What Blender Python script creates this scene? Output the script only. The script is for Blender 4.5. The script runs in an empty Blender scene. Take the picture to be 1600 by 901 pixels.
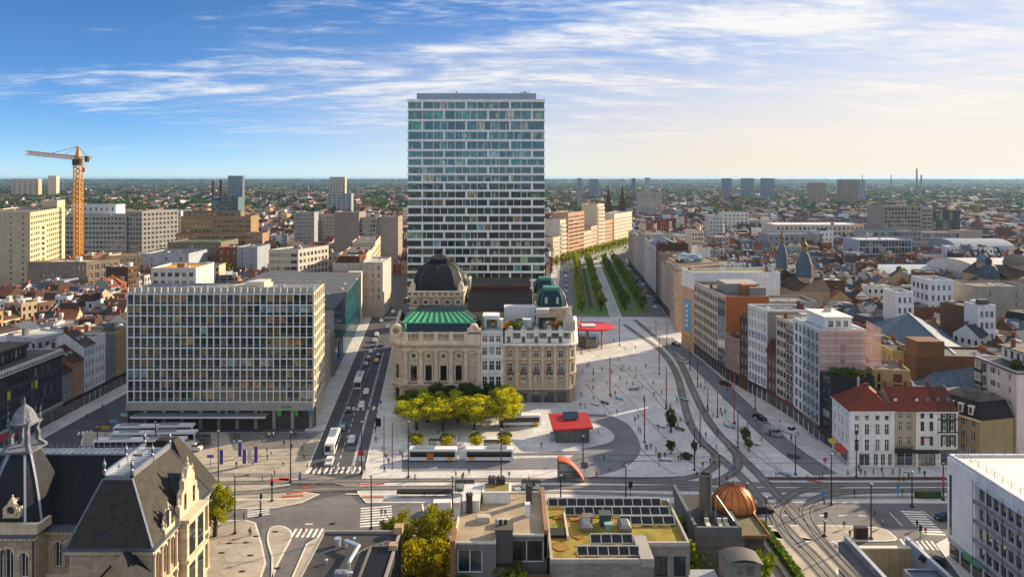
import bpy,bmesh,math,random
import numpy as np
from mathutils import Vector,Matrix
R=random.Random(7)
sc=bpy.context.scene
COL=sc.collection
PI=math.pi
H,F,HY=70.0,1150.0,279.0
cam=bpy.data.objects.new('camera',bpy.data.cameras.new('camera'));COL.objects.link(cam)
cam.location=(0,0,H);cam.rotation_euler=(math.radians(90),0,0)
cam.data.sensor_width=36;cam.data.lens=36*F/1600
cam.data.shift_y=-(450.5-HY)/1600
cam.data.clip_start=1;cam.data.clip_end=60000
sc.camera=cam
SUN_AZ,SUN_EL=math.radians(57),math.radians(21)
w=bpy.data.worlds.new('World');sc.world=w;w.use_nodes=True
nt=w.node_tree;nt.nodes.clear()
N=nt.nodes.new;L=nt.links.new
out=N('ShaderNodeOutputWorld');bg=N('ShaderNodeBackground');bg.inputs['Strength'].default_value=0.12
sky=N('ShaderNodeTexSky');sky.sky_type='NISHITA';sky.sun_disc=False
sky.sun_elevation=SUN_EL;sky.sun_rotation=SUN_AZ;sky.altitude=5000
sky.air_density=1.0;sky.dust_density=0.2;sky.ozone_density=4.0
hsv=N('ShaderNodeHueSaturation');hsv.inputs['Saturation'].default_value=1.12;hsv.inputs['Value'].default_value=0.57
L(sky.outputs[0],hsv.inputs['Color'])
tc=N('ShaderNodeTexCoord');sep=N('ShaderNodeSeparateXYZ');L(tc.outputs['Generated'],sep.inputs[0])
def mth(op,a,b=None,c=None):
 n=N('ShaderNodeMath');n.operation=op
 for i,v in enumerate((a,b,c)):
  if v is None:continue
  if isinstance(v,(int,float)):n.inputs[i].default_value=v
  else:L(v,n.inputs[i])
 return n.outputs[0]
def mrng(v,a,b,c=0.0,d=1.0,t='SMOOTHSTEP'):
 n=N('ShaderNodeMapRange');n.interpolation_type=t;L(v,n.inputs[0])
 for i,x in zip((1,2,3,4),(a,b,c,d)):n.inputs[i].default_value=x
 return n.outputs[0]
def mixc(f,a,b):
 n=N('ShaderNodeMix');n.data_type='RGBA'
 for i,v in((0,f),(6,a),(7,b)):
  if isinstance(v,(int,float,tuple)):n.inputs[i].default_value=v
  else:L(v,n.inputs[i])
 return n.outputs[2]
X_,Y_,Z_=sep.outputs
sunw=mth('ADD',mth('MULTIPLY',X_,math.sin(SUN_AZ)),mth('MULTIPLY',Y_,math.cos(SUN_AZ)))
haze=mth('MULTIPLY',mrng(sunw,0.05,0.85,0.0,0.9),mrng(Z_,0.01,0.25,1.0,0.0))
c1=mixc(haze,hsv.outputs[0],(3.5,2.85,2.05,1))
zc=mth('ADD',mth('MAXIMUM',Z_,0.0),0.11)
cmb=N('ShaderNodeCombineXYZ');L(mth('DIVIDE',X_,zc),cmb.inputs[0]);L(mth('DIVIDE',Y_,zc),cmb.inputs[1])
mp=N('ShaderNodeMapping');mp.inputs['Rotation'].default_value=(0,0,math.radians(-24));mp.inputs['Scale'].default_value=(0.62,1.5,1)
mp.inputs['Location'].default_value=(4.3,2.2,0)
L(cmb.outputs[0],mp.inputs[0])
def noise_(scale,det,rough,dist):
 n=N('ShaderNodeTexNoise');L(mp.outputs[0],n.inputs['Vector'])
 for k,v in(('Scale',scale),('Detail',det),('Roughness',rough),('Distortion',dist)):n.inputs[k].default_value=v
 return n.outputs['Fac']
big=noise_(0.55,3,0.5,0.3);mid=noise_(1.7,12,0.62,0.55);fine=noise_(6.5,10,0.7,0.3)
cl=mth('ADD',mth('MULTIPLY',big,0.55),mth('ADD',mth('MULTIPLY',mid,0.50),mth('MULTIPLY_ADD',fine,0.34,-0.17)))
cl=mth('ADD',cl,mth('MAXIMUM',mrng(sunw,-0.15,0.95,-0.07,0.095,'LINEAR'),mth('MAXIMUM',mrng(Y_,-0.45,0.15,0.16,-0.2),mrng(Z_,0.42,0.72,-0.2,0.16))))  # extra unseen cloud behind the camera and overhead, added to fill the shade
cf=mth('MULTIPLY',mrng(cl,0.475,0.735,0.0,0.92),mrng(Z_,0.0,0.12))
cw=mixc(mrng(mth('ADD',mid,mth('MULTIPLY_ADD',fine,0.5,-0.25)),0.40,0.66),(2.55,2.75,3.15,1),(3.75,3.72,3.72,1))
cw=mixc(mth('MULTIPLY',haze,0.75),cw,(3.7,3.2,2.5,1))
mx=mixc(cf,c1,cw)
glow=mth('MULTIPLY',mrng(sunw,0.62,1.0),mrng(Z_,0.75,0.0))
mx=mixc(mth('MULTIPLY',glow,0.55),mx,(3.85,3.6,3.2,1))
L(mx,bg.inputs['Color']);L(bg.outputs[0],out.inputs['Surface'])
sl=bpy.data.lights.new('sun','SUN');sl.energy=4.3;sl.angle=math.radians(0.6);sl.color=(1.0,0.79,0.53)
so=bpy.data.objects.new('sun',sl);COL.objects.link(so);so.location=(300,200,300)
sd=Vector((math.sin(SUN_AZ)*math.cos(SUN_EL),math.cos(SUN_AZ)*math.cos(SUN_EL),math.sin(SUN_EL)))
so.rotation_euler=sd.to_track_quat('Z','Y').to_euler()
sc.view_settings.view_transform='Standard';sc.view_settings.look='None';sc.view_settings.gamma=1
sc.view_settings.exposure=1.18;sc.view_settings.use_curve_mapping=False
sc.cycles.max_bounces=5;sc.cycles.diffuse_bounces=3;sc.cycles.glossy_bounces=3;sc.cycles.transmission_bounces=3
sc.cycles.transparent_max_bounces=6;sc.cycles.volume_bounces=0;sc.cycles.use_denoising=True
sc.cycles.sample_clamp_indirect=6
def G(x,y,z=0.0):
 s=(H-z)/(y-HY)
 return((x-800)*s,F*s)
def Zat(y,Y):return H-(y-HY)*Y/F
def Xat(x,Y):return(x-800)*Y/F
def hx(h):
 h=h.lstrip('#');c=[int(h[i:i+2],16)/255 for i in(0,2,4)]
 return tuple((v/12.92 if v<=.04045 else((v+.055)/1.055)**2.4)for v in c)+(1.0,)
def jit(c,a=0.06,r=R):
 k=1+r.uniform(-a,a);return tuple(min(1,max(0,v*k*(1+r.uniform(-a/3,a/3))))for v in c[:3])+(1.0,)
MAT={}
def mat(name,rough=.85,metal=0.0,var=.18,vscale=.35,bump=0.0,bscale=6.0,streak=0.0,attr=None,spec=.4,kind=None,fixed=None,gain=1.0):
 m=bpy.data.materials.new(name);m.use_nodes=True;t=m.node_tree;b=t.nodes['Principled BSDF']
 nn=t.nodes.new;ll=t.links.new
 if attr:src=nn('ShaderNodeAttribute');src.attribute_name=attr;col=src.outputs['Color']
 elif fixed:rgb=nn('ShaderNodeRGB');rgb.outputs[0].default_value=fixed;col=rgb.outputs[0]
 else:src=nn('ShaderNodeObjectInfo');col=src.outputs['Color']
 geo=nn('ShaderNodeNewGeometry')
 def noise(scale,detail=5,vec=None,rough_=.6):
  n=nn('ShaderNodeTexNoise');n.inputs['Scale'].default_value=scale;n.inputs['Detail'].default_value=detail;n.inputs['Roughness'].default_value=rough_
  ll(vec or geo.outputs['Position'],n.inputs['Vector']);return n.outputs['Fac']
 def mathn(op,a,b_):
  n=nn('ShaderNodeMath');n.operation=op
  for i,v in enumerate((a,b_)):
   if isinstance(v,(int,float)):n.inputs[i].default_value=v
   else:ll(v,n.inputs[i])
  return n.outputs[0]
 def mrange(v,a,b_,c,d):
  n=nn('ShaderNodeMapRange');ll(v,n.inputs['Value'])
  for i,x in zip((1,2,3,4),(a,b_,c,d)):n.inputs[i].default_value=x
  return n.outputs[0]
 f=mathn('MULTIPLY',mrange(noise(vscale),.25,.75,1-var,1+var),mrange(noise(vscale*9,4),.3,.7,1-var*.45,1+var*.45))
 if streak:
  mpn=nn('ShaderNodeMapping');mpn.inputs['Scale'].default_value=(1.3,1.3,.06);ll(geo.outputs['Position'],mpn.inputs[0])
  f=mathn('MULTIPLY',f,mrange(noise(1.2,5,mpn.outputs[0]),.42,.75,1.0,1-streak))
 mul=nn('ShaderNodeMix');mul.data_type='RGBA';mul.blend_type='MULTIPLY';mul.inputs[0].default_value=1
 ll(col,mul.inputs[6]);cmbn=nn('ShaderNodeCombineColor')
 for i in range(3):ll(f,cmbn.inputs[i])
 ll(cmbn.outputs[0],mul.inputs[7]);base=mul.outputs[2]
 height=None
 if kind=='brick' or kind=='slate' or kind=='tile' or kind=='ashlar':
  sp=nn('ShaderNodeSeparateXYZ');ll(geo.outputs['Position'],sp.inputs[0])
  cm=nn('ShaderNodeCombineXYZ');ll(mathn('ADD',sp.outputs['X'],sp.outputs['Y']),cm.inputs[0]);ll(sp.outputs['Z'],cm.inputs[1])
  br=nn('ShaderNodeTexBrick');ll(cm.outputs[0],br.inputs['Vector'])
  sz={'brick':(.5,.16),'slate':(.42,.26),'tile':(.34,.30),'ashlar':(1.3,.55)}[kind]
  br.inputs['Scale'].default_value=1;br.inputs['Brick Width'].default_value=sz[0];br.inputs['Row Height'].default_value=sz[1]
  br.inputs['Mortar Size'].default_value={'brick':.018,'slate':.012,'tile':.03,'ashlar':.02}[kind]
  br.inputs['Color1'].default_value=(.82,.82,.82,1);br.inputs['Color2'].default_value=(1.15,1.12,1.08,1)
  br.inputs['Mortar'].default_value={'brick':(1.1,1.1,1.1,1),'ashlar':(.72,.7,.68,1)}.get(kind,(.45,.45,.45,1))
  m2=nn('ShaderNodeMix');m2.data_type='RGBA';m2.blend_type='MULTIPLY';m2.inputs[0].default_value=1
  ll(base,m2.inputs[6]);ll(br.outputs['Color'],m2.inputs[7]);base=m2.outputs[2]
  height=br.outputs['Fac']
 if kind=='seam':
  wv=nn('ShaderNodeTexWave');wv.inputs['Scale'].default_value=.55;wv.bands_direction='X';ll(geo.outputs['Position'],wv.inputs['Vector'])
  base_f=mrange(wv.outputs['Fac'],.85,1.0,1.0,.62)
  m2=nn('ShaderNodeMix');m2.data_type='RGBA';m2.blend_type='MULTIPLY';m2.inputs[0].default_value=1
  c2=nn('ShaderNodeCombineColor')
  for i in range(3):ll(base_f,c2.inputs[i])
  ll(base,m2.inputs[6]);ll(c2.outputs[0],m2.inputs[7]);base=m2.outputs[2]
 if kind=='slab':
  vo=nn('ShaderNodeTexVoronoi');vo.feature='DISTANCE_TO_EDGE';vo.inputs['Scale'].default_value=.22;ll(geo.outputs['Position'],vo.inputs['Vector'])
  vc=nn('ShaderNodeTexVoronoi');vc.inputs['Scale'].default_value=.22;ll(geo.outputs['Position'],vc.inputs['Vector'])
  sp=nn('ShaderNodeSeparateColor');ll(vc.outputs['Color'],sp.inputs[0])
  brk=nn('ShaderNodeTexBrick');brk.inputs['Scale'].default_value=1;brk.inputs['Brick Width'].default_value=2.4;brk.inputs['Row Height'].default_value=1.5;brk.inputs['Mortar Size'].default_value=.03
  brk.inputs['Color1'].default_value=(.93,.93,.93,1);brk.inputs['Color2'].default_value=(1.05,1.04,1.03,1);brk.inputs['Mortar'].default_value=(.72,.71,.7,1)
  ll(geo.outputs['Position'],brk.inputs['Vector'])
  g1=mathn('MULTIPLY',mrange(vo.outputs['Distance'],0,.04,.80,1.0),mrange(sp.outputs[0],0,1,.93,1.06))
  stn=mathn('MULTIPLY',g1,mrange(noise(.12,8,None,.72),.35,.7,1.08,.78))
  c2=nn('ShaderNodeCombineColor')
  for i in range(3):ll(stn,c2.inputs[i])
  m2=nn('ShaderNodeMix');m2.data_type='RGBA';m2.blend_type='MULTIPLY';m2.inputs[0].default_value=1
  ll(base,m2.inputs[6]);ll(c2.outputs[0],m2.inputs[7])
  m3=nn('ShaderNodeMix');m3.data_type='RGBA';m3.blend_type='MULTIPLY';m3.inputs[0].default_value=1
  ll(m2.outputs[2],m3.inputs[6]);ll(brk.outputs['Color'],m3.inputs[7]);base=m3.outputs[2]
 if gain!=1:
  gm=nn('ShaderNodeMix');gm.data_type='RGBA';gm.blend_type='MULTIPLY';gm.clamp_result=True;gm.inputs[0].default_value=1;ll(base,gm.inputs[6]);gm.inputs[7].default_value=(gain,gain,gain,1);base=gm.outputs[2]
 ll(base,b.inputs['Base Color'])
 b.inputs['Roughness'].default_value=rough;b.inputs['Metallic'].default_value=metal
 b.inputs['Specular IOR Level'].default_value=spec
 if bump:
  bp=nn('ShaderNodeBump');bp.inputs['Strength'].default_value=bump;bp.inputs['Distance'].default_value=.08
  ll(height if height is not None else noise(bscale,5),bp.inputs['Height']);
  if height is not None:bp.invert=True
  ll(bp.outputs[0],b.inputs['Normal'])
 MAT[name]=m;return m
mat('stucco',.88,var=.13,streak=.24,gain=1.06)
mat('stone',.85,gain=1.3,var=.20,vscale=.5,streak=.25,bump=.35,bscale=2.5)
mat('ashlar',.85,gain=1.3,var=.16,vscale=.5,streak=.22,kind='ashlar')
mat('brick',.9,var=.18,kind='brick')
mat('slate',.7,var=.42,vscale=.8,kind='slate',bump=.8,spec=.22)
mat('tile',.8,var=.25,vscale=.6,kind='tile',bump=.7)
mat('flat_roof',.92,var=.34,vscale=.3)
mat('seam',.45,metal=.25,var=.2,kind='seam')
mat('paint',.5,var=.06)
mat('metal',.4,metal=.75,var=.12)
mat('asphalt',.9,var=.30,vscale=.11)
mat('concrete',.85,gain=1.15,var=.16,vscale=.3,streak=.1)
mat('paving',.85,gain=1.15,var=.10,vscale=.08,kind='slab')
mat('grass',.95,var=.4,vscale=.5,bump=.6,bscale=8)
mat('trunk',.9,var=.3,vscale=2)
mat('town',.85,gain=.98,var=.10,attr='col',streak=.1)
mat('cloth',.9,var=.05)
mat('skin',.7,var=.03,fixed=hx('#b98767'))
mat('dark_cloth',.9,var=.05,fixed=hx('#22242c'))
mat('hair',.8,var=.05,fixed=hx('#2a1d15'))
mat('frame_white',.5,var=.05,fixed=hx('#dfe0e0'))
mat('frame_dark',.5,var=.05,fixed=hx('#2b2d30'))
mat('frame_alu',.4,metal=.4,var=.05,fixed=hx('#9ba0a5'))
mat('rubber',.8,var=.05,fixed=hx('#15161a'))
mat('copper',.36,metal=.6,var=.3,vscale=.8)
def glass_mat(name,refl,attr=None,rough=.03,wav=.02):
 m=bpy.data.materials.new(name);m.use_nodes=True;t=m.node_tree;t.nodes.clear()
 nn=t.nodes.new;ll=t.links.new
 o=nn('ShaderNodeOutputMaterial');mixs=nn('ShaderNodeMixShader');d=nn('ShaderNodeBsdfDiffuse');g=nn('ShaderNodeBsdfGlossy')
 g.inputs['Roughness'].default_value=rough;g.inputs['Color'].default_value=(.86,.95,.95,1)
 if attr:src=nn('ShaderNodeAttribute');src.attribute_name=attr
 else:src=nn('ShaderNodeObjectInfo')
 geo=nn('ShaderNodeNewGeometry')
 mpn=nn('ShaderNodeMapping');mpn.inputs['Scale'].default_value=(1.1,1.1,.35);ll(geo.outputs['Position'],mpn.inputs[0])
 nz=nn('ShaderNodeTexNoise');nz.inputs['Scale'].default_value=1.1;nz.inputs['Detail'].default_value=4;nz.inputs['Roughness'].default_value=.7;ll(mpn.outputs[0],nz.inputs['Vector'])
 rp=nn('ShaderNodeMapRange');ll(nz.outputs['Fac'],rp.inputs['Value'])
 for i,x in zip((1,2,3,4),(.38,.66,.45,2.0)):rp.inputs[i].default_value=x
 ml=nn('ShaderNodeMix');ml.data_type='RGBA';ml.blend_type='MULTIPLY';ml.inputs[0].default_value=1
 c2=nn('ShaderNodeCombineColor')
 for i in range(3):ll(rp.outputs[0],c2.inputs[i])
 ll(src.outputs['Color'],ml.inputs[6]);ll(c2.outputs[0],ml.inputs[7]);ll(ml.outputs[2],d.inputs['Color'])
 fr=nn('ShaderNodeFresnel');fr.inputs['IOR'].default_value=1.5
 mm=nn('ShaderNodeMath');mm.operation='MULTIPLY_ADD';ll(fr.outputs[0],mm.inputs[0]);mm.inputs[1].default_value=(1-refl)*.5;mm.inputs[2].default_value=refl
 n3=nn('ShaderNodeTexNoise');n3.inputs['Scale'].default_value=.7;n3.inputs['Detail'].default_value=2;ll(geo.outputs['Position'],n3.inputs['Vector'])
 bp=nn('ShaderNodeBump');bp.inputs['Strength'].default_value=wav*10;bp.inputs['Distance'].default_value=.05;ll(n3.outputs['Fac'],bp.inputs['Height']);ll(bp.outputs[0],g.inputs['Normal'])
 ll(mm.outputs[0],mixs.inputs[0]);ll(d.outputs[0],mixs.inputs[1]);ll(g.outputs[0],mixs.inputs[2]);ll(mixs.outputs[0],o.inputs[0])
 MAT[name]=m
glass_mat('glass',.13)
glass_mat('glass_clear',.30)
glass_mat('tower_glass',.10,wav=.05)
glass_mat('far_glass',.12,attr='col')
glass_mat('dark_glazing',.03)
def leaf_mat(name,attr=None,trans=.5):
 m=bpy.data.materials.new(name);m.use_nodes=True;t=m.node_tree;t.nodes.clear()
 nn=t.nodes.new;ll=t.links.new
 o=nn('ShaderNodeOutputMaterial');mixs=nn('ShaderNodeMixShader');d=nn('ShaderNodeBsdfDiffuse');tr=nn('ShaderNodeBsdfTranslucent')
 src=nn('ShaderNodeObjectInfo');a=nn('ShaderNodeAttribute');a.attribute_name='col'
 ml=nn('ShaderNodeMix');ml.data_type='RGBA';ml.blend_type='MULTIPLY';ml.inputs[0].default_value=1
 if attr:ll(a.outputs['Color'],ml.inputs[6]);ml.inputs[7].default_value=(1,1,1,1)
 else:ll(src.outputs['Color'],ml.inputs[6]);ll(a.outputs['Color'],ml.inputs[7])
 ll(ml.outputs[2],d.inputs['Color'])
 m2=nn('ShaderNodeMix');m2.data_type='RGBA';m2.blend_type='MULTIPLY';m2.inputs[0].default_value=1
 ll(ml.outputs[2],m2.inputs[6]);m2.inputs[7].default_value=(1.5,1.35,.45,1);ll(m2.outputs[2],tr.inputs['Color'])
 mixs.inputs[0].default_value=trans;ll(d.outputs[0],mixs.inputs[1]);ll(tr.outputs[0],mixs.inputs[2]);ll(mixs.outputs[0],o.inputs[0])
 MAT[name]=m
leaf_mat('leaf');leaf_mat('far_leaf',attr=True,trans=.3)
class MB:
 def __init__(s):s.v=[];s.f=[];s.m=[];s.c=[];s.col=None
 def face(s,pts,m=0):
  n=len(s.v);s.v.extend([tuple(p)for p in pts]);s.f.append(tuple(range(n,n+len(pts))));s.m.append(m)
  if s.col is not None:s.c.append(s.col)
 def box(s,x0,x1,y0,y1,z0,z1,m=0,bottom=True):
  p=[(x0,y0),(x1,y0),(x1,y1),(x0,y1)];s.prism(p,z0,z1,m,m,bottom)
 def prism(s,poly,z0,z1,m=0,mtop=None,bottom=True):
  n=len(s.v);k=len(poly);mtop=m if mtop is None else mtop
  s.v.extend([(p[0],p[1],z0)for p in poly]+[(p[0],p[1],z1)for p in poly])
  for i in range(k):
   j=(i+1)%k;s.f.append((n+i,n+j,n+k+j,n+k+i));s.m.append(m)
  s.f.append(tuple(range(n+k,n+2*k)));s.m.append(mtop)
  if bottom:s.f.append(tuple(range(n+k-1,n-1,-1)));s.m.append(m)
  if s.col is not None:s.c.extend([s.col]*(k+1+(1 if bottom else 0)))
 def loft(s,polys,m=0,cap=True,capb=False):
  """polys: list of rings (same count) of 3-D points"""
  k=len(polys[0]);n=len(s.v)
  for r in polys:s.v.extend([tuple(p)for p in r])
  for a in range(len(polys)-1):
   for i in range(k):
    j=(i+1)%k;s.f.append((n+a*k+i,n+a*k+j,n+(a+1)*k+j,n+(a+1)*k+i));s.m.append(m)
    if s.col is not None:s.c.append(s.col)
  if cap:s.f.append(tuple(range(n+(len(polys)-1)*k,n+len(polys)*k)));s.m.append(m);(s.c.append(s.col)if s.col is not None else None)
  if capb:s.f.append(tuple(range(n+k-1,n-1,-1)));s.m.append(m);(s.c.append(s.col)if s.col is not None else None)
 def lathe(s,prof,n=16,cx=0,cy=0,m=0,a0=0,a1=2*PI,sx=1,sy=1):
  full=abs(a1-a0-2*PI)<1e-6
  rings=[]
  for r,z in prof:
   rings.append([(cx+sx*r*math.cos(a0+(a1-a0)*i/n),cy+sy*r*math.sin(a0+(a1-a0)*i/n),z)for i in range(n if full else n+1)])
  s.loft(rings,m,cap=prof[-1][0]>.001)
 def tube(s,p0,p1,r0,r1=None,n=6,m=0):
  r1=r0 if r1 is None else r1
  a=Vector(p0);b=Vector(p1);d=(b-a).normalized()
  u=d.orthogonal().normalized();v=d.cross(u)
  s.loft([[a+(u*math.cos(2*PI*i/n)+v*math.sin(2*PI*i/n))*r0 for i in range(n)],[b+(u*math.cos(2*PI*i/n)+v*math.sin(2*PI*i/n))*r1 for i in range(n)]],m,True,True)
 def bar(s,p0,p1,w,h,m=0):
  """box beam between two points; w across (horizontal), h up"""
  a=Vector(p0);b=Vector(p1);d=(b-a).normalized()
  u=d.cross(Vector((0,0,1)))
  u=Vector((1,0,0))if u.length<1e-4 else u.normalized()
  v=u.cross(d)
  q=[(-w/2,-h/2),(w/2,-h/2),(w/2,h/2),(-w/2,h/2)]
  s.loft([[a+u*x+v*y for x,y in q],[b+u*x+v*y for x,y in q]],m,True,True)
 def mesh(s,name,mats,off=(0,0,0)):
  me=bpy.data.meshes.new(name)
  if any(off):o=off;vv=[(x-o[0],y-o[1],z-o[2])for x,y,z in s.v]
  else:vv=s.v
  me.from_pydata(vv,[],s.f)
  for m in mats:me.materials.append(MAT[m])
  if len(mats)>1:me.polygons.foreach_set('material_index',s.m)
  if s.c:
   at=me.color_attributes.new('col','FLOAT_COLOR','CORNER')
   cnt=np.array([len(f)for f in s.f]);a=np.repeat(np.array(s.c,dtype=np.float32),cnt,axis=0)
   if a.shape[1]==3:a=np.hstack([a,np.ones((len(a),1),np.float32)])
   at.data.foreach_set('color',a.ravel())
  me.update();return me
def put(name,me,parent=None,loc=(0,0,0),rz=0,color=(1,1,1,1),scale=None):
 o=bpy.data.objects.new(name,me);COL.objects.link(o)
 o.location=loc
 if rz:o.rotation_euler=(0,0,rz)
 if scale:o.scale=scale
 o.color=color if len(color)==4 else tuple(color)+(1,)
 if parent is not None:o.parent=parent
 return o
def tag(o,label=None,cat=None,group=None,kind=None):
 if label:o['label']=label
 if cat:o['category']=cat
 if group:o['group']=group
 if kind:o['kind']=kind
 return o
def thing(name,label,cat,loc=(0,0,0),rz=0,group=None):
 return tag(put(name,None,None,loc,rz),label,cat,group)
def rel(b,p):return(p[0]-b.location.x,p[1]-b.location.y,(p[2]if len(p)>2 else 0)-b.location.z)
def bpart(b,name,mb,mats,color=(1,1,1,1),kind=None,label=None):
 """mesh given in world coordinates, made a part of thing (or part) b"""
 r=b if b.parent is None else b.parent
 off=tuple(r.location)if b.parent is None else tuple(r.location+b.location)
 if isinstance(mats,str):mats=[mats]
 o=put(name,mb.mesh(name,mats,off),b,color=color)
 if kind:o['kind']=kind
 if label:o['label']=label
 return o
def copy_tree(o,parent=None):
 c=o.copy();COL.objects.link(c);c.parent=parent
 for ch in o.children:copy_tree(ch,c)
 return c
def wallgeo(mb,p0,p1,z0,z1,rects=(),depth=.22,m=0):
 """a wall from p0 to p1 with real openings; rects are (u0, u1, z0, z1) with z absolute"""
 p0=Vector((p0[0],p0[1]));p1=Vector((p1[0],p1[1]));d=p1-p0;Ln=d.length;d=d/Ln
 inn=Vector((-d.y,d.x))*depth
 us=sorted({0.0,Ln}|{round(r[0],3)for r in rects}|{round(r[1],3)for r in rects})
 zs=sorted({z0,z1}|{round(r[2],3)for r in rects}|{round(r[3],3)for r in rects})
 ui={u:i for i,u in enumerate(us)};zi={z:i for i,z in enumerate(zs)}
 hole=np.zeros((len(us),len(zs)),bool)
 for r in rects:hole[ui[round(r[0],3)]:ui[round(r[1],3)],zi[round(r[2],3)]:zi[round(r[3],3)]]=True
 def P(u,z,i=0):q=p0+d*u+inn*i;return(q.x,q.y,z)
 for b in range(len(zs)-1):
  a=0
  while a<len(us)-1:
   if hole[a,b]:a+=1;continue
   e=a
   while e<len(us)-1 and not hole[e,b]:e+=1
   mb.face([P(us[a],zs[b]),P(us[e],zs[b]),P(us[e],zs[b+1]),P(us[a],zs[b+1])],m);a=e
 for(u0,u1,a,b)in[r[:4]for r in rects]:
  mb.face([P(u0,a),P(u1,a),P(u1,a,1),P(u0,a,1)],m);mb.face([P(u0,b,1),P(u1,b,1),P(u1,b),P(u0,b)],m)
  mb.face([P(u0,a),P(u0,a,1),P(u0,b,1),P(u0,b)],m);mb.face([P(u1,a,1),P(u1,a),P(u1,b),P(u1,b,1)],m)
WIN={}
def win_mesh(w_,h_,style,frame,gl='glass'):
 key=(round(w_,2),round(h_,2),style,frame,gl)
 if key in WIN:return WIN[key]
 mb=MB();t=min(.09,w_*.08);w2,h2=round(w_,2),round(h_,2)
 mb.face([(t,0,t),(w2-t,0,t),(w2-t,0,h2-t),(t,0,h2-t)],1)
 for a,b,c,d in((0,w2,0,t),(0,w2,h2-t,h2),(0,t,t,h2-t),(w2-t,w2,t,h2-t)):
  mb.box(a,b,-.05,.0,c,d,0,False)
 nv,nh={'plain':(0,0),'double':(1,0),'sash':(0,1),'cross':(1,1),'triple':(2,0),'quad':(3,0),'grid':(2,2)}[style]
 for i in range(nv):
  u=w2*(i+1)/(nv+1);mb.box(u-t/2,u+t/2,-.04,0,t,h2-t,0,False)
 for i in range(nh):
  z=h2*(.64 if nh==1 else(i+1)/(nh+1));mb.box(t,w2-t,-.035,0,z-t/2,z+t/2,0,False)
 WIN[key]=mb.mesh('window',[frame,gl]);return WIN[key]
GLASS=[hx(c)for c in('#10161c','#0d1418','#16211f','#1a1c1e','#122026','#20242a','#241f1a','#2c2a26')]
CURT=[hx(c)for c in('#6a6458','#7c7a72','#4c4a44','#59636a')]
def gcol(p=.16,r=R):return jit(r.choice(CURT),.2,r)if r.random()<p else jit(r.choice(GLASS),.25,r)
def windows(b,p0,p1,rects,style='double',frame='frame_white',depth=.2,name='window',p=.16,gl='glass',cols=None):
 p0=Vector((p0[0],p0[1]));p1=Vector((p1[0],p1[1]));d=(p1-p0).normalized();inn=Vector((-d.y,d.x))*(depth-.02)
 rz=math.atan2(d.y,d.x)
 for r in rects:
  st=r[4]if len(r)>4 else style
  q=p0+d*r[0]+inn
  put(name,win_mesh(r[1]-r[0],r[3]-r[2],st,frame,gl),b,rel(b,(q.x,q.y,r[2])),rz,(R.choice(cols)if cols else gcol(p)))
def pane_sheet(mb,p0,p1,rects,depth=.2):
 p0=Vector((p0[0],p0[1]));p1=Vector((p1[0],p1[1]));d=(p1-p0).normalized();inn=Vector((-d.y,d.x))*(depth-.02)
 for r in rects:
  a=p0+d*r[0]+inn;c=p0+d*r[1]+inn
  mb.col=gcol();mb.face([(a.x,a.y,r[2]),(c.x,c.y,r[2]),(c.x,c.y,r[3]),(a.x,a.y,r[3])])
def grid(Ln,z0,fh,nf,nc,ww,wh,sill=.9,mar=.6,skip=()):
 """rects of nf floors by nc columns"""
 out_=[];pitch=(Ln-2*mar)/nc
 for f in range(nf):
  for c in range(nc):
   if(f,c)in skip:continue
   u=mar+pitch*(c+.5)-ww/2;z=z0+f*fh+sill
   out_.append((round(u,3),round(u+ww,3),round(z,3),round(z+wh,3)))
 return out_
def plen(p0,p1):return math.hypot(p1[0]-p0[0],p1[1]-p0[1])
def inset(poly,k):
 n=len(poly);o=[]
 for i in range(n):
  p,q,r=Vector(poly[i-1]),Vector(poly[i]),Vector(poly[(i+1)%n])
  a=(q-p).normalized();b=(r-q).normalized()
  na,nb=Vector((-a.y,a.x)),Vector((-b.y,b.x));bis=na+nb
  bis=bis/max(.2,bis.dot(na));o.append((q.x+bis.x*k,q.y+bis.y*k))
 return o
def flat_roof(b,poly,z,color,par=.6,parcol=None,pm='stucco',t=.3,rm='flat_roof'):
 """parapet ring round a sunken roof deck"""
 ip=inset(poly,t);mb=MB();n=len(poly)
 for i in range(n):
  j=(i+1)%n
  A,B_,C,D=poly[i],poly[j],ip[j],ip[i]
  mb.face([(*A,z+par),(*B_,z+par),(*C,z+par),(*D,z+par)])
  mb.face([(*D,z+par),(*C,z+par),(*C,z),(*D,z)])
  mb.face([(*A,z-.02),(*B_,z-.02),(*B_,z+par),(*A,z+par)])
 bpart(b,'parapet',mb,pm,parcol or color)
 mb=MB();mb.face([(*p,z+.01)for p in ip]);return bpart(b,'roof',mb,rm,color)
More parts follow.
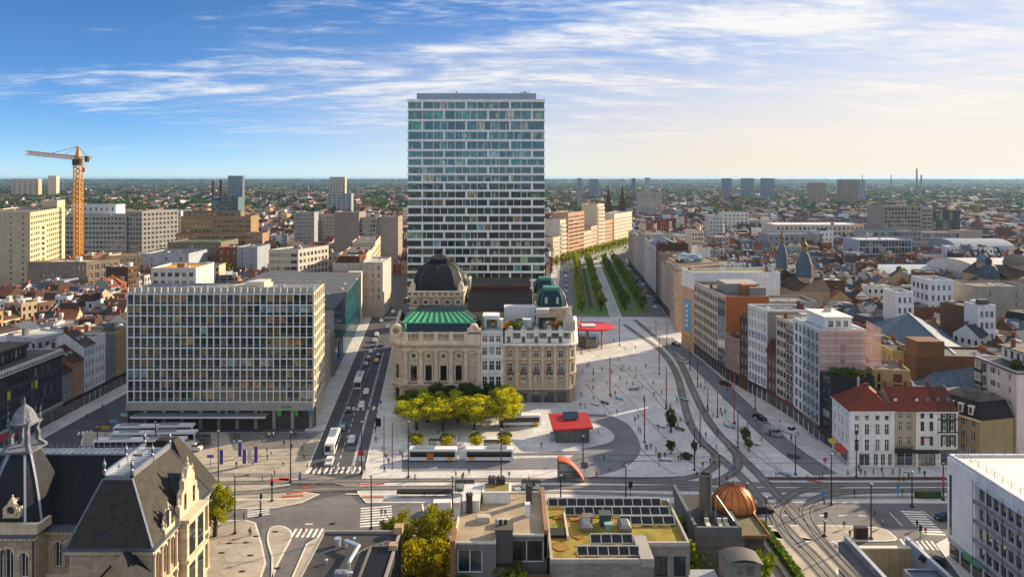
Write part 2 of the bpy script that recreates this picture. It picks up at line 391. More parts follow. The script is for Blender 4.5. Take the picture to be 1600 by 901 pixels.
def hip_roof(b,poly,z,rise,k,color,m='tile',over=.35,top_col=None):
 """four-cornered hip/gable roof: ridge ends pulled in by k along the long axis; k=0 gives a gable"""
 e=inset(poly,-over)
 A,B_,C,D=[Vector(p)for p in e]
 if(B_-A).length>=(C-B_).length:m0,m1=(A+D)/2,(B_+C)/2
 else:A,B_,C,D=B_,C,D,A;m0,m1=(A+D)/2,(B_+C)/2
 ax=(m1-m0).normalized();r0=m0+ax*k;r1=m1-ax*k
 mb=MB();zt=z+rise;z0=z-.05
 mb.face([(*A,z0),(*B_,z0),(*r1,zt),(*r0,zt)]);mb.face([(*C,z0),(*D,z0),(*r0,zt),(*r1,zt)])
 mb.face([(*D,z0),(*A,z0),(*r0,zt)]);mb.face([(*B_,z0),(*C,z0),(*r1,zt)])
 mb.face([(*D,z0),(*C,z0),(*B_,z0),(*A,z0)])
 o=bpart(b,'roof',mb,m,color)
 mb=MB();mb.bar((*r0,zt+.03),(*r1,zt+.03),.3,.16)
 bpart(b,'ridge',mb,'metal' if m=='slate' else 'tile',jit(color,.1))
 return o
def mansard(b,poly,z,h1,k1,color,m='slate',topcol=None,over=.15):
 e0=inset(poly,-over);e1=inset(poly,k1);mb=MB()
 mb.loft([[(*p,z)for p in e0],[(*p,z+h1)for p in e1]],cap=False);o=bpart(b,'roof',mb,m,color)
 mb=MB();mb.face([(*p,z+h1+.01)for p in e1]);bpart(b,'roof_deck',mb,'flat_roof',topcol or color);return o
def chimney(b,x,y,z0,z1,w_=.9,d=.6,color=hx('#7d4a35'),pots=2):
 mb=MB();mb.box(x-w_/2,x+w_/2,y-d/2,y+d/2,z0,z1);mb.box(x-w_/2-.08,x+w_/2+.08,y-d/2-.08,y+d/2+.08,z1,z1+.14)
 for i in range(pots):mb.tube((x-w_/2+w_*(i+.5)/pots,y,z1+.14),(x-w_/2+w_*(i+.5)/pots,y,z1+.55),.13,.1,6)
 return bpart(b,'chimney',mb,'brick',color)
def roofbox(b,x0,x1,y0,y1,z0,z1,color=hx('#9c9a96'),m='stucco',name='roof_hut',capc=None):
 mb=MB();mb.box(x0,x1,y0,y1,z0,z1);mb.box(x0-.12,x1+.12,y0-.12,y1+.12,z1,z1+.18);return bpart(b,name,mb,m,color)
def skylight(b,x,y,z,w_=1.2,d=1.6):
 mb=MB();mb.box(x-w_/2,x+w_/2,y-d/2,y+d/2,z,z+.35)
 mb.loft([[(x-w_/2,y-d/2,z+.35),(x+w_/2,y-d/2,z+.35),(x+w_/2,y+d/2,z+.35),(x-w_/2,y+d/2,z+.35)],[(x-w_/4,y-d/4,z+.6),(x+w_/4,y-d/4,z+.6),(x+w_/4,y+d/4,z+.6),(x-w_/4,y+d/4,z+.6)]])
 return bpart(b,'skylight',mb,'paint',hx('#c9ced1'))
def roofunit(b,x,y,z,s=1.0):
 mb=MB();mb.box(x-s,x+s,y-.6*s,y+.6*s,z,z+.9*s);mb.tube((x-.45*s,y,z+.9*s),(x-.45*s,y,z+1.05*s),.35*s,.35*s,10);mb.tube((x+.45*s,y,z+.9*s),(x+.45*s,y,z+1.05*s),.35*s,.35*s,10)
 return bpart(b,'roof_unit',mb,'metal',jit(hx('#a9adb0'),.15))
def railing(b,pts,z,h=1.0,step=1.6,color=hx('#8e949a'),name='railing'):
 mb=MB()
 for p,q in zip(pts[:-1],pts[1:]):
  n=max(1,round(plen(p,q)/step))
  for i in range(n+1):
   x=p[0]+(q[0]-p[0])*i/n;y=p[1]+(q[1]-p[1])*i/n;mb.box(x-.03,x+.03,y-.03,y+.03,z,z+h)
  for zz in(h,h*.5):mb.bar((*p,z+zz),(*q,z+zz),.06,.05)
 return bpart(b,name,mb,'metal',color)
FOOT=[]
def reserve(poly):FOOT.append([(p[0],p[1])for p in poly])
def body(b,poly,h,color,m='stucco',specs=None,z0=0.0,depth=.22,style='double',frame='frame_white',p=.16,name='wall',gl='glass'):
 """walls of a building, one part per side; specs maps side index -> list of window rects"""
 specs=specs or{};n=len(poly);reserve(poly)if z0==0 else None
 for i in range(n):
  j=(i+1)%n;mb=MB();rs=specs.get(i,[])
  wallgeo(mb,poly[i],poly[j],z0,h,rs,depth);bpart(b,name,mb,m,color)
  if rs:windows(b,poly[i],poly[j],rs,style,frame,depth,p=p,gl=gl)
def band(b,poly,z,h,out_,color,m='stone',name='cornice',sides=None):
 e=inset(poly,-out_);mb=MB();n=len(poly)
 if sides is None:mb.loft([[(*p,z)for p in e],[(*p,z+h)for p in e]],capb=True)
 else:
  for i in sides:
   A,B_=Vector(poly[i]),Vector(poly[(i+1)%n]);d=(B_-A).normalized();o=Vector((d.y,-d.x))*out_;t=d*.02
   mb.prism([tuple(A+o-t),tuple(B_+o+t),tuple(B_-o*.2+t),tuple(A-o*.2-t)],z,z+h)
 return bpart(b,name,mb,m,color)
# ================================================================== THE GROUND
def gmat():
 m=bpy.data.materials.new('land');m.use_nodes=True;t=m.node_tree;b=t.nodes['Principled BSDF'];nn=t.nodes.new;ll=t.links.new
 geo=nn('ShaderNodeNewGeometry');sp=nn('ShaderNodeSeparateXYZ');ll(geo.outputs['Position'],sp.inputs[0])
 n=nn('ShaderNodeTexNoise');n.inputs['Scale'].default_value=.012;n.inputs['Detail'].default_value=8;n.inputs['Roughness'].default_value=.65;ll(geo.outputs['Position'],n.inputs['Vector'])
 n0=nn('ShaderNodeTexNoise');n0.inputs['Scale'].default_value=.35;n0.inputs['Detail'].default_value=6;ll(geo.outputs['Position'],n0.inputs['Vector'])
 cr=nn('ShaderNodeValToRGB');ll(n.outputs['Fac'],cr.inputs[0])
 cr.color_ramp.elements[0].position=.38;cr.color_ramp.elements[0].color=hx('#3a4a2a');cr.color_ramp.elements[1].position=.62;cr.color_ramp.elements[1].color=hx('#6a6a4c')
 ca=nn('ShaderNodeValToRGB');ll(n0.outputs['Fac'],ca.inputs[0])
 ca.color_ramp.elements[0].position=.3;ca.color_ramp.elements[0].color=hx('#44464a');ca.color_ramp.elements[1].position=.75;ca.color_ramp.elements[1].color=hx('#5c5c5e')
 mr=nn('ShaderNodeMapRange');ll(sp.outputs['Y'],mr.inputs['Value']);mr.inputs[1].default_value=900;mr.inputs[2].default_value=2600
 mx=nn('ShaderNodeMix');mx.data_type='RGBA';ll(mr.outputs[0],mx.inputs[0]);ll(ca.outputs[0],mx.inputs[6]);ll(cr.outputs[0],mx.inputs[7])
 ll(mx.outputs[2],b.inputs['Base Color']);b.inputs['Roughness'].default_value=.92;MAT['land']=m
gmat()
TR=(64.6,75.4,96.0,139.6)
mb=MB();E=42000
for a,b_,c,d in((-E,E,-9000,TR[2]),(-E,TR[0],TR[2],TR[3]),(TR[1],E,TR[2],TR[3]),(-E,E,TR[3],E)):
 mb.face([(a,c,0),(b_,c,0),(b_,d,0),(a,d,0)])
tag(put('ground',mb.mesh('ground',['land'])),kind='structure')
SZ=.12
def slab(name,poly,z=SZ,m='paving',color=hx('#a9a6a1'),t=SZ,kerb=None):
 """a kerbed sheet of paving"""
 mb=MB();k=len(poly)
 ar=sum(poly[i][0]*poly[(i+1)%k][1]-poly[(i+1)%k][0]*poly[i][1]for i in range(k))
 if ar<0:poly=poly[::-1]
 mb.prism(poly,z-t,z,0,bottom=False)
 s=tag(put(name,mb.mesh(name,[m]),color=color),kind='structure')
 q=inset(poly,.35);mb=MB()
 for i in range(k):j=(i+1)%k;mb.face([(*poly[i],z+.004),(*poly[j],z+.004),(*q[j],z+.004),(*q[i],z+.004)])
 if m=='paving':put('kerb',mb.mesh('kerb',['concrete']),s,color=hx('#c4bdb2'))
 return s
def px(pts,z=0):return[G(x,y,z)for x,y in pts]
def smooth(pts,n=6):
 P=[Vector(p)for p in pts];P=[P[0]*2-P[1]]+P+[P[-1]*2-P[-2]];o=[]
 for i in range(1,len(P)-2):
  for k in range(n):
   t=k/n;a,b,c,d=P[i-1:i+3]
   o.append(.5*((2*b)+(c-a)*t+(2*a-5*b+4*c-d)*t*t+(3*b-a-3*c+d)*t**3))
 o.append(P[-2]);return o
def ribbon(mb,pts,w_,z,off=0.0,m=0):
 n=len(pts);q=[]
 for i in range(n):
  d=(pts[min(n-1,i+1)]-pts[max(0,i-1)]).normalized();s=Vector((d.y,-d.x))
  q.append((pts[i]+s*(off-w_/2),pts[i]+s*(off+w_/2)))
 for a,b in zip(q[:-1],q[1:]):mb.face([(*a[0],z),(*a[1],z),(*b[1],z),(*b[0],z)][::-1]if False else[(*a[1],z),(*b[1],z),(*b[0],z),(*a[0],z)],m)
def sheet(name,poly,z,m,color):
 k=len(poly);ar=sum(poly[i][0]*poly[(i+1)%k][1]-poly[(i+1)%k][0]*poly[i][1]for i in range(k))
 if ar<0:poly=poly[::-1]
 mb=MB();mb.face([(*p,z)for p in poly]);return tag(put(name,mb.mesh(name,[m]),color=color),kind='structure')
def strip(name,pts,w_,z,m,color,sm=6):
 mb=MB();ribbon(mb,smooth(pts,sm),w_,z);return tag(put(name,mb.mesh(name,[m]),color=color),kind='structure')
def cS(Y):return-43.5-.1115*(Y-186)
PAV=hx('#b8b7b6');PAVW=hx('#a09788');ASP=hx('#6f7075');ASPD=hx('#4b4c51')
slab('plaza',[(-31.5,158.8),(150,158.8),(150,300),(102,372),(cS(372)+7,372),(cS(300)+7,300),(cS(230)+7,230),(cS(178)+7,178),(-34.5,164)],color=PAV)
slab('west_forecourt_pavement',[(-118,203),(cS(203)-6.6,203),(cS(175)-6.6,175),(-51,168),(-60,164.5),(-100,164.5)],color=PAVW)
slab('street_pavement',[(cS(204)-6.6,204),(cS(480)-6.6,480),(cS(480)-12,480),(cS(204)-12,204)],color=PAV)
slab('tram_reservation',px([(318,768),(470,768),(500,772),(470,786),(430,794),(318,797)]),color=PAVW)
slab('corner_pavement',px([(300,815),(385,812),(400,817),(404,830),(410,850),(416,880),(409,901),(380,960),(300,960)]),color=PAVW)
slab('corner_island',smooth([G(*p)for p in[(424,870),(417,845),(421,826),(436,821),(452,826),(457,838),(446,860),(432,888),(424,910),(424,890),(424,870)]],3)[:-1],color=PAVW)
slab('south_pavement',px([(452,910),(478,850),(500,838),(640,836),(760,840),(1160,832),(1200,826),(1260,840),(1310,848),(1310,960),(452,960)]),color=PAVW)
slab('median_island',smooth([G(*p)for p in[(1176,822),(1270,820),(1370,824),(1395,835),(1398,845),(1340,846),(1250,846),(1195,838),(1176,822)]],3)[:-1],color=PAVW)
slab('east_pavement',px([(1462,850),(1500,830),(1640,830),(1640,1100),(1560,1000),(1500,901)]),color=PAV)
slab('side_street_pavement',[(-132,186),(-126.5,186),(-125.5,262),(-132,262)],color=PAV)
lane=smooth([G(*p)for p in[(902,647),(930,647),(958,651),(982,664),(996,684),(1001,703),(990,721),(965,735),(930,743),(890,746)]],4)
inner=smooth([G(*p)for p in[(880,727),(905,704),(930,697),(953,691),(960,681),(948,669),(925,660),(902,656)]],4)
sheet('bus_loop_road',[tuple(p)for p in lane+inner],SZ+.004,'asphalt',ASP)
sheet('bus_lane',px([(628,737),(905,733),(905,716),(860,715),(628,718)]),SZ+.007,'asphalt',ASP)
sheet('bus_lane',px([(880,733),(905,733),(940,742),(890,746)]),SZ+.009,'asphalt',ASP)
sheet('bus_lane',px([(800,708),(905,704),(905,711),(800,713)]),SZ+.012,'asphalt',ASP)
sheet('forecourt_lane',px([(355,676),(500,676),(470,700),(365,704)]),SZ+.004,'asphalt',hx('#6d6c6c'))
strip('service_road',[G(*p)for p in[(1040,528),(1075,556),(1120,597),(1160,636),(1200,675),(1240,708),(1290,742)]],5.6,SZ+.004,'asphalt',hx('#6a6c72'))
mb=MB()
for off in(-2.9,2.9):ribbon(mb,smooth([G(*p)for p in[(1040,528),(1075,556),(1120,597),(1160,636),(1200,675),(1240,708),(1290,742)]],6),.3,SZ+.009,off)
tag(put('kerb',mb.mesh('kerb',['concrete']),color=hx('#3e3f44')),kind='structure')
for pts in([(915,600),(1000,700),(1055,742)],[(960,600),(1045,690),(1120,755)],[(1000,585),(1060,650),(1110,700)],[(600,650),(600,735)],[(613,660),(613,735)],[(905,540),(990,590),(1040,640)],[(1150,690),(1230,745)],[(340,850),(395,848)],[(345,880),(405,878)],[(350,720),(480,716)]):
 strip('drain_channel',[G(*p)for p in pts],.28,SZ+.01,'concrete',hx('#6a6866'))
for nm,pts,w_,c in(('cycle_path',[(330,742),(480,745),(560,760)],2.6,hx('#7c7772')),('cycle_path',[(905,747),(1030,748),(1110,743)],1.8,hx('#4a4a4e')),('cycle_path',[(640,764),(1000,773),(1130,778),(1480,777)],1.6,hx('#807a74')),('cycle_path',[(1195,748),(1290,748),(1480,748)],2.0,hx('#4b3a3c'))):
 strip(nm,[G(*p)for p in pts],w_,SZ+.012,'asphalt',c)
TRK=[[(300,756),(600,751),(900,751),(1200,757),(1500,757)],[(300,775),(520,764),(900,762),(1200,766),(1500,767)],[(975,507),(1000,525),(1025,542),(1045,563),(1059,590),(1067,622),(1078,660),(1098,692),(1118,712),(1116,729),(1086,744),(1030,752),(940,752)],[(992,500),(1018,522),(1048,548),(1066,572),(1080,604),(1096,638),(1118,672),(1148,704),(1185,742),(1220,780),(1262,826),(1300,866),(1345,915)],[(1080,604),(1096,638),(1118,672),(1140,697),(1154,718),(1147,737),(1120,751),(1070,760),(960,763)],[(1098,692),(1130,720),(1165,752),(1205,800),(1240,838),(1275,872),(1312,915)],[(1500,766),(1400,767),(1310,771),(1274,781),(1260,797),(1264,815),(1282,842),(1312,876),(1350,915)],[(1330,757),(1270,762),(1236,774),(1218,792),(1214,810),(1232,840),(1262,872),(1300,915)]]
for t in TRK:
 sp=smooth([G(*p)for p in t],8)
 mb=MB();ribbon(mb,sp,2.5,0)
 bed=tag(put('tram_track',mb.mesh('tram_track',['asphalt']),loc=(0,0,SZ+.016+.003*TRK.index(t)),color=hx('#77736e')),kind='structure')
 for off in(-.75,.75):
  mb=MB();ribbon(mb,sp,.16,.03,off);put('rail',mb.mesh('rail',['metal']),bed,color=hx('#3c3a39'))
def crossing(name,p0,p1,n,along,wid,lab=None,color=hx('#d9d4cb'),z=.006):
 """zebra stripes from p0 to p1 (world); each stripe 'along' metres long across the walking line"""
 p0=Vector(p0);p1=Vector(p1);d=(p1-p0)/n;u=d.normalized();s=Vector((-u.y,u.x))
 root=tag(put(name,None,loc=(p0.x,p0.y,z)),kind='structure')
 mb=MB();h=d.length*wid
 mb.face([tuple(-u*h/2-s*along/2)+(0,),tuple(u*h/2-s*along/2)+(0,),tuple(u*h/2+s*along/2)+(0,),tuple(-u*h/2+s*along/2)+(0,)])
 me=mb.mesh('stripe',['asphalt'])
 for i in range(n):
  q=d*(i+.5);put('stripe',me,root,(q.x,q.y,0),color=jit(color,.06))
 return root
crossing('crosswalk',G(470,735),G(592,733),14,4.0,.5)
crossing('crosswalk',G(548,638),G(620,636),9,3.2,.5)
crossing('crosswalk',G(455,832),G(505,832),6,3.6,.5)
crossing('crosswalk',G(404,789),G(404,806),5,4.4,.5)
crossing('crosswalk',G(588,790),G(588,822),8,6.5,.5)
crossing('crosswalk',G(1422,797),G(1462,836),10,4.2,.5)
crossing('crosswalk',G(1408,848),G(1465,852),7,3.6,.5)
crossing('crosswalk',G(600,496),G(622,496),5,3.6,.5)
crossing('crosswalk',G(120,677),G(145,674),4,3.0,.5)
def dashes(name,pts,w_,dash,gap,z,color=hx('#d9d4cb')):
 sp=smooth([Vector(p)for p in pts],10);root=tag(put(name,None,loc=(sp[0].x,sp[0].y,z)),kind='structure');acc=0;seg=[]
 ln=[0]
 for a,b in zip(sp[:-1],sp[1:]):ln.append(ln[-1]+(b-a).length)
 def at(s):
  for i in range(len(ln)-1):
   if ln[i+1]>=s:t=(s-ln[i])/max(1e-6,ln[i+1]-ln[i]);return sp[i].lerp(sp[i+1],t)
  return sp[-1]
 s=0
 while s+dash<ln[-1]:
  a=at(s);c=at(s+dash);mb=MB();ribbon(mb,[a-sp[0],c-sp[0]],w_,0);put('dash',mb.mesh('dash',['asphalt']),root,color=jit(color,.08));s+=dash+gap
dashes('lane_marking',[(cS(170)+0.3,170),(cS(230)+.3,230),(cS(330)+.3,330)],.18,2.2,2.6,.006)
dashes('lane_marking',[(cS(176)-3.0,176),(cS(330)-3.0,330)],.5,60,1.0,.006,hx('#8b9096'))
dashes('lane_marking',[(cS(176)+4.0,176),(cS(330)+4.0,330)],.7,60,1.0,.006,hx('#9a9da0'))
dashes('lane_marking',[G(1130,804),G(1370,805)],.3,1.6,2.4,.006)
dashes('lane_marking',[G(1390,800),G(1430,842)],.18,6,.2,.006)
dashes('lane_marking',[G(1440,797),G(1468,818)],.22,4,.2,.006)
dashes('lane_marking',[G(477,818),G(500,818)],.5,1.5,1.2,.006)
dashes('lane_marking',[G(660,786),G(662,800)],.3,4,.2,.006)
for pts in([(640,741),(760,741),(905,740)],[(300,783),(470,779)],[(540,772),(900,778)]):
 strip('kerb_line',[G(*p)for p in pts],.35,SZ+.03,'concrete',hx('#d5cfc4'))
for(x0,y0,x1,y1)in((436,749,452,749.5),(470,762,492,758),(448,772,486,766),(440,777,474,774),(560,757,600,756),(565,777,600,777),(1262,751,1286,754)):
 a,b=Vector(G(x0,y0)),Vector(G(x1,y1));mb=MB();ribbon(mb,[a,b],.9,SZ+.05);tag(put('red_marking',mb.mesh('red_marking',['asphalt']),color=hx('#a8553f')),kind='structure')
sheet('red_marking',px([(421,748.5),(452,746.5),(452,750.5),(421,752)]),SZ+.05,'asphalt',hx('#b4503a'))
sheet('street_road',[(cS(160)-7,160),(cS(160)+7,160),(cS(500)+7,500),(cS(500)-7,500)],.002,'asphalt',ASPD)
sheet('cross_road',px([(260,800),(450,790),(545,768),(560,786),(1500,786),(1700,790),(1700,850),(1200,840),(480,838),(440,930),(400,930),(410,815),(260,822)]),.0035,'asphalt',hx('#676566'))
sheet('side_road',[(-126,170),(-112,170),(-110,262),(-125,262)],.002,'asphalt',ASPD)
sheet('bus_yard',px([(60,735),(350,720),(345,672),(190,672)]),.005,'asphalt',hx('#4c4d50'))
mb=MB();mb.lathe([(.4,0),(.4,.01),(.001,.012)],10)
cov=mb.mesh('manhole_cover',['metal'])
for i,(x,y)in enumerate([(358,849),(384,848),(346,864),(391,868),(378,893),(520,818),(400,838),(433,888),(430,831)]):
 tag(put('manhole_cover',cov,loc=(*G(x,y),SZ+.004),color=hx('#54483c'),scale=(1.6,.9,1)),'round dark iron cover set in the '+['pale corner paving by the slate-roofed building','pale corner paving near the tall pole','corner paving beside the stone facade','corner paving beside the curved path','corner paving at the picture edge','asphalt at the wide crossing','curved asphalt path by the pole','curved asphalt path near the picture edge','small paved corner island'][i],'manhole cover')
def bX(x0,Y):return x0+.073*(Y-390)
def brow(a,b,y0,y1):return[(bX(a,y0),y0),(bX(b,y0),y0),(bX(b,y1),y1),(bX(a,y1),y1)]
sheet('boulevard_road',brow(22,84,372.5,640),.002,'asphalt',hx('#63656a'))
slab('median_lawn',brow(33,41,380,625),m='grass',color=hx('#56712f'))
slab('median_lawn',brow(43.5,50.5,378,625),m='grass',color=hx('#56712f'))
slab('median_path',brow(50.8,56.8,373,630),color=hx('#9fa0a2'))
slab('median_lawn',brow(57,63.4,378,625),m='grass',color=hx('#56712f'))
slab('median_lawn',brow(66.2,72.5,385,610),m='grass',color=hx('#56712f'))
sheet('lawn',brow(41,43.5,378,398),.01,'grass',hx('#5d7a33'))
sheet('lawn',brow(63.4,66.2,380,396),.01,'grass',hx('#5d7a33'))
sheet('ramp_road',brow(41.2,43.3,399,610),.008,'asphalt',hx('#2e3034'))
slab('boulevard_pavement',brow(18,24,372.5,640),color=hx('#b0aca6'))
slab('boulevard_pavement',brow(80,86,372.5,640),color=hx('#9a9aa0'))
bend=[(bX(52,600),600),(72,650),(95,720),(140,830),(200,950),(280,1090)]
strip('boulevard_road',bend,34,.012,'asphalt',hx('#8c8a88'))
strip('median_lawn',[(p[0]+3,p[1])for p in bend],6,.05,'grass',hx('#6b8038'))
x0,x1,y0,y1=TR
mb=MB();mb.face([(x0,y0,-6),(x1,y0,-6),(x1,y1,-6),(x0,y1,-6)]);mb2=MB()
tag(put('ramp_floor',mb.mesh('ramp_floor',['asphalt']),color=ASPD),kind='structure')
def wallthing(name,label,cat,boxes,m,color,**k):
 xs=boxes[0];b=thing(name,label,cat,(xs[0],xs[2],0),**k)
 mb=MB()
 for q in boxes:mb.box(*q)
 bpart(b,name.split('_')[-1]if name.split('_')[-1]not in('wall',)else 'masonry',mb,m,color);return b
b=wallthing('retaining_wall','tan rough stone retaining wall across the mouth of the tunnel ramp','wall',[(x0,x1,y1-.5,y1,-6,.1)],'stone',hx('#a08c6c'))
bpart(b,'coping',(lambda q:(q.box(x0-.2,x1+.2,y1-.7,y1+.25,.1,.35),q)[1])(MB()),'concrete',hx('#c9bfae'))
b=wallthing('ramp_parapet','long grey-blue metal clad parapet between the tram tracks and the tunnel ramp','wall',[(x0-.5,x0,y0,y1+2.5,-6,1.25)],'concrete',hx('#8b95a3'))
mb=MB();mb.box(x0-.62,x0+.12,y0,y1+2.6,1.25,1.37);bpart(b,'handrail',mb,'metal',hx('#cfd3d6'))
mb=MB()
for i in range(9):mb.box(x0-.56,x0-.5,y0+2+i*4.8,y0+5.6+i*4.8,.3,1.1)
bpart(b,'panel',mb,'metal',hx('#aab4bf'))
b=wallthing('ramp_parapet','grey metal clad parapet between the tunnel ramp and the road with crosswalks','wall',[(x1,x1+.5,y0,y1+1.5,-6,1.3)],'concrete',hx('#7d8793'))
mb=MB();mb.box(x1-.12,x1+.62,y0,y1+1.6,1.3,1.42);bpart(b,'handrail',mb,'metal',hx('#cfd3d6'))
b=thing('ramp_canopy','grey flat metal roof box over the tunnel ramp','canopy',(72,128,0))
mb=MB();mb.box(69.8,x1-.05,100,130.5,-1.2,.45);bpart(b,'deck',mb,'metal',hx('#5d6b78'))
mb=MB();mb.box(69.6,x1-.02,130.5,130.8,-2.4,.75);mb.box(69.5,69.8,100,130.8,-2.4,.75);bpart(b,'fascia',mb,'metal',hx('#9aa2a8'))
# ================================================================== THE TOWER
TY=290.0
tx0,tx1=Xat(637,TY),Xat(851,TY)
b=thing('apartment_tower','tall white-framed glass apartment tower rising behind the opera house','tower',(tx0,TY,0))
sl_y=[171.5,188,204.5,219.4,234.5,247,259.5,272.4,284.9,297.7,310.3,323,336,348.5,361.2,374,386.5,399.3,412.2,424.8,437.4,450,462.6,475.2,487.8,500]
slz=[Zat(157.5,TY)]+[Zat(y,TY)for y in sl_y]
TD=22.0;WH=hx('#e2e2e4')
poly=[(tx0,TY),(tx1,TY),(tx1,TY+TD),(tx0,TY+TD)];reserve(poly)
mb=MB();mb.box(tx0+.45,tx1-.45,TY+.55,TY+TD-.5,0,slz[0]);bpart(b,'core',mb,'stucco',hx('#3a3f42'))
for i,z in enumerate(slz):
 mb=MB();t=1.1 if i==0 else .9
 mb.box(tx0-.12,tx1+.12,TY-.12,TY+TD,z-t/2,z+t/2);bpart(b,'floor_slab',mb,'stucco',jit(WH,.03))
mb=MB();mb.box(tx0-.05,tx1+.05,TY-.05,TY+TD,0,slz[-1]-.3);bpart(b,'podium',mb,'stucco',hx('#a7a9ab'))
W=tx1-tx0;U=W/1482.0
def tu(v):return(v-48)*U
count=0
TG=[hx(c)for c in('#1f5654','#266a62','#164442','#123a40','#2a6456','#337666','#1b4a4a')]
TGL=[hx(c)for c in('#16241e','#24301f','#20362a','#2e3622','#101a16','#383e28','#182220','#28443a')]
PALE=[hx(c)for c in('#5f8f86','#7a8a6c','#8a6a48','#4f8c88','#8c8a70','#3c2c26')]
rest=MB();postm={}
def tbox(wd,hh,dep,name):
 k=(round(wd,2),round(hh,2),round(dep,2),name)
 if k not in postm:
  q=MB();q.box(0,k[0],-k[2],0,0,k[1]);postm[k]=q.mesh(name,['stucco' if name=='post' else 'frame_white'])
 return postm[k]
panes=[]
for i in range(len(slz)-1):
 zt=slz[i]-(.55 if i==0 else .45);zb=slz[i+1]+.45;h=zt-zb
 A=(i%2==0)
 thick=[206,681,1156]if A else[443,918,1393]
 thin=[v for v in(325,562,800,1037,1275)if v not in thick]+([443 if False else 400,480,875,952]if A else[206,640,725,1110,1195])
 if A:thin+=[1393]if i%4==0 else[1340]
 else:thin+=[250]if i%4==3 else[]
 ed=sorted([(v,11)for v in thick]+[(v,3)for v in thin]+[(48,4),(1530,4)])
 for(a,wa),(c,wc)in zip(ed[:-1],ed[1:]):
  u0=tu(a+wa);u1=tu(c-wc)
  if u1-u0>.25:panes.append((i,u0,u1,zb,h))
 for v in thick:put('post',tbox(22*U,h,.35,'post'),b,(tu(v-11),.28,zb),color=jit(WH,.03))
 for v in thin:put('mullion',tbox(6*U,h,.12,'mullion'),b,(tu(v-3),.28,zb))
pm={}
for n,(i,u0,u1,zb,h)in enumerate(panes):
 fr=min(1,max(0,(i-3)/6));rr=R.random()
 c=R.choice(PALE)if rr<.10 else(R.choice(TGL)if R.random()<fr else R.choice(TG));c=jit(c,.3)  # reflections put into the glass colour: teal sky above, olive city below
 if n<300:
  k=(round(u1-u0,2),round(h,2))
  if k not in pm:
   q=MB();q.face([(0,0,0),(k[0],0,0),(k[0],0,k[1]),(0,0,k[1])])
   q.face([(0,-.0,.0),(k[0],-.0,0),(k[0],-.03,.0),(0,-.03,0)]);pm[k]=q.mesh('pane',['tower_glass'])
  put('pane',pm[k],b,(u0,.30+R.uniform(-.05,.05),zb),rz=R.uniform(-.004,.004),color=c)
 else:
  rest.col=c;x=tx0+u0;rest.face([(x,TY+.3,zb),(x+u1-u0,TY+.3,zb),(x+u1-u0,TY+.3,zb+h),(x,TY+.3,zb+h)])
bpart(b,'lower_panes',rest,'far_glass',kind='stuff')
mb=MB()
for n,(i,u0,u1,zb,h)in enumerate(panes):
 if R.random()<.42:
  ww=(u1-u0)*R.choice((.12,.2,.3,.5));x=tx0+u0+R.random()*(u1-u0-ww)
  mb.col=R.choice([hx(c)for c in('#3f6f6c','#6b7f66','#1a2422','#87906e','#0d1516','#4d5a44')])
  mb.face([(x,TY+.235,zb+.02),(x+ww,TY+.235,zb+.02),(x+ww,TY+.235,zb+h*R.uniform(.5,.98)),(x,TY+.235,zb+h*R.uniform(.5,.98))])
bpart(b,'curtains',mb,'far_glass',kind='stuff')
rx0,rx1=Xat(650,TY),Xat(838,TY)
mb=MB();mb.box(rx0,rx1,TY+2,TY+TD-2,slz[0]+.45,Zat(146,TY+2));bpart(b,'plant_room',mb,'metal',hx('#8d97a3'))
for xx in(713,820):
 mb=MB();X=Xat(xx,TY+4);mb.tube((X,TY+4,Zat(147,TY+4)),(X,TY+4,Zat(142.5,TY+4)),.25,.2);
 if xx==820:mb.bar((X-1.8,TY+4,Zat(144.5,TY+4)),(X+2,TY+4,Zat(144.5,TY+4)),.2,.2)
 bpart(b,'roof_mast',mb,'metal',hx('#5a4a44'))
for xx in(642,846):
 mb=MB();X=Xat(xx,TY+3);mb.box(X-.3,X+.3,TY+2.7,TY+3.3,slz[0]+.45,slz[0]+1.0);bpart(b,'roof_vent',mb,'metal',hx('#8d97a3'))
# ================================================================== THE OPERA HOUSE
OY=230.0
ST=hx('#ad9f8b');STL=hx('#bfb09b');STD=hx('#928472')
ox0,ox1=Xat(612,OY),Xat(751.5,OY)
b=thing('opera_house','ornate stone opera house with green copper striped roof and grey dome','building',(ox0,OY,0))
zc=Zat(536,OY);zb_=Zat(600,OY)
def ou(xp):return Xat(xp,OY)-ox0
ch=ou(629)
poly=[(ox0+3.2,OY),(ox1,OY),(ox1,OY+58),(ox0-5.5,OY+58),(ox0-.2,OY+3.4)]
reserve(poly);reserve([(ox0,OY),(ox1+24,OY),(ox1+24,OY+58),(ox0-6,OY+58)])
Wf=ox1-ox0-3.2
wx=[646.5,669.7,693,716.7]
rects=[]
for x in wx:
 u=ou(x)-3.2;rects.append((u-1.0,u+1.0,Zat(594.5,OY),Zat(571,OY),'sash'))
base_r=[]
for k,x in enumerate(wx):u=ou(x)-3.2;base_r.append((u-1.3,u+1.3,.3,4.2,'cross'))
mb=MB();wallgeo(mb,poly[0],poly[1],zb_,zc,rects,.45);bpart(b,'wall',mb,'ashlar',ST);windows(b,poly[0],poly[1],rects,'sash','frame_dark',.45,p=.02)
mb=MB();wallgeo(mb,poly[0],poly[1],0,zb_,base_r,.5);bpart(b,'rusticated_base',mb,'ashlar',STD);windows(b,poly[0],poly[1],base_r,'cross','frame_dark',.5,p=0)
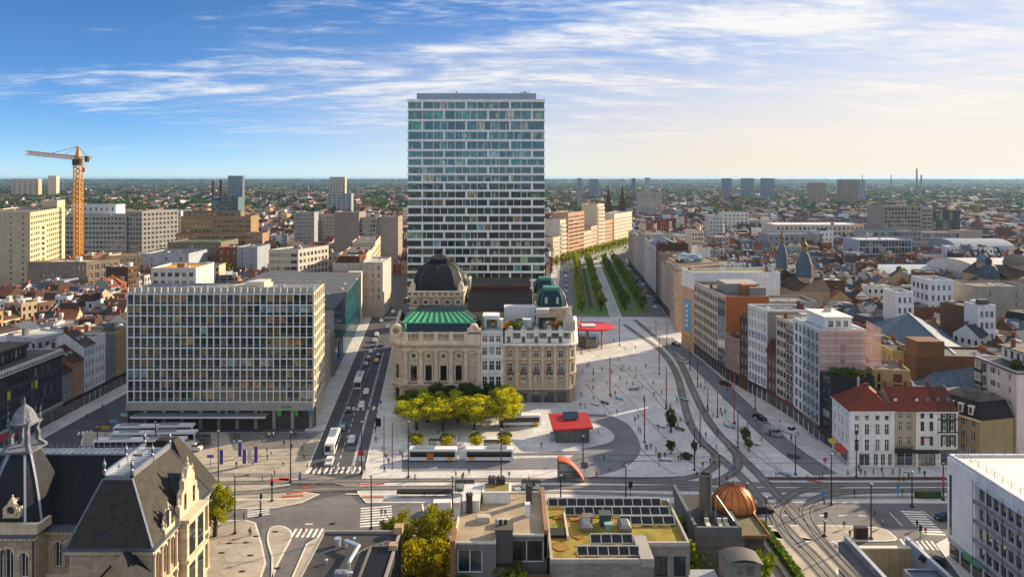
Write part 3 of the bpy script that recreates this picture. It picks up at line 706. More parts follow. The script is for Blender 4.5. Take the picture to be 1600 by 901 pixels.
for i in(1,2,3,4):
 A,B_=poly[i],poly[(i+1)%5];Ln=plen(A,B_);mb=MB()
 rs=[]
 if i==3:rs=grid(Ln,8,7.2,1,9,1.9,4.6,.3)
 if i==4:rs=[(Ln/2-.8,Ln/2+.8,Zat(593,OY),Zat(571,OY),'sash'),(Ln/2-1.1,Ln/2+1.1,.1,4.4,'plain')]
 wallgeo(mb,A,B_,0,zc,rs,.45);bpart(b,'wall',mb,'ashlar',ST)
 windows(b,A,B_,rs,'sash','frame_dark',.45,p=.02)
def ring(cx,cz,r,y,t=.35,n=18,d=.25):
 """stone ring round an oculus, facing the viewer"""
 q=MB()
 for i in range(n):
  a0,a1=2*PI*i/n,2*PI*(i+1)/n
  o0,o1=(cx+(r+t)*math.cos(a0),cz+(r+t)*math.sin(a0)),(cx+(r+t)*math.cos(a1),cz+(r+t)*math.sin(a1))
  i0,i1=(cx+r*math.cos(a0),cz+r*math.sin(a0)),(cx+r*math.cos(a1),cz+r*math.sin(a1))
  q.face([(i0[0],y-d,i0[1]),(o0[0],y-d,o0[1]),(o1[0],y-d,o1[1]),(i1[0],y-d,i1[1])][::-1])
  q.face([(o0[0],y-d,o0[1]),(o0[0],y,o0[1]),(o1[0],y,o1[1]),(o1[0],y-d,o1[1])])
  q.face([(i0[0],y-d,i0[1]),(i1[0],y-d,i1[1]),(i1[0],y,i1[1]),(i0[0],y,i0[1])])
 return q
def disc(cx,cz,r,y,n=18):
 q=MB();q.face([(cx+r*math.cos(2*PI*i/n),y,cz+r*math.sin(2*PI*i/n))for i in range(n)]);return q
zo=Zat(555.5,OY)
for x in wx:
 X=Xat(x,OY);o=bpart(b,'oculus',ring(X,zo,.72,OY-.02,.42),'stone',STL)
 bpart(o,'pane',disc(X,zo,.74,OY-.03),'glass',hx('#12181a'))
 mb=MB();mb.box(X-1.35,X+1.35,OY-.35,OY+.02,Zat(568.8,OY),Zat(567,OY));mb.box(X-1.5,X+1.5,OY-.5,OY+.02,Zat(567,OY),Zat(566,OY))
 for k in range(5):mb.lathe([(.001,-.16),(.2,-.1),(.24,0),(.2,.1),(.001,.16)],6,X-1+k*.5,OY-.2);
 for q_ in range(len(mb.v)-5*30,len(mb.v)):mb.v[q_]=(mb.v[q_][0],mb.v[q_][1],mb.v[q_][2]+Zat(564.6,OY))
 mb.box(X-1.35,X-1.05,OY-.22,OY,Zat(595.5,OY),Zat(569,OY));mb.box(X+1.05,X+1.35,OY-.22,OY,Zat(595.5,OY),Zat(569,OY))
 bpart(b,'window_surround',mb,'stone',STL)
 mb=MB();mb.box(X-1.45,X+1.45,OY-.5,OY+.02,Zat(597.5,OY),Zat(595.8,OY));
 for k in range(7):mb.box(X-1.3+k*.4,X-1.15+k*.4,OY-.4,OY-.2,Zat(600,OY),Zat(597.5,OY))
 bpart(b,'sill',mb,'stone',STD)
for x in(634.5,658,681.5,705,728,748.5):
 X=Xat(x,OY);r=.62;mb=MB();z0=zb_+.02;z1=Zat(548,OY)
 mb.box(X-.85,X+.85,OY-.95,OY+.05,z0,z0+1.3)
 mb.lathe([(r*1.15,z0+1.3),(r*1.15,z0+1.5),(r,z0+1.7),(r*.98,z0+4),(r*.85,z1-.8),(r*1.0,z1-.75),(r*1.25,z1-.1),(r*1.3,z1)],12,X,OY-.3)
 mb.box(X-.9,X+.9,OY-1.0,OY+.05,z1,z1+.35);bpart(b,'column',mb,'stone',jit(STL,.05))
X=Xat(739,OY);mb=MB();mb.box(X-1.3,X-1.0,OY-.25,OY,Zat(593,OY),Zat(556,OY));mb.box(X+1.0,X+1.3,OY-.25,OY,Zat(593,OY),Zat(556,OY))
mb.box(X-1.5,X+1.5,OY-.4,OY,Zat(563,OY),Zat(561.5,OY));mb.box(X-1.6,X+1.6,OY-.4,OY,Zat(551.5,OY),Zat(549.5,OY));bpart(b,'niche',mb,'stone',STL)
fp=[(ox0+3.2,OY),(ox1-.05,OY),(ox1-.05,OY+57),(ox0-5.4,OY+57),(ox0-.2,OY+3.4)]
band(b,fp,zc-2.1,.45,.35,STL,name='architrave',sides=(0,4,3));band(b,fp,zc-.35,.5,1.05,STL,sides=(0,4,3));band(b,fp,zc-1.0,.5,.55,ST,name='frieze',sides=(0,4,3))
band(b,fp,zb_-.35,.55,.5,STL,name='string_course',sides=(0,4,3));band(b,fp,4.9,.3,.3,ST,name='string_course',sides=(0,4,3))
mb=MB()
for k in range(44):
 X=ox0+3.4+k*(Wf-.4)/43;mb.box(X-.14,X+.14,OY-.85,OY-.3,zc-.7,zc-.38)
bpart(b,'dentils',mb,'stone',STL)
zB=Zat(519,OY)
mb=MB();mb.box(ox0+3.0,ox1,OY-.35,OY+.35,zc+.15,zc+.85);mb.box(ox0+3.0,ox1,OY-.4,OY+.4,zB-.4,zB)
for x in(634.5,658,681.5,705,728):X=Xat(x,OY);mb.box(X-.65,X+.65,OY-.5,OY+.42,zc+.15,zB+.12)
bpart(b,'parapet',mb,'stone',STL)
balm=MB();balm.lathe([(.12,0),(.2,.5),(.1,1.0),(.15,zB-zc-1.25)],6);bme=balm.mesh('baluster',['stone'])
for a,c in((634.5,658),(658,681.5),(681.5,705),(705,728)):
 X0,X1=Xat(a,OY)+.65,Xat(c,OY)-.65
 for k in range(8):put('baluster',bme,b,rel(b,(X0+(X1-X0)*(k+.5)/8,OY,zc+.85)),color=STL)
X=Xat(618.5,OY);Zs=Zat(517,OY)
mb=MB();mb.box(X-1.9,X+2.6,OY+.6,OY+2.2,zc+.15,Zs-.2);bpart(b,'corner_attic',mb,'stone',STL)
o=bpart(b,'oculus',ring(X,Zs+.1,.95,OY+.55,1.0,22,.5),'stone',STL);bpart(o,'pane',disc(X,Zs+.1,1.0,OY+.45),'glass',hx('#1a2222'))
mb=MB();mb.lathe([(1.95,0),(1.95,.9)],20);
mb.v=[(X+v[0],OY+.75+v[2],Zs+.1+v[1])for v in mb.v];bpart(b,'corner_roundel',mb,'stone',STL)
X=Xat(740.5,OY);mb=MB();mb.box(X-2.1,X+2.1,OY-.4,OY+1.0,zc+.15,Zat(513,OY));mb.box(X-1.4,X+1.4,OY-.3,OY+.9,Zat(513,OY),Zat(510,OY));mb.lathe([(1.1,0),(1.0,.7),(.001,1.0)],12,X,OY+.4)
for q_ in range(len(mb.v)-36,len(mb.v)):mb.v[q_]=(mb.v[q_][0],mb.v[q_][1],mb.v[q_][2]+Zat(510,OY))
bpart(b,'pediment',mb,'stone',STL)
zo=Zat(555.5,OY)
DR=hx('#18303c');CO=hx('#3f8f6e');COL_=hx('#57a886')
e0=[(Xat(632,OY+1.2),OY+1.2),(Xat(748,OY+1.2),OY+1.2),(Xat(748,OY+1.2),OY+21),(Xat(625,OY+1.2)-2.2,OY+21)]
z0=zB-1.2;z1=Zat(503.5,OY+2.8);e1=[(Xat(627,OY+2.8)+.8,OY+2.8),(Xat(741,OY+2.8),OY+2.8),(Xat(741,OY+2.8),OY+19.5),(Xat(627,OY+2.8)-.2,OY+19.5)]
mb=MB();mb.loft([[(*p,z0)for p in e0],[(*p,z1)for p in e1]],cap=False);bpart(b,'roof',mb,'seam',DR,label='dark blue-green steep lower roof slope')
z2=Zat(487.5,OY+8);e2=[(Xat(648,OY+8),OY+8),(Xat(722,OY+8),OY+8),(Xat(722,OY+8),OY+16),(Xat(648,OY+8),OY+16)]
A,B_,C,D=[Vector((*p,z1+.02))for p in inset(e1,-.35)];A2,B2,C2,D2=[Vector((*p,z2))for p in e2]
NS=22
for i in range(NS):
 q=MB();t0,t1=i/NS,(i+1)/NS
 q.face([A.lerp(B_,t0),A.lerp(B_,t1),A2.lerp(B2,t1),A2.lerp(B2,t0)]);q.bar(A.lerp(B_,t0)+Vector((0,0,.12)),A2.lerp(B2,t0)+Vector((0,0,.12)),.16,.3)
 bpart(b,'copper_tray',q,'paint',jit(hx('#2c7d5a')if i%2 else hx('#78cf9f'),.08))
for side,(p,q,r,s)in enumerate(((B_,C,C2,B2),(C,D,D2,C2),(D,A,A2,D2))):
 q_=MB();q_.face([p,q,r,s]);bpart(b,'roof_slope',q_,'seam',hx('#3d8b70')if side==2 else hx('#35474c'))
mb=MB();mb.bar(A+Vector((-.2,0,-.1)),B_+Vector((.2,0,-.1)),.5,.35);mb.bar(B_+Vector((0,0,.1)),B2+Vector((0,0,.1)),.4,.3);mb.bar(A+Vector((0,0,.1)),A2+Vector((0,0,.1)),.4,.3);bpart(b,'copper_edge',mb,'paint',hx('#4aa07c'))
z3=Zat(479,OY+12);e3=[(Xat(655,OY+12),OY+11.5),(Xat(731,OY+12),OY+11.5),(Xat(731,OY+12),OY+15),(Xat(655,OY+12),OY+15)]
mb=MB();mb.loft([[(*p,z2+.01)for p in inset(e2,-.3)],[(*p,z3)for p in e3]]);bpart(b,'roof_crown',mb,'seam',hx('#1f3a40'))
for xx in(633,737):X=Xat(xx,OY+1);mb=MB();mb.lathe([(.5,z1-2.4),(.75,z1-1.6),(.4,z1-.9),(.5,z1-.4),(.001,z1+.3)],8,X,OY+.7);bpart(b,'copper_finial',mb,'paint',hx('#3f8a72'))
mb=MB();mb.face([(ox0+2,OY+20.5,zB-1),(ox1,OY+20.5,zB-1),(ox1,OY+58,zB-1),(ox0-5.5,OY+58,zB-1)]);bpart(b,'roof_deck',mb,'flat_roof',hx('#5a5a5c'))
mb=MB();mb.box(ox0-1,ox1,OY+20.6,OY+21.2,zc,zB-.5);bpart(b,'wall',mb,'ashlar',ST)
DY=258.0;dc=(Xat(686.5,DY),DY);hw=(Xat(728,DY-9)-Xat(644,DY-9))/2
zd0=Zat(456,DY-9);bp_=[(dc[0]-hw,DY-hw),(dc[0]+hw,DY-hw),(dc[0]+hw,DY+hw),(dc[0]-hw,DY+hw)]
for i in range(4):
 A,B_=bp_[i],bp_[(i+1)%4];Ln=plen(A,B_);mb=MB();rs=[]
 wallgeo(mb,A,B_,18,zd0,rs,.4);bpart(b,'drum',mb,'ashlar',STD)
band(b,bp_,zd0-.1,.5,.7,STL);band(b,bp_,zd0-1.6,.35,.3,STL,name='frieze');band(b,bp_,zd0-5.6,.4,.35,STL,name='string_course')
mb=MB()
for k in range(9):
 X=bp_[0][0]+hw*2*(k+.5)/9;mb.box(X-.35,X+.35,bp_[0][1]-.45,bp_[0][1],zd0-1.2,zd0-.1)
bpart(b,'bracket',mb,'stone',STL,kind='stuff')
for k in range(5):
 X=bp_[0][0]+hw*2*(k+.5)/5;o=bpart(b,'oculus',ring(X,zd0-3.4,.8,bp_[0][1],.35,14,.2),'stone',STL);bpart(o,'pane',disc(X,zd0-3.4,.8,bp_[0][1]-.02,14),'stone',hx('#5c5348'))
for sx in(-1,1):
 for sy in(-1,1):
  mb=MB();X,Y_=dc[0]+sx*(hw-.9),DY+sy*(hw-.9);mb.box(X-.9,X+.9,Y_-.9,Y_+.9,zd0+.4,zd0+2.2);mb.lathe([(.9,zd0+2.2),(.75,zd0+2.8),(.3,zd0+3.4),(.001,zd0+4)],8,X,Y_);bpart(b,'corner_pier',mb,'stone',STL)
def cloister(cx,cy,w0,z0,z1,k=1.0,n=9,top=.25,bulge=1.0):
 rings=[]
 for i in range(n+1):
  t=i/n*(PI/2);r=w0*(top+(1-top)*math.cos(t)**k);z=z0+(z1-z0)*math.sin(t)
  c=r*.30;rings.append([(cx+a,cy+e,z)for a,e in((-r+c,-r),(r-c,-r),(r,-r+c),(r,r-c),(r-c,r),(-r+c,r),(-r,r-c),(-r,-r+c))])
 q=MB();q.loft(rings);return q,rings
zd1=Zat(411.5,DY-3);q,rings=cloister(dc[0],DY,hw*.93,zd0+.45,zd1,.82,12,.3)
dome=bpart(b,'dome',q,'slate',hx('#2e3236'))
for k in range(8):
 q=MB()
 for r0,r1 in zip(rings[:-1],rings[1:]):q.bar(r0[k],r1[k],.22,.22)
 bpart(dome,'rib',q,'metal',hx('#57585a'))
q=MB()
for i in range(18):
 X=dc[0]-hw*.8+hw*1.6*i/17;q.lathe([(.2,0),(.28,.4),(.1,.9),(.001,1.1)],5,X,DY-hw*.93-.1)
q.v=[(v[0],v[1],v[2]+zd0+.5)for v in q.v];bpart(dome,'crest',q,'metal',hx('#3a3a3c'))
q=MB()
for zz in(zd0+3.2,zd0+5.6,zd0+7.2):q.box(dc[0]-.45,dc[0]+.45,DY-hw*.95+(zz-zd0)*.28,DY-hw*.6,zz,zz+1.0)
bpart(dome,'scuttle',q,'metal',hx('#55534f'))
lw=hw*.32;q=MB();q.box(dc[0]-lw,dc[0]+lw,DY-lw,DY+lw,zd1-.4,zd1+1.5);bpart(b,'lantern',q,'metal',hx('#26282b'))
q=MB();q.loft([[(dc[0]+a*lw*1.2,DY+c*lw*1.2,zd1+1.5)for a,c in((-1,-1),(1,-1),(1,1),(-1,1))],[(dc[0]+a*lw*.3,DY+c*lw*.3,zd1+2.9)for a,c in((-1,-1),(1,-1),(1,1),(-1,1))]]);q.tube((dc[0],DY,zd1+2.8),(dc[0],DY,zd1+4.2),.12,.03);bpart(b,'lantern_roof',q,'slate',hx('#3d3b3a'))
sx0,sx1=Xat(730,246),Xat(833,246)
y0,y1=246.0,262.0;za,zz1=Zat(484.5,y0),Zat(451,y1)
sp_=[(sx0,y0),(sx1,y0),(sx1,y1+14),(sx0,y1+14)]
mb=MB();mb.loft([[(*p,0)for p in sp_],[(*p,za)for p in sp_]],cap=False);bpart(b,'stage_wall',mb,'brick',hx('#6c5a48'))
for i in range(26):
 q=MB();a,c=sx0+(sx1-sx0)*i/26,sx0+(sx1-sx0)*(i+1)/26
 q.face([(a,y0-.4,za),(c,y0-.4,za),(c,y1,zz1),(a,y1,zz1)]);q.bar((a,y0-.4,za+.08),(a,y1,zz1+.08),.14,.18);bpart(b,'roof_tray',q,'metal',jit(hx('#3b3936'),.12))
mb=MB();mb.face([(sx0,y0,za),(sx0,y1,zz1),(sx0,y1+14,za)]);mb.face([(sx1,y1+14,za),(sx1,y1,zz1),(sx1,y0,za)]);mb.face([(sx0,y1,zz1),(sx1,y1,zz1),(sx1,y1+14,za),(sx0,y1+14,za)]);bpart(b,'stage_gable',mb,'seam',hx('#46433f'))
zr=Zat(446.5,y1+1.2);mb=MB();mb.box(sx0,sx1-.6,y1+.6,y1+6,zz1-.6,zr);bpart(b,'ridge_wall',mb,'brick',hx('#6b3f2a'))
zr2=Zat(433.5,y1+4)
for i in range(26):
 q=MB();a,c=sx0+(sx1-sx0-.6)*i/26,sx0+(sx1-sx0-.6)*(i+1)/26
 q.face([(a,y1+.2,zr),(c,y1+.2,zr),(c,y1+4,zr2),(a,y1+4,zr2)]);q.face([(a,y1+4,zr2),(c,y1+4,zr2),(c,y1+7,zr),(a,y1+7,zr)]);q.bar((a,y1+.2,zr+.08),(a,y1+4,zr2+.08),.14,.18);bpart(b,'ridge_tray',q,'metal',jit(hx('#494744'),.1))
mb=MB();mb.box(sx0-.7,sx0+.3,y1-1,y1+6,zz1-4,zr2+.2);bpart(b,'gable_wall',mb,'stucco',hx('#b9b4aa'))
mb=MB();mb.box(sx0+.4,sx1-8,y0-1.0,y0-.2,za-3.2,za-.6);bpart(b,'stage_frieze',mb,'stone',hx('#8d7a58'))
for(xa,xb,yb,yt,Yd,nm)in((837,887,479,452,252,0),(833,871,459,437,270,1)):
 cx=(Xat(xa,Yd-4)+Xat(xb,Yd-4))/2;hw2=(Xat(xb,Yd-4)-Xat(xa,Yd-4))/2;z0=Zat(yb,Yd-4);z1=Zat(yt,Yd-1)
 pq=[(cx-hw2*.93,Yd-hw2*.93),(cx+hw2*.93,Yd-hw2*.93),(cx+hw2*.93,Yd+hw2*.93),(cx-hw2*.93,Yd+hw2*.93)]
 mb=MB();mb.loft([[(*p,0)for p in pq],[(*p,z0)for p in pq]],cap=False);bpart(b,'pavilion_wall',mb,'ashlar',ST)
 band(b,pq,z0-.5,.6,.6,STL);q,rings=cloister(cx,Yd,hw2*.92,z0+.1,z1,.8,9,.5);dm=bpart(b,'pavilion_dome',q,'slate',hx('#1d3a46'))
 for k in range(8):
  q=MB()
  for r0,r1 in zip(rings[:-1],rings[1:]):q.bar(r0[k],r1[k],.2,.2)
  bpart(dm,'rib',q,'paint',hx('#3d6a66')if k<2 else hx('#8f9a98'))
 q=MB();lw=hw2*.52;q.box(cx-lw,cx+lw,Yd-lw,Yd+lw,z1-.1,z1+.9);bpart(dm,'copper_cap',q,'paint',hx('#3f7d70'))
 if nm==0:
  for k in(-.35,.35):
   q=MB();q.box(cx+k*hw2-.45,cx+k*hw2+.45,Yd-hw2*.95,Yd-hw2*.6,z0+1.2,z0+2.8);q.loft([[(cx+k*hw2+a,Yd-hw2*.97+d,z0+2.8)for a,d in((-.55,0),(.55,0),(.55,1.4),(-.55,1.4))],[(cx+k*hw2+a,Yd-hw2*.97+d,z0+3.5)for a,d in((-.05,0),(.05,0),(.05,1.4),(-.05,1.4))]]);o=bpart(dm,'dormer',q,'paint',hx('#9fb0b0'))
# ================================================================== NARROW WHITE HOUSE
nx0,nx1=ox1+.02,Xat(786,OY)
b=thing('white_town_house','narrow white four-storey house squeezed beside the opera house','house',(nx0,OY,0))
poly=[(nx0,OY-.35),(nx1,OY-.35),(nx1,OY+16),(nx0,OY+16)]
zt=Zat(518.5,OY)
rs=[]
for yb,yt in((604,587.5),(578,563),(554,541.5),(534,524)):
 for x in(757.5,768.3,778.8):u=Xat(x,OY)-nx0;rs.append((round(u-.78,3),round(u+.78,3),Zat(yb,OY),Zat(yt,OY),'cross'))
rs.append((.5,3.0,.1,3.6,'plain'));rs.append((3.6,6.2,.1,3.6,'plain'))
body(b,poly,zt,hx('#d3d1cc'),specs={0:rs},frame='frame_white')
for y in(606,582,558.5,537):band(b,poly,Zat(y,OY),.3,.22,hx('#d9d7d2'),'stucco','string_course',(0,))
band(b,poly,zt-.1,.4,.6,hx('#d9d7d2'),'stucco',sides=(0,));flat_roof(b,poly,zt+.3,hx('#8e8e8c'),.3)
roofbox(b,nx0+.4,nx0+5.6,OY+5,OY+11,zt+.3,Zat(494,OY+5),hx('#d0d2d3'));
mb=MB();mb.face([(nx0+1.6,OY+4.96,Zat(512,OY+5)),(nx0+5.0,OY+4.96,Zat(512,OY+5)),(nx0+5.0,OY+4.96,Zat(499,OY+5)),(nx0+1.6,OY+4.96,Zat(499,OY+5))]);bpart(b,'terrace_window',mb,'glass_clear',hx('#3a3020'))
roofbox(b,nx0+5.9,nx1-.1,OY+2.6,OY+6,zt+.3,Zat(500,OY+3),hx('#c9c8c4'));mb=MB();mb.box(nx0-.1,nx0+.8,OY+2,OY+5,zt+.3,Zat(497,OY+3));bpart(b,'glass_screen',mb,'glass_clear',hx('#3f5560'))
# ================================================================== CORNER APARTMENT HOUSE
ax0,ax1=nx1+.02,Xat(901,OY)
b=thing('corner_apartment_house','beige stone corner apartment house with white attic storey and rooftop terrace','apartment house',(ax0,OY,0))
BE=hx('#9c8c77');BEL=hx('#b2a28b')
poly=[(ax0,OY),(ax1-2.2,OY),(ax1-.3,OY+1.9),(ax1+3,OY+46),(ax0,OY+46)]
zc=Zat(538,OY);xs=(797.5,818,838,858,876.5)
rs=[];rg=[]
for yb,yt in((601.5,588.5),(581.5,567),(558.5,547)):
 for x in xs:u=Xat(x,OY)-ax0;rs.append((round(u-.72,3),round(u+.72,3),Zat(yb,OY),Zat(yt,OY),'cross'))
for k,x in enumerate((797.5,816,838,858,877)):u=Xat(x,OY)-ax0;rg.append((round(u-1.45,3),round(u+1.45,3),.15,Zat(612,OY),'triple'))
mb=MB();z1=Zat(608,OY);wallgeo(mb,poly[0],poly[1],z1,zc,rs,.35);bpart(b,'wall',mb,'stone',BE);windows(b,poly[0],poly[1],rs,'cross','frame_white',.35,p=.1)
mb=MB();wallgeo(mb,poly[0],poly[1],0,z1,rg,.6);bpart(b,'shop_front',mb,'stone',hx('#6c6258'));windows(b,poly[0],poly[1],rg,'triple','frame_dark',.6,p=0,name='shop_window',cols=[hx('#1a1714'),hx('#14171a'),hx('#3a3020')])
for i in(1,2,3,4):
 mb=MB();A,B_=poly[i],poly[(i+1)%5];Ln=plen(A,B_);r_=[]
 if i==1:r_=[(Ln/2-.6,Ln/2+.6,Zat(yb,OY),Zat(yt,OY),'cross')for yb,yt in((601.5,588.5),(581.5,567),(558.5,547))]
 if i==2:r_=grid(Ln,5.6,4.3,3,12,1.4,2.7,.9)
 wallgeo(mb,A,B_,0,zc,r_,.35);bpart(b,'wall',mb,'stone',BE);windows(b,A,B_,r_,'cross','frame_white',.35)
for y in(608,584.5,561):band(b,poly,Zat(y,OY),.4,.4,BEL,'stone','string_course',(0,1,2))
band(b,poly,zc-.2,.5,.95,hx('#cfcac0'),'stone',sides=(0,1,2))
for x in(787.5,807.5,828,848,867.5,886):
 X=Xat(x,OY);mb=MB();mb.box(X-.38,X+.38,OY-.3,OY+.02,z1+.4,zc-.2)
 for y in(584.5,561,540):mb.box(X-.5,X+.5,OY-.55,OY+.02,Zat(y,OY)-.9,Zat(y,OY))
 bpart(b,'pilaster',mb,'stone',jit(BEL,.05))
for x in xs:
 for y in(582,):
  X=Xat(x,OY);mb=MB();mb.box(X-1.1,X+1.1,OY-.8,OY,Zat(y+1.2,OY),Zat(y,OY))
  for k in range(9):mb.box(X-1.05+k*.26,X-1.0+k*.26,OY-.78,OY-.72,Zat(y,OY),Zat(y,OY)+.95)
  mb.box(X-1.1,X+1.1,OY-.82,OY-.7,Zat(y,OY)+.95,Zat(y,OY)+1.02);bpart(b,'balcony',mb,'paint',hx('#1f2022'))
 X=Xat(x,OY)
 for yb,yt in((601.5,588.5),(581.5,567),(558.5,547)):
  mb=MB();mb.box(X-.95,X+.95,OY-.28,OY+.02,Zat(yt,OY)+.02,Zat(yt,OY)+.35);mb.box(X-.3,X+.3,OY-.36,OY+.02,Zat(yt,OY)+.35,Zat(yt,OY)+.7);bpart(b,'window_hood',mb,'stone',BEL)
zt=Zat(516.5,OY);WA=hx('#d4d2cc');pa=inset(poly,.5)
rs=[]
for x in(795,807.5,818,828.5,838,848.5,858.5,867.5,876,886):
 u=Xat(x,OY)-pa[0][0];wide=x in(807.5,828.5,848.5,867.5,886)
 if not wide:rs.append((round(u-.55,3),round(u+.55,3),Zat(536,OY),Zat(525.5,OY),'plain'))
 else:rs.append((round(u-1.15,3),round(u+1.15,3),Zat(529,OY),Zat(520.5,OY),'double'))
mb=MB();wallgeo(mb,pa[0],pa[1],zc+.3,zt,rs,.3);bpart(b,'attic',mb,'stucco',WA);windows(b,pa[0],pa[1],rs,'plain','frame_dark',.3,p=.2)
for i in(1,2,3,4):mb=MB();wallgeo(mb,pa[i],pa[(i+1)%5],zc+.3,zt);bpart(b,'attic',mb,'stucco',WA)
for x in(797,818,838,858.5,876.5):
 X=Xat(x,OY);mb=MB();mb.box(X-.8,X+.8,OY+.28,OY+1.2,zt,zt+.5);mb.lathe([(.8,0),(.8,.8)],12);k0=len(mb.v)-24
 for q_ in range(k0,len(mb.v)):v=mb.v[q_];mb.v[q_]=(X+v[0],OY+.32+v[2],zt+.5+max(-.05,v[1]))
 bpart(b,'dormer_head',mb,'stucco',WA)
mb=MB();mb.face([(*p,zt-.1)for p in inset(poly,.6)]);bpart(b,'roof',mb,'flat_roof',hx('#6b6965'))
def rb(x0,x1,ya,yb,Y0,Y1,c,m='stucco',nm='roof_hut'):return roofbox(b,Xat(x0,Y0),Xat(x1,Y0),Y0,Y1,zt-.1,Zat(ya,Y0),c,m,nm)
rb(779+9,836,481,0,OY+14,OY+21,hx('#c3c4c6'));rb(838,858,484,0,OY+11,OY+14,hx('#c9c9c6'));rb(842,868,497,0,OY+5,OY+9,hx('#2a2c2e'),'paint');rb(817,831,500,0,OY+5,OY+8,hx('#b9bec2'));rb(806,816,498,0,OY+4,OY+6,hx('#54606a'),'paint','roof_unit')
mb=MB();mb.face([(Xat(848,OY+4.9),OY+4.9,Zat(513,OY+4.9)),(Xat(864,OY+4.9),OY+4.9,Zat(513,OY+4.9)),(Xat(864,OY+4.9),OY+4.9,Zat(500,OY+4.9)),(Xat(848,OY+4.9),OY+4.9,Zat(500,OY+4.9))]);bpart(b,'terrace_window',mb,'glass_clear',hx('#7d7a60'))
mb=MB();mb.box(Xat(841,OY+4),Xat(870,OY+4),OY+3.4,OY+9.4,Zat(496.6,OY+4),Zat(495,OY+4));bpart(b,'terrace_roof',mb,'flat_roof',hx('#4a4239'))
for x,c in((793,'#a8742a'),(798,'#b58a30'),(803,'#6f7a2c'),(809,'#8aa02e'),(870,'#a8742a'),(874,'#b08035'),(877,'#7a7030')):
 mb=MB();X=Xat(x,OY+3);q=random.Random(x)
 for _ in range(36):
  p=Vector((q.gauss(0,.6),q.gauss(0,.6),q.uniform(.2,2.2)));a=Vector((q.gauss(0,1),q.gauss(0,1),q.gauss(0,1))).normalized()*.35;e=a.orthogonal().normalized()*.3
  mb.col=(1,1,1,1);mb.face([(X+(p+s).x,OY+3.4+(p+s).y,zt+(p+s).z)for s in(-a-e,a-e,a+e,-a+e)])
 bpart(b,'terrace_plant',mb,'leaf',hx(c))
railing(b,[(ax0+.6,OY+1.2),(ax1-2.6,OY+1.2)],zt,.9,2.2,hx('#2e3032'))
X=Xat(889,OY+2);mb=MB();mb.box(X-1.9,X+1.9,OY+.9,OY+4.4,zt-.1,Zat(503,OY+1));mb.loft([[(X+a*1.9,OY+2.6+d*1.7,Zat(503,OY+1))for a,d in((-1,-1),(1,-1),(1,1),(-1,1))],[(X+a*.9,OY+2.6+d*.9,Zat(493,OY+2))for a,d in((-1,-1),(1,-1),(1,1),(-1,1))],[(X+a*.55,OY+2.6+d*.5,Zat(490,OY+2))for a,d in((-1,-1),(1,-1),(1,1),(-1,1))]])
mb.lathe([(.35,Zat(490,OY+2)),(.4,Zat(489,OY+2)),(.05,Zat(486,OY+2))],8,X,OY+2.6);bpart(b,'turret',mb,'stone',hx('#a39a8e'))
# ================================================================== OFFICE BLOCK
FY=206.0
fx0,fx1=Xat(199,FY),Xat(489.5,FY)
b=thing('office_block','wide pale grid-fronted office block with hundreds of windows beside the bus station','office building',(fx0,FY,0))
GR=hx('#a9a8a2');bx=Xat(505,225)
poly=[(fx0,FY),(fx1,FY),(bx,225),(fx0-2,225)];reserve(poly);reserve([(fx0-2,FY),(fx1,FY),(cS(360)-12,360),(-105,360)])
z0=Zat(627.5,FY);zt=Zat(459.5,FY);nR=10;nC=28
fh=(zt-z0)/nR;pit=(fx1-fx0)/nC
q=MB();q.face([(.0,0,fh*.30),(pit,0,fh*.30),(pit,0,fh-.1),(0,0,fh-.1)],0)
q.box(0,pit,-.05,0,fh*.28,fh*.31,1,False);ofm=q.mesh('window',['tower_glass','frame_alu'])
q=MB();q.face([(0,0,.1),(pit,0,.1),(pit,0,fh*.28),(0,0,fh*.28)]);spm=q.mesh('spandrel',['glass'])
OC=[hx(c)for c in('#363a2a','#5c4a28','#1e2428','#70572e','#30422f','#181e22','#7c6c46','#323a22')]  # brown and yellow city reflections put into the window colours
OB=[hx(c)for c in('#5f8686','#7c9494','#8a8876','#6c7c74')]
blind={(1,c)for c in range(20,28)}|{(6,c)for c in range(14,19)}|{(7,c)for c in range(0,3)}|{(9,26),(9,27),(6,20),(6,21),(3,11)}
for r in range(nR):
 for c in range(nC):
  zz=zt-(r+1)*fh;col=jit(R.choice(OB),.12)if(r,c)in blind else jit(R.choice(OC),.35)
  if r in(4,5)and R.random()<.5:col=jit(hx('#26361a'),.3)
  put('window',ofm,b,(c*pit,.25,zz),color=col);put('spandrel',spm,b,(c*pit,.2,zz),color=jit(hx('#161c20'),.2))
hm=MB();hm.box(0,.2,-.2,.3,0,zt-z0);me=hm.mesh('fin',['paint'])
for c in range(nC+1):put('fin',me,b,(c*pit-.1,0,z0),color=jit(hx('#e0e3e6'),.03))
hm=MB();hm.box(0,fx1-fx0,-.14,.3,-.12,.12);me=hm.mesh('ledge',['paint'])
for r in range(nR+1):put('ledge',me,b,(0,0,zt-r*fh),color=hx('#d8dde1'))
mb=MB();mb.prism(inset(poly,.4),0,zt);bpart(b,'core',mb,'stucco',hx('#45443f'))
mb=MB();mb.box(fx0-.15,fx1+.1,FY-.6,FY+1,Zat(640,FY),z0-.05);bpart(b,'fascia',mb,'concrete',hx('#8f8d88'))
zm=Zat(652,FY);mb=MB();mb.box(fx0+.2,fx1,FY+.9,FY+3,0,Zat(640,FY));bpart(b,'ground_floor',mb,'stucco',hx('#55524d'))
for k in range(10):
 x=fx0+5+k*5.15;mb=MB();mb.box(x-.45,x+.45,FY-.1,FY+.9,0,Zat(640,FY));bpart(b,'pillar',mb,'concrete',hx('#8d8a85'))
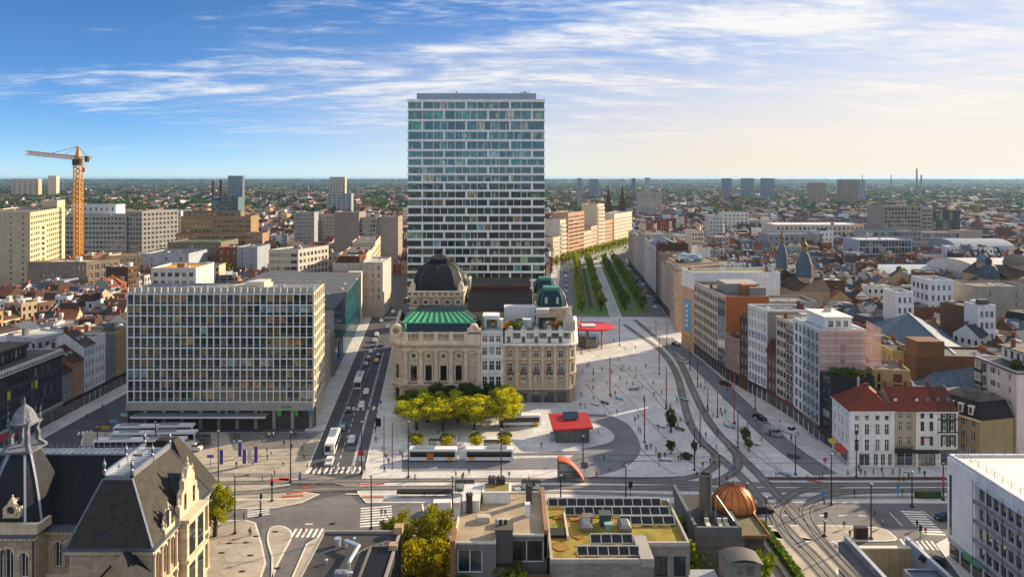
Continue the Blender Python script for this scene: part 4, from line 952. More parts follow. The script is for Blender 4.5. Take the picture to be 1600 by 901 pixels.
for k in range(9):
 x=fx0+5.6+k*5.15
 q=MB();q.face([(0,0,0),(3.9,0,0),(3.9,0,1.9),(0,0,1.9)]);o=put('shop_window',q.mesh('shop_window',['glass_clear']),b,(x-fx0,.86,zm+.35),color=jit([hx('#22302e'),hx('#1d3a38'),hx('#15191b'),hx('#151515')][k%4],.2))
 q=MB();q.face([(0,0,0),(3.9,0,0),(3.9,0,2.6),(0,0,2.6)]);put('shop_window',q.mesh('shop_window',['glass_clear']),b,(x-fx0,.85,.25),color=jit([hx('#101418'),hx('#2a2724'),hx('#12181a'),hx('#0e3a30')][(k+(k>6))%4],.2))
def sign(bb,nm,x0,x1,ya,yb,Y,c,lab=None,dy=0.0,m='paint'):
 q=MB();q.box(Xat(x0,Y),Xat(x1,Y),Y-.12+dy,Y+dy,Zat(yb,Y),Zat(ya,Y));return bpart(bb,nm,q,m,c,label=lab)
o=sign(b,'poster',224,243,640,651,FY+.8,hx('#a83028'),'red poster with white splash',-.05)
q=MB();X=Xat(234,FY+.6);q.lathe([(.001,0),(.9,.01)],9);q.v=[(X+v[0]*1.3,FY+.62-v[2],Zat(646,FY)+v[1]*.8)for v in q.v];bpart(o,'splash',q,'paint',hx('#d9d9d6'))
for x0,x1,ya,yb,c in((433,440,641,650,'#3a9a3a'),(461,466,641,650,'#3a9a3a'),(439,455,633.8,636.5,'#3c8c34'),(482,487,641,647,'#2f6fb0'),(408,411,641,650,'#b03a30'),(352,356,642,648,'#6a8a7a')):
 sign(b,'shop_sign',x0,x1,ya,yb,FY-.62,hx(c))
mb=MB();mb.box(Xat(205,203),Xat(416,203),202.6,FY,4.3,4.6);mb.box(Xat(205,203),Xat(416,203),202.4,202.7,4.05,4.75);bpart(b,'canopy',mb,'metal',hx('#9aa0a4'))
mb=MB();mb.box(Xat(205,203),Xat(416,203),202.3,202.4,4.15,4.5);bpart(b,'canopy_edge',mb,'paint',hx('#d0d3d6'))
A,B_=poly[1],poly[2];Ln=plen(A,B_)
mb=MB();wallgeo(mb,A,B_,0,zt+.4);bpart(b,'side_wall',mb,'concrete',hx('#c4b9a4'))
d=Vector((B_[0]-A[0],B_[1]-A[1])).normalized();nrm=Vector((d.y,-d.x))
for r in range(nR):
 q=MB();zz=zt-(r+1)*fh
 p,s=Vector(A)+d*.8+nrm*.06,Vector(B_)-d*.8+nrm*.06
 q.face([(*p,zz+.4),(*s,zz+.4),(*s,zz+fh-.5),(*p,zz+fh-.5)]);bpart(b,'side_window',q,'glass',jit(hx('#8a8168'),.1))
 q=MB();q.bar((*(Vector(A)+nrm*.3),zz),(*(Vector(B_)+nrm*.3),zz),.5,.25)
 bpart(b,'side_ledge',q,'paint',hx('#d3cab8'))
q=MB()
for k in range(6):p=Vector(A)+d*Ln*k/5+nrm*.2;q.box(p.x-.12,p.x+.12,p.y-.12,p.y+.12,z0,zt+.3)
bpart(b,'side_fin',q,'paint',hx('#d8d0c0'))
for i in(2,3):mb=MB();wallgeo(mb,poly[i],poly[(i+1)%4],0,zt+.4);bpart(b,'wall',mb,'concrete',hx('#9a968e'))
mb=MB();mb.face([(*p,zt+.2)for p in poly]);bpart(b,'roof',mb,'flat_roof',hx('#767a80'))
pt=(fx1-fx0)/28;q=MB();q.box(-.16,.16,-.2,.2,0,1.75);pme=q.mesh('parapet_post',['paint'])
for c in range(29):put('parapet_post',pme,b,(c*pt,.2,zt+.1),color=hx('#aeb4b8'))
mb=MB();mb.box(fx0,fx1,FY+.1,FY+.3,zt+.15,zt+.35);mb.box(fx0+.1,fx1,FY+2.0,FY+2.15,zt+.2,zt+1.7);bpart(b,'parapet',mb,'concrete',hx('#a59f94'))
railing(b,[(fx0+.2,FY+3),(fx0-1.5,224.6),(bx-.3,224.6),(fx1-.2,FY+1)],zt+.2,1.9,2.2,hx('#b9bcbc'),'roof_screen')
X0,X1=Xat(366,216),Xat(418,216)
mb=MB();mb.prism([(X0,213),(X1,213),(X1,221),(X0+3,221)],zt+.2,Zat(446,213));bpart(b,'plant_house',mb,'stucco',hx('#b3ada2'))
mb=MB();mb.prism([(X0+4,214),(X1-.3,214),(X1-.3,220),(X0+6,220)],Zat(446,213),Zat(440,214));bpart(b,'plant_house',mb,'stucco',hx('#c4bdae'))
for k,(x,y)in enumerate(((243,216),(273,218),(297,214),(322,218),(350,215),(440,217),(465,213))):roofunit(b,Xat(x,y),y,zt+.2,.5+.2*(k%3))
# ================================================================== RIGHT-HAND ROW ALONG THE PLAZA
def RX(Y):
 P=[(150,84),(191,83.1),(197,82.2),(214,81.9),(225,80.7),(231,79.8),(242,77.4),(257,74.5),(295,73),(308,71),(340,74),(366,78.5),(503,88),(700,102)]
 for(a,x),(c,x2)in zip(P[:-1],P[1:]):
  if a<=Y<=c:return x+(x2-x)*(Y-a)/(c-a)
def rowpoly(Y0,Y1,dep,dep1=None):return[(RX(Y0),Y0),(RX(Y0)+dep,Y0),(RX(Y1)+(dep1 or dep),Y1),(RX(Y1),Y1)]
GREY=[hx(c)for c in('#6d6c6a','#58595c','#7b7772','#4d4a48')]
def clutter(b,poly,z,n,seed,chim=2):
 r=random.Random(seed);A,B_,C,D=[Vector(p)for p in poly[:4]]
 def at(u,v):return A.lerp(B_,u).lerp(D.lerp(C,u),v)
 for k in range(n):
  p=at(r.uniform(.2,.8),r.uniform(.2,.8));t=r.random()
  if t<.45:skylight(b,p.x,p.y,z,r.uniform(.8,1.6),r.uniform(.9,2.4))
  elif t<.9:roofunit(b,p.x,p.y,z,r.uniform(.35,.9))
  else:s=r.uniform(.8,1.8);roofbox(b,p.x-s,p.x+s,p.y-1.1,p.y+1.1,z,z+r.uniform(1.4,2.6),jit(r.choice(GREY+[hx('#b5afa4'),hx('#8c6a52')]),.2,r))
 for k in range(chim):p=at(r.choice((.06,.94)),r.uniform(.25,.8));chimney(b,p.x,p.y,z-.3,z+r.uniform(1.2,2.2),color=jit(hx('#7d4a35'),.2,r))
def block(name,label,cat,poly,h,color,m='stucco',specs=None,roof=None,roofc=None,style='double',frame='frame_white',par=.6,group=None,depth=.25,p=.16,clut=3,seed=1,chim=2,gl='glass'):
 b=thing(name,label,cat,(poly[0][0],poly[0][1],0),group=group)
 body(b,poly,h,color,m,specs,depth=depth,style=style,frame=frame,p=p,gl=gl)
 if roof is None:flat_roof(b,poly,h-.02,roofc or hx('#5d5b59'),par,color,m);clutter(b,poly,h,clut,seed,chim)
 return b
def shopfront(b,p0,p1,h=3.4,color=hx('#1d1d20'),n=None,sgn=None):
 """dark glazed ground floor with fascia on a facade"""
 p0=Vector((p0[0],p0[1]));p1=Vector((p1[0],p1[1]));d=(p1-p0);Ln=d.length;d/=Ln;o=Vector((d.y,-d.x));n=n or max(1,round(Ln/3.2))
 mb=MB();q=[p0+o*.3+d*.1,p1+o*.3-d*.1,p1-d*.1-o*.05,p0+d*.1-o*.05];mb.prism([tuple(v)for v in q],h-.1,h+.75);bpart(b,'fascia',mb,'paint',sgn or jit(hx('#2a2a2c'),.3))
 for k in range(n):
  a=p0+d*(Ln*(k+.08)/n)+o*.04;c=p0+d*(Ln*(k+.92)/n)+o*.04
  mb=MB();mb.face([(*a,.15),(*c,.15),(*c,h-.1),(*a,h-.1)]);bpart(b,'shop_window',mb,'glass',jit(R.choice([hx('#14171a'),hx('#2a2018'),hx('#11201e'),hx('#3a2a1c')]),.3))
P0,P1,P2,P3=(82.1,179.0),(93.0,179.0),(97.5,190.5),(83.1,191.0)
WHT=hx('#d8d8d8');Zf=lambda y:Zat(y,179)
b=thing('corner_cafe_building','white corner building with red tiled hip roof at the tram junction','building',(82,179,0))
poly=[P0,P1,P2,P3];u=lambda x:Xat(x,179)-82.1
rf=[]
for x in(1339,1355,1371.5,1386):
 for yb,yt in((705.5,688-2),(679.5,662),(657,648.5)):rf.append((round(u(x)-.55,3),round(u(x)+.55,3),Zf(yb),Zf(yt),'cross' if yb>660 else 'plain'))
for x,w_ in((1351,1.3),(1369,.55),(1380,.55),(1391,.5)):rf.append((round(u(x)-w_,3),round(u(x)+w_,3),.2,3.1,'double'))
Ls=plen(P3,P0);rs=grid(Ls,4.0,3.6,2,4,.95,2.2,.8,.8)+grid(Ls,11.3,2,1,4,.8,1.0,.4,.8)+[(1.0,4.6,.2,3.0,'quad'),(5.6,10.6,.2,3.0,'quad')]
body(b,poly,13.5,WHT,specs={0:rf,3:rs},style='sash',frame='frame_white',depth=.25)
band(b,poly,13.2,.35,.4,hx('#d3d1cd'),'stucco',sides=(0,3));band(b,poly,3.7,.25,.18,hx('#cfcfcd'),'stucco','string_course',(0,3));band(b,poly,7.5,.12,.1,hx('#cfcfcd'),'stucco','string_course',(0,3))
hip_roof(b,poly,13.6,4.6,4.2,hx('#7a3320'),'tile');
for(x,y)in((1320,628),(1366,634),(1384,634)):
 Y=183.0 if x>1330 else 186;X=Xat(x,Y);Z=Zat(y,Y);mb=MB();mb.box(X-.4,X+.4,Y-.6,Y+.3,Z-.3,Z+.35);bpart(b,'roof_light',mb,'glass_clear',hx('#3d4a55'))
chimney(b,Xat(1355,184.5),184.5,16.8,18.6,.7,.6,hx('#5c2a1c'),1);mb=MB();X=Xat(1341,187);mb.tube((X,187,17),(X,187,19.6),.28);bpart(b,'flue',mb,'metal',hx('#b9bec2'))
for k,c in((0,'#c9a24a'),(1,'#b8402c')):
 A=Vector(P3).lerp(Vector(P0),(.1,.48)[k]);B_=Vector(P3).lerp(Vector(P0),(.4,.92)[k]);d=(B_-A).normalized();o=Vector((d.y,-d.x));mb=MB();mb.face([(*A,3.5),(*B_,3.5),(*(B_+o*1.5),2.8),(*(A+o*1.5),2.8)][::-1]);mb.face([(*(A+o*1.5),2.8),(*(B_+o*1.5),2.8),(*(B_+o*1.5),2.45),(*(A+o*1.5),2.45)]);bpart(b,'awning',mb,'cloth',hx(c))
mb=MB();mb.box(u(1342)+82.1,u(1358)+82.1,178.8,178.98,Zf(710),Zf(708));bpart(b,'sign_lettering',mb,'paint',hx('#66707e'))
def narrow(x0,x1,label,color,top,fr,style,extra=None,rc='#773221',seed=1,ground='#1b1b1c'):
 X0,X1=Xat(x0,179),Xat(x1,179);poly=[(X0+.02,179.0),(X1-.02,179.0),(X1-.02,190),(X0+.02,190)];b=thing('narrow_house',label,'house',(X0,179,0),group='narrow houses beside the white corner building')
 L_=X1-X0;rs=grid(L_,4.4,3.55,2,2,.95,2.3,.7,.5)+grid(L_,11.4,2,1,2,.9,1.35,.3,.5)+grid(L_,0,3,1,1,L_-1.2,3.0,.2,.3)
 body(b,poly,13.4,color,specs={0:rs},style=style,frame=fr,depth=.22);band(b,poly,13.1,.35,.35,jit(color,.05),'stucco',sides=(0,))
 mb=MB();mb.box(X0+.1,X1-.1,178.55,179,3.35,4.15);bpart(b,'fascia',mb,'paint',hx(ground))
 A=MB();A.face([(X0,178.6,13.5),(X1,178.6,13.5),(X1,184.5,18),(X0,184.5,18)]);A.face([(X0,184.5,18),(X1,184.5,18),(X1,190.3,13.5),(X0,190.3,13.5)]);bpart(b,'roof',A,'tile',hx(rc))
 A=MB();A.face([(X1-.02,179,13.4),(X1-.02,190,13.4),(X1-.02,184.5,17.9)]);A.face([(X0+.02,190,13.4),(X0+.02,179,13.4),(X0+.02,184.5,17.9)]);bpart(b,'gable',A,'stucco',color)
 for k in range(2 if seed!=1 else 1):X=X0+(k+.5)*L_/2;mb=MB();mb.box(X-.4,X+.4,181,182,15.2,16.0);bpart(b,'roof_light',mb,'glass_clear',hx('#3d4a55'))
 chimney(b,X0+.5,184.5,17.3,19,.7,.6,hx('#6c3a28'));return b
b=narrow(1397.5,1430.5,'narrow beige house with paired windows and an iron balcony, red roof',hx('#a59883'),0,'frame_white','cross',seed=1)
mb=MB();X0,X1=Xat(1400,178.4),Xat(1426,178.4);mb.box(X0,X1,177.9,179,4.3,4.5)
for k in range(16):X=X0+(X1-X0)*k/15;mb.box(X-.03,X+.03,177.9,177.96,4.5,5.4)
mb.box(X0,X1,177.88,177.98,5.4,5.48);bpart(b,'balcony',mb,'paint',hx('#2a2a2a'))
b=narrow(1431,1465.5,'narrow white house with a small red sign and dark shopfront',hx('#cfcdc9'),0,'frame_dark','double',seed=2,ground='#131314')
mb=MB();mb.box(Xat(1443,178.9),Xat(1452,178.9),178.85,178.99,Zf(684),Zf(681.5));bpart(b,'sign',mb,'paint',hx('#b8442c'))
b=narrow(1466,1497,'narrow white house with bold black window surrounds',hx('#d2cec4'),0,'frame_white','cross',seed=3,rc='#5c2c20',ground='#5c5a56')
for u_ in(.25,.75):
 for z0,z1 in((5.1,7.4),(8.65,10.95),(11.7,13.05)):
  X=Xat(1466,179)+.5+(Xat(1497,179)-Xat(1466,179)-1.0)*u_;o=bpart(b,'window_surround',(lambda q:(q.box(X-.85,X-.5,178.86,179,z0-.2,z1+.3),q.box(X+.5,X+.85,178.86,179,z0-.2,z1+.3),q.box(X-.85,X+.85,178.85,179,z1+.05,z1+.35),q)[3])(MB()),'paint',hx('#19191b'))
for z in(8.25,11.4):bpart(b,'black_band',(lambda q:(q.box(Xat(1465,179),Xat(1497,179),178.8,178.99,z,z+.22),q)[1])(MB()),'paint',hx('#19191b'))
poly=rowpoly(191.02,196.8,11);b=thing('dark_infill_building','dark charcoal building with leafy roof terrace behind the white corner building','building',(*poly[0],0))
L3=plen(poly[3],poly[0]);body(b,poly,18.3,hx('#2b2b2e'),specs={3:grid(L3,3.5,3.0,5,1,3.6,2.1,.7,.6)},style='triple',frame='frame_dark',p=.4);shopfront(b,poly[3],poly[0],3.0,sgn=hx('#3a2320'))
flat_roof(b,poly,18.3,hx('#3a3a38'),.5,hx('#2b2b2e'))
for k in range(9):
 r=random.Random(k);mb=MB();X,Y_=poly[0][0]+.8+k*.95,191.8+(k%2)*2.4
 for _ in range(46):
  p=Vector((r.gauss(0,.55),r.gauss(0,.5),r.uniform(0,1.7)));a=Vector((r.gauss(0,1),r.gauss(0,1),r.gauss(0,1))).normalized()*.28;e=a.orthogonal().normalized()*.26;g=r.uniform(.6,1.3);mb.col=(g,g,g,1);mb.face([(X+(p+s).x,Y_+(p+s).y,18.3+(p+s).z)for s in(-a-e,a-e,a+e,-a+e)])
 bpart(b,'terrace_plant',mb,'leaf',jit(hx('#4a5c24'),.2))
poly=rowpoly(196.84,214,12.5);b=thing('white_apartment_building','tall white apartment building with scaffolding and a white rooftop storey','apartment building',(*poly[0],0))
L3=plen(poly[3],poly[0]);hh=29.3
rs=[r_ for r_ in grid(L3,3.9,3.12,8,6,1.7,2.3,.45,.4)]
r0=grid(12.5,7.5,3.1,6,1,1.4,2.3,.4,.5)
body(b,poly,hh,hx('#cfd2d6'),specs={3:rs,0:r0},style='double',frame='frame_dark',depth=.35,p=.3);shopfront(b,poly[3],poly[0],3.2,sgn=hx('#5a1f1c'))
flat_roof(b,poly,hh,hx('#8fa3b5'),.4,hx('#d5d8da'))
q=inset(poly,2.6);z1=hh+3.0;rs=grid(plen(q[0],q[1]),hh,3,1,3,1.3,1.6,.6,.6)
for i in range(4):mb=MB();wallgeo(mb,q[i],q[(i+1)%4],hh,z1,rs if i==0 else[]);bpart(b,'penthouse_wall',mb,'stucco',hx('#d3d3d2'))
windows(b,q[0],q[1],rs,'plain','frame_dark');mb=MB();mb.prism(inset(q,-.3),z1,z1+.3);bpart(b,'penthouse_roof',mb,'stucco',hx('#d9d6d0'))
clutter(b,q,z1+.3,2,5,0)
b=thing('scaffold','pinkish netted scaffold around the white apartment building','scaffold',(poly[0][0],poly[0][1]-1.6,0))
x0,x1,y0=poly[0][0]-.2,poly[0][0]+12.6,poly[0][1]-.9
mb=MB()
for k in range(7):x=x0+(x1-x0)*k/6;mb.tube((x,y0,18),(x,y0,30.5),.05,n=5)
for k in range(6):mb.bar((x0,y0,19+k*2.05),(x1,y0,19+k*2.05),.08,.08)
bpart(b,'poles',mb,'paint',hx('#a3553f'),kind='stuff')
for k in range(6):mb=MB();mb.box(x0,x1,y0+.05,y0+.75,18.6+k*2.05,18.68+k*2.05);bpart(b,'plank_deck',mb,'paint',jit(hx('#a08e86'),.15))
for k in range(5):mb=MB();mb.box(x0,x1,y0-.03,y0,19.0+k*2.05+.9,19.0+k*2.05+1.1);bpart(b,'toe_board',mb,'paint',jit(hx('#a8695a'),.2))
m=bpy.data.materials.new('netting');m.use_nodes=True;t=m.node_tree;pb=t.nodes['Principled BSDF'];pb.inputs['Base Color'].default_value=hx('#d3a89c');pb.inputs['Alpha'].default_value=.38;pb.inputs['Roughness'].default_value=.9;MAT['netting']=m
mb=MB();X0,X1=x1+.1,x1+3.6;mb.face([(X0,y0,17),(X1,y0+.3,17),(X1,y0+.3,30.2),(X0,y0,30.2)]);mb.face([(X1,y0+.3,17),(X1+.2,y0+9,17),(X1+.2,y0+9,30.6),(X1,y0+.3,30.2)]);bpart(b,'net',mb,'netting')
mb=MB();mb.face([(x0,y0-.1,18.5),(x1,y0-.1,18.5),(x1,y0-.1,30.2),(x0,y0-.1,30.2)]);bpart(b,'net',mb,'netting')
mb=MB();y1_=205;mb.face([(RX(y1_)-1.0,y1_,4),(x0-.9,y0,4),(x0-.9,y0,29.6),(RX(y1_)-1.0,y1_,29.6)]);
m=bpy.data.materials.new('grey_net');m.use_nodes=True;pb=m.node_tree.nodes['Principled BSDF'];pb.inputs['Base Color'].default_value=hx('#8a949c');pb.inputs['Alpha'].default_value=.35;MAT['grey_net']=m
bpart(b,'net',mb,'grey_net');mb=MB()
for k in range(5):y=y0+(y1_-y0)*k/4;x=x0-.95+(RX(y1_)-1.0-x0+.9)*k/4;mb.tube((x,y,0),(x,y,30),.05,n=5)
for k in range(9):mb.bar((x0-.95,y0,3.3+k*3.1),(RX(y1_)-1.05,y1_,3.3+k*3.1),.5,.1)
bpart(b,'poles',mb,'metal',hx('#7d8082'),kind='stuff')
poly=rowpoly(214.04,225,13);L3=plen(poly[3],poly[0])
b=block('row_building','brown and white banded apartment building with peach top-floor panels on the plaza','apartment building',poly,27.6,hx('#b3aba0'),specs={3:grid(L3,4,2.95,8,5,1.75,1.7,.7,.4),0:grid(13,20,3,2,2,1,1.5)},frame='frame_dark',style='double',seed=11,p=.25)
for k in range(8):A,B_=Vector(poly[3]),Vector(poly[0]);d=(B_-A).normalized();o=Vector((d.y,-d.x));mb=MB();s,e=A+d*(L3*.56),B_-d*.1;z=4+k*2.95;mb.prism([tuple(s+o*.08),tuple(e+o*.08),tuple(e-o*.02),tuple(s-o*.02)],z-.1,z+.62);bpart(b,'spandrel',mb,'stucco',jit(hx('#6b5346'),.1))
shopfront(b,poly[3],poly[0],3.3,sgn=hx('#6a2a24'))
poly=rowpoly(225.04,230.6,9);b=thing('low_gabled_house','low brown gabled house between taller plaza buildings','house',(*poly[0],0));body(b,poly,16,hx('#5e4334'),'brick',specs={3:grid(5.6,4,3.6,3,2,1,1.9)},style='cross');hip_roof(b,poly,16,4.2,0,hx('#5c2f22'),'tile');shopfront(b,poly[3],poly[0])
poly=rowpoly(230.64,241.7,15);L3=plen(poly[3],poly[0])
b=block('row_building','white plaza building with glazed corner bays and grey blank side wall','apartment building',poly,28.3,hx('#c9ced2'),specs={3:grid(L3,4,3.45,7,6,1.5,2.5,.5,.2)},frame='frame_white',style='double',seed=12,gl='glass_clear')
mb=MB();wallgeo(mb,(poly[0][0]+.2,230.6),(poly[1][0],230.6),0,28.3);bpart(b,'side_wall',mb,'concrete',hx('#767572'));shopfront(b,poly[3],poly[0],3.4)
poly=rowpoly(241.74,247,12);block('row_building','narrow dark brown brick house in the plaza row','house',poly,23.6,hx('#4a3328'),'brick',specs={3:grid(5.4,4,3.7,5,2,1.1,2.1)},style='cross',seed=13)
poly=rowpoly(247.04,256.9,14);L3=plen(poly[3],poly[0]);b=block('row_building','low brown and white two-tone house below the orange brick side wall','house',poly,15.4,hx('#8a7464'),specs={3:grid(L3,4,3.6,3,4,1.3,2.1)},style='double',seed=14,roofc=hx('#2f2f33'));shopfront(b,poly[3],poly[0])
poly=rowpoly(257,295,15.2,18);L3=plen(poly[3],poly[0])
b=block('row_building','long beige modern building with big orange brick side wall','apartment building',poly,28.4,hx('#b2a89a'),specs={3:grid(L3,4.2,3.35,7,13,2.0,2.1,.7,.4)},frame='frame_dark',style='double',seed=15,clut=4,gl='glass_clear',p=.2)
mb=MB();wallgeo(mb,(poly[0][0]+.15,256.96),(poly[1][0],256.96),0,28.95);bpart(b,'brick_side',mb,'brick',hx('#9a5c2e'));mb=MB();mb.box(poly[0][0]+.15,poly[1][0],256.8,256.95,15.9,16.3);bpart(b,'string_course',mb,'stucco',hx('#b9aea2'))
mb=MB();A,B_=Vector(poly[3]),Vector(poly[0]);d=(B_-A).normalized();o=Vector((d.y,-d.x));s,e=B_-d*8,B_-d*.3
for k in range(7):mb.face([(*(s+o*.12),4+k*3.4),(*(e+o*.12),4+k*3.4),(*(e+o*.12),7.2+k*3.4),(*(s+o*.12),7.2+k*3.4)])
bpart(b,'glass_bay',mb,'glass_clear',hx('#24403c'));roofbox(b,82,87,262,266,28.4,32,hx('#8c5a3a'),'brick');roofbox(b,78,90,268,280,28.4,31.6,hx('#8d8d8c'));roofbox(b,84,89.5,259.5,262,28.4,31.4,hx('#7a7672'));shopfront(b,poly[3],poly[0],3.6)
poly=[(RX(295.04),295.04),(107.5,295.04),(107.5,312),(RX(308),308)];L3=plen(poly[3],poly[0])
b=block('department_store','white-topped store building with tall blue and yellow banner on the plaza','building',poly,31.5,hx('#d3d3d6'),roofc=hx('#8a8748'),seed=16,specs={3:[]},par=1.0)
A,B_=Vector(poly[3]),Vector(poly[0]);d=(B_-A).normalized();o=Vector((d.y,-d.x));mb=MB();mb.prism([tuple(A+o*.1),tuple(B_+o*.1),tuple(B_-o*.02),tuple(A-o*.02)],0,25.5);bpart(b,'stone_front',mb,'stone',hx('#a88a72'))
mb=MB();s,e=A+d*L3*.3,A+d*L3*.75;mb.prism([tuple(s+o*.3),tuple(e+o*.3),tuple(e+o*.12),tuple(s+o*.12)],7,20.5);bn=bpart(b,'banner',mb,'cloth',hx('#5f9cc4'));mb=MB();mb.prism([tuple(s+o*.33),tuple(e+o*.33),tuple(e+o*.3),tuple(s+o*.3)],5.8,7.2);bpart(bn,'banner_foot',mb,'cloth',hx('#d9a92c'))
mb=MB()
for k in range(5):p_=s.lerp(e,.5);mb.box(p_.x-.75,p_.x-.3,p_.y-.7,p_.y+.7-(k%2)*.6,9.5+k*2,10.6+k*2)
bpart(bn,'lettering',mb,'cloth',hx('#e8ecec'))
poly=[(76,337),(99,351.5),(99,372),(78.6,366.5)];L3=plen(poly[3],poly[0])
b=block('stone_corner_block','pinkish stone corner block with rounded glass attic at the boulevard mouth','building',poly,30,hx('#a48d78'),'stone',{3:grid(L3,5,3.9,6,8,1.3,2.4,.8,1),0:grid(plen(poly[0],poly[1]),5,3.9,6,7,1.3,2.4,.8,1.5)},seed=17,roofc=hx('#6f6a62'),style='cross')
band(b,poly,28.8,.6,.8,hx('#b8a48e'),sides=(0,3));mb=MB();mb.lathe([(5.2,30),(5.2,32),(4.6,33.2),(3,33.8)],18,85,354,sx=1.3);bpart(b,'glass_attic',mb,'glass_clear',hx('#5c6a70'))
mb=MB();mb.lathe([(2.6,0),(2.6,26),(2.9,26.3),(2.9,27)],12,76.8,338.2);bpart(b,'corner_bay',mb,'stone',hx('#a48d78'))
segs=[(367,381,27,'#a8998a','stucco','beige boulevard block with many balconies'),(381,398,24,'#b3a798','stucco','pale beige boulevard block with flat roof and white roof huts'),(398,412,29,'#8c7a6a','stucco','grey-brown boulevard block with tall windows'),(412,420,33,'#4c3426','brick','dark brown slab wall building on the boulevard'),(420,452,30,'#b7b2ac','stucco','white-grey boulevard block with sloping zinc roof'),(452,480,31,'#c3bdb2','stucco','cream boulevard block beyond the zinc-roofed one'),(480,520,33,'#a8a29a','stucco','grey boulevard block near the bend'),(520,560,29,'#b8ad9c','stucco','light stone boulevard block at the bend'),(560,600,27,'#9c8f84','stucco','brownish boulevard block at the far bend')]
for i,(a,c,h,col,m,lab)in enumerate(segs):
 poly=rowpoly(a+.03,c,17);L3=plen(poly[3],poly[0]);nn_=max(2,round(L3/3.1))
 b=block('boulevard_block',lab,'apartment building',poly,h,hx(col),m,{}if i==3 else{3:grid(L3,4.5,3.4,int((h-5)/3.4),nn_,1.5,2.1,.7,.5),0:grid(17,6,3.4,int((h-8)/3.4),4,1.1,1.6,.9,1)},seed=20+i,clut=3,group='blocks lining the right side of the boulevard',style='sash')
 if i==4:A=MB();A.face([(poly[3][0],poly[3][1],h+.7),(poly[0][0],poly[0][1],h+.7),(poly[0][0]+7,poly[0][1],h+5),(poly[3][0]+7,poly[3][1],h+5)][::1]);A.face([(poly[0][0]+7,poly[0][1],h+5),(poly[1][0],poly[1][1],h+.5),(poly[2][0],poly[2][1],h+.5),(poly[3][0]+7,poly[3][1],h+5)]);A.face([(poly[0][0],poly[0][1],h+.5),(poly[1][0],poly[1][1],h+.5),(poly[0][0]+7,poly[0][1],h+5)]);bpart(b,'zinc_roof',A,'seam',hx('#6f757c'))
 if i in(0,1):roofbox(b,poly[0][0]+3,poly[0][0]+9,a+2,a+8,h,h+4,hx('#9d8468'),'stone');roofbox(b,poly[0][0]+9.5,poly[0][0]+14,a+3,a+7,h,h+2.6,hx('#d5d5d3'))
 shopfront(b,poly[3],poly[0],3.8)
bp0,bp1=Vector((34,610)),Vector((150,860));bd=(bp1-bp0).normalized();bo=Vector((bd.y,-bd.x));Lb=(bp1-bp0).length
sp_=[(0,16,24,'#b8a890','stone','pale stone house where the boulevard bends'),(16,30,40,'#cfc3ae','stucco','white balconied apartment block at the boulevard bend'),(30,36,26,'#a06a4c','brick','narrow brick house beside the balconied block'),(36,78,46,'#b08d72','brick','broad salmon brick office block at the boulevard bend'),(78,98,24,'#c9b8a0','stucco','low cream house between brick blocks on the bend'),(98,116,28,'#b79c84','stone','gabled stone house on the boulevard bend'),(116,138,52,'#cbb79e','stucco','white banded apartment block beside the twin spired church'),(138,166,32,'#b5977c','brick','low salmon house front before the church'),(172,240,38,'#d0c2ae','stucco','long cream curved-roof building past the church')]
for i,(a,c,h,col,m,lab)in enumerate(sp_):
 p=[bp0+bd*a+bo*0,bp0+bd*(c-.05)];poly=[tuple(p[0]),tuple(p[1]),tuple(p[1]-bo*16),tuple(p[0]-bo*16)];poly=poly[:];L_=c-a
 nf=int((h-4)/3.6);b=block('bend_building',lab,'building',poly,h*.86,hx(col),m,{0:grid(L_,4,3.6,int((h*.86-4)/3.6),max(2,round(L_/3.6)),2.2 if i in(1,6)else 1.5,1.7,.9,.4)}if i!=3 else{0:grid(L_,4,3.4,10,3,12.5,1.3,.8,.4)},seed=40+i,style='triple',frame='frame_alu',group='sunlit buildings where the boulevard bends',p=.35)
 if i in(1,6):
  for f in range(int(h*.86/3.6)-1):q=[p[0]+bd*1+bo*1.2,p[1]-bd*1+bo*1.2,p[1]-bd*1,p[0]+bd*1];mb=MB();mb.prism([tuple(v)for v in q],4.2+f*3.6,5.2+f*3.6);bpart(b,'balcony',mb,'stucco',hx('#ddd5c6'))
cx,cy=127.0,905.0
b=thing('church','brown brick church with twin pointed spires at the end of the boulevard','church',(cx,cy,0));reserve([(cx-14,cy-12),(cx+14,cy-12),(cx+14,cy+40),(cx-14,cy+40)])
for k,x in enumerate((cx-8.6,cx+8.6)):
 mb=MB();mb.box(x-4,x+4,cy-4,cy+4,0,36+k);t=bpart(b,'tower',mb,'brick',hx('#5e3a2c'));mb=MB();r=4.3;mb.loft([[(x+a*r,cy+c*r,36+k)for a,c in((-1,-1),(1,-1),(1,1),(-1,1))],[(x+a*2.4,cy+c*2.4,42+k)for a,c in((-1,-1),(1,-1),(1,1),(-1,1))],[(x+a*.1,cy+c*.1,61+k)for a,c in((-1,-1),(1,-1),(1,1),(-1,1))]]);bpart(t,'spire',mb,'slate',hx('#4e3630'))
 for zz in(14,24,30):q=MB();q.box(x-1,x+1,cy-4.1,cy-3.9,zz,zz+4.5);bpart(t,'belfry_opening',q,'paint',hx('#15110f'))
mb=MB();mb.box(cx-9,cx+9,cy+4,cy+40,0,18);bpart(b,'nave',mb,'brick',hx('#6a4534'));mb=MB();mb.loft([[(cx-9.5,cy+4,18),(cx+9.5,cy+4,18),(cx+9.5,cy+40,18),(cx-9.5,cy+40,18)],[(cx-.1,cy+4,27),(cx+.1,cy+4,27),(cx+.1,cy+40,27),(cx-.1,cy+40,27)]]);bpart(b,'nave_roof',mb,'slate',hx('#3d3c42'))
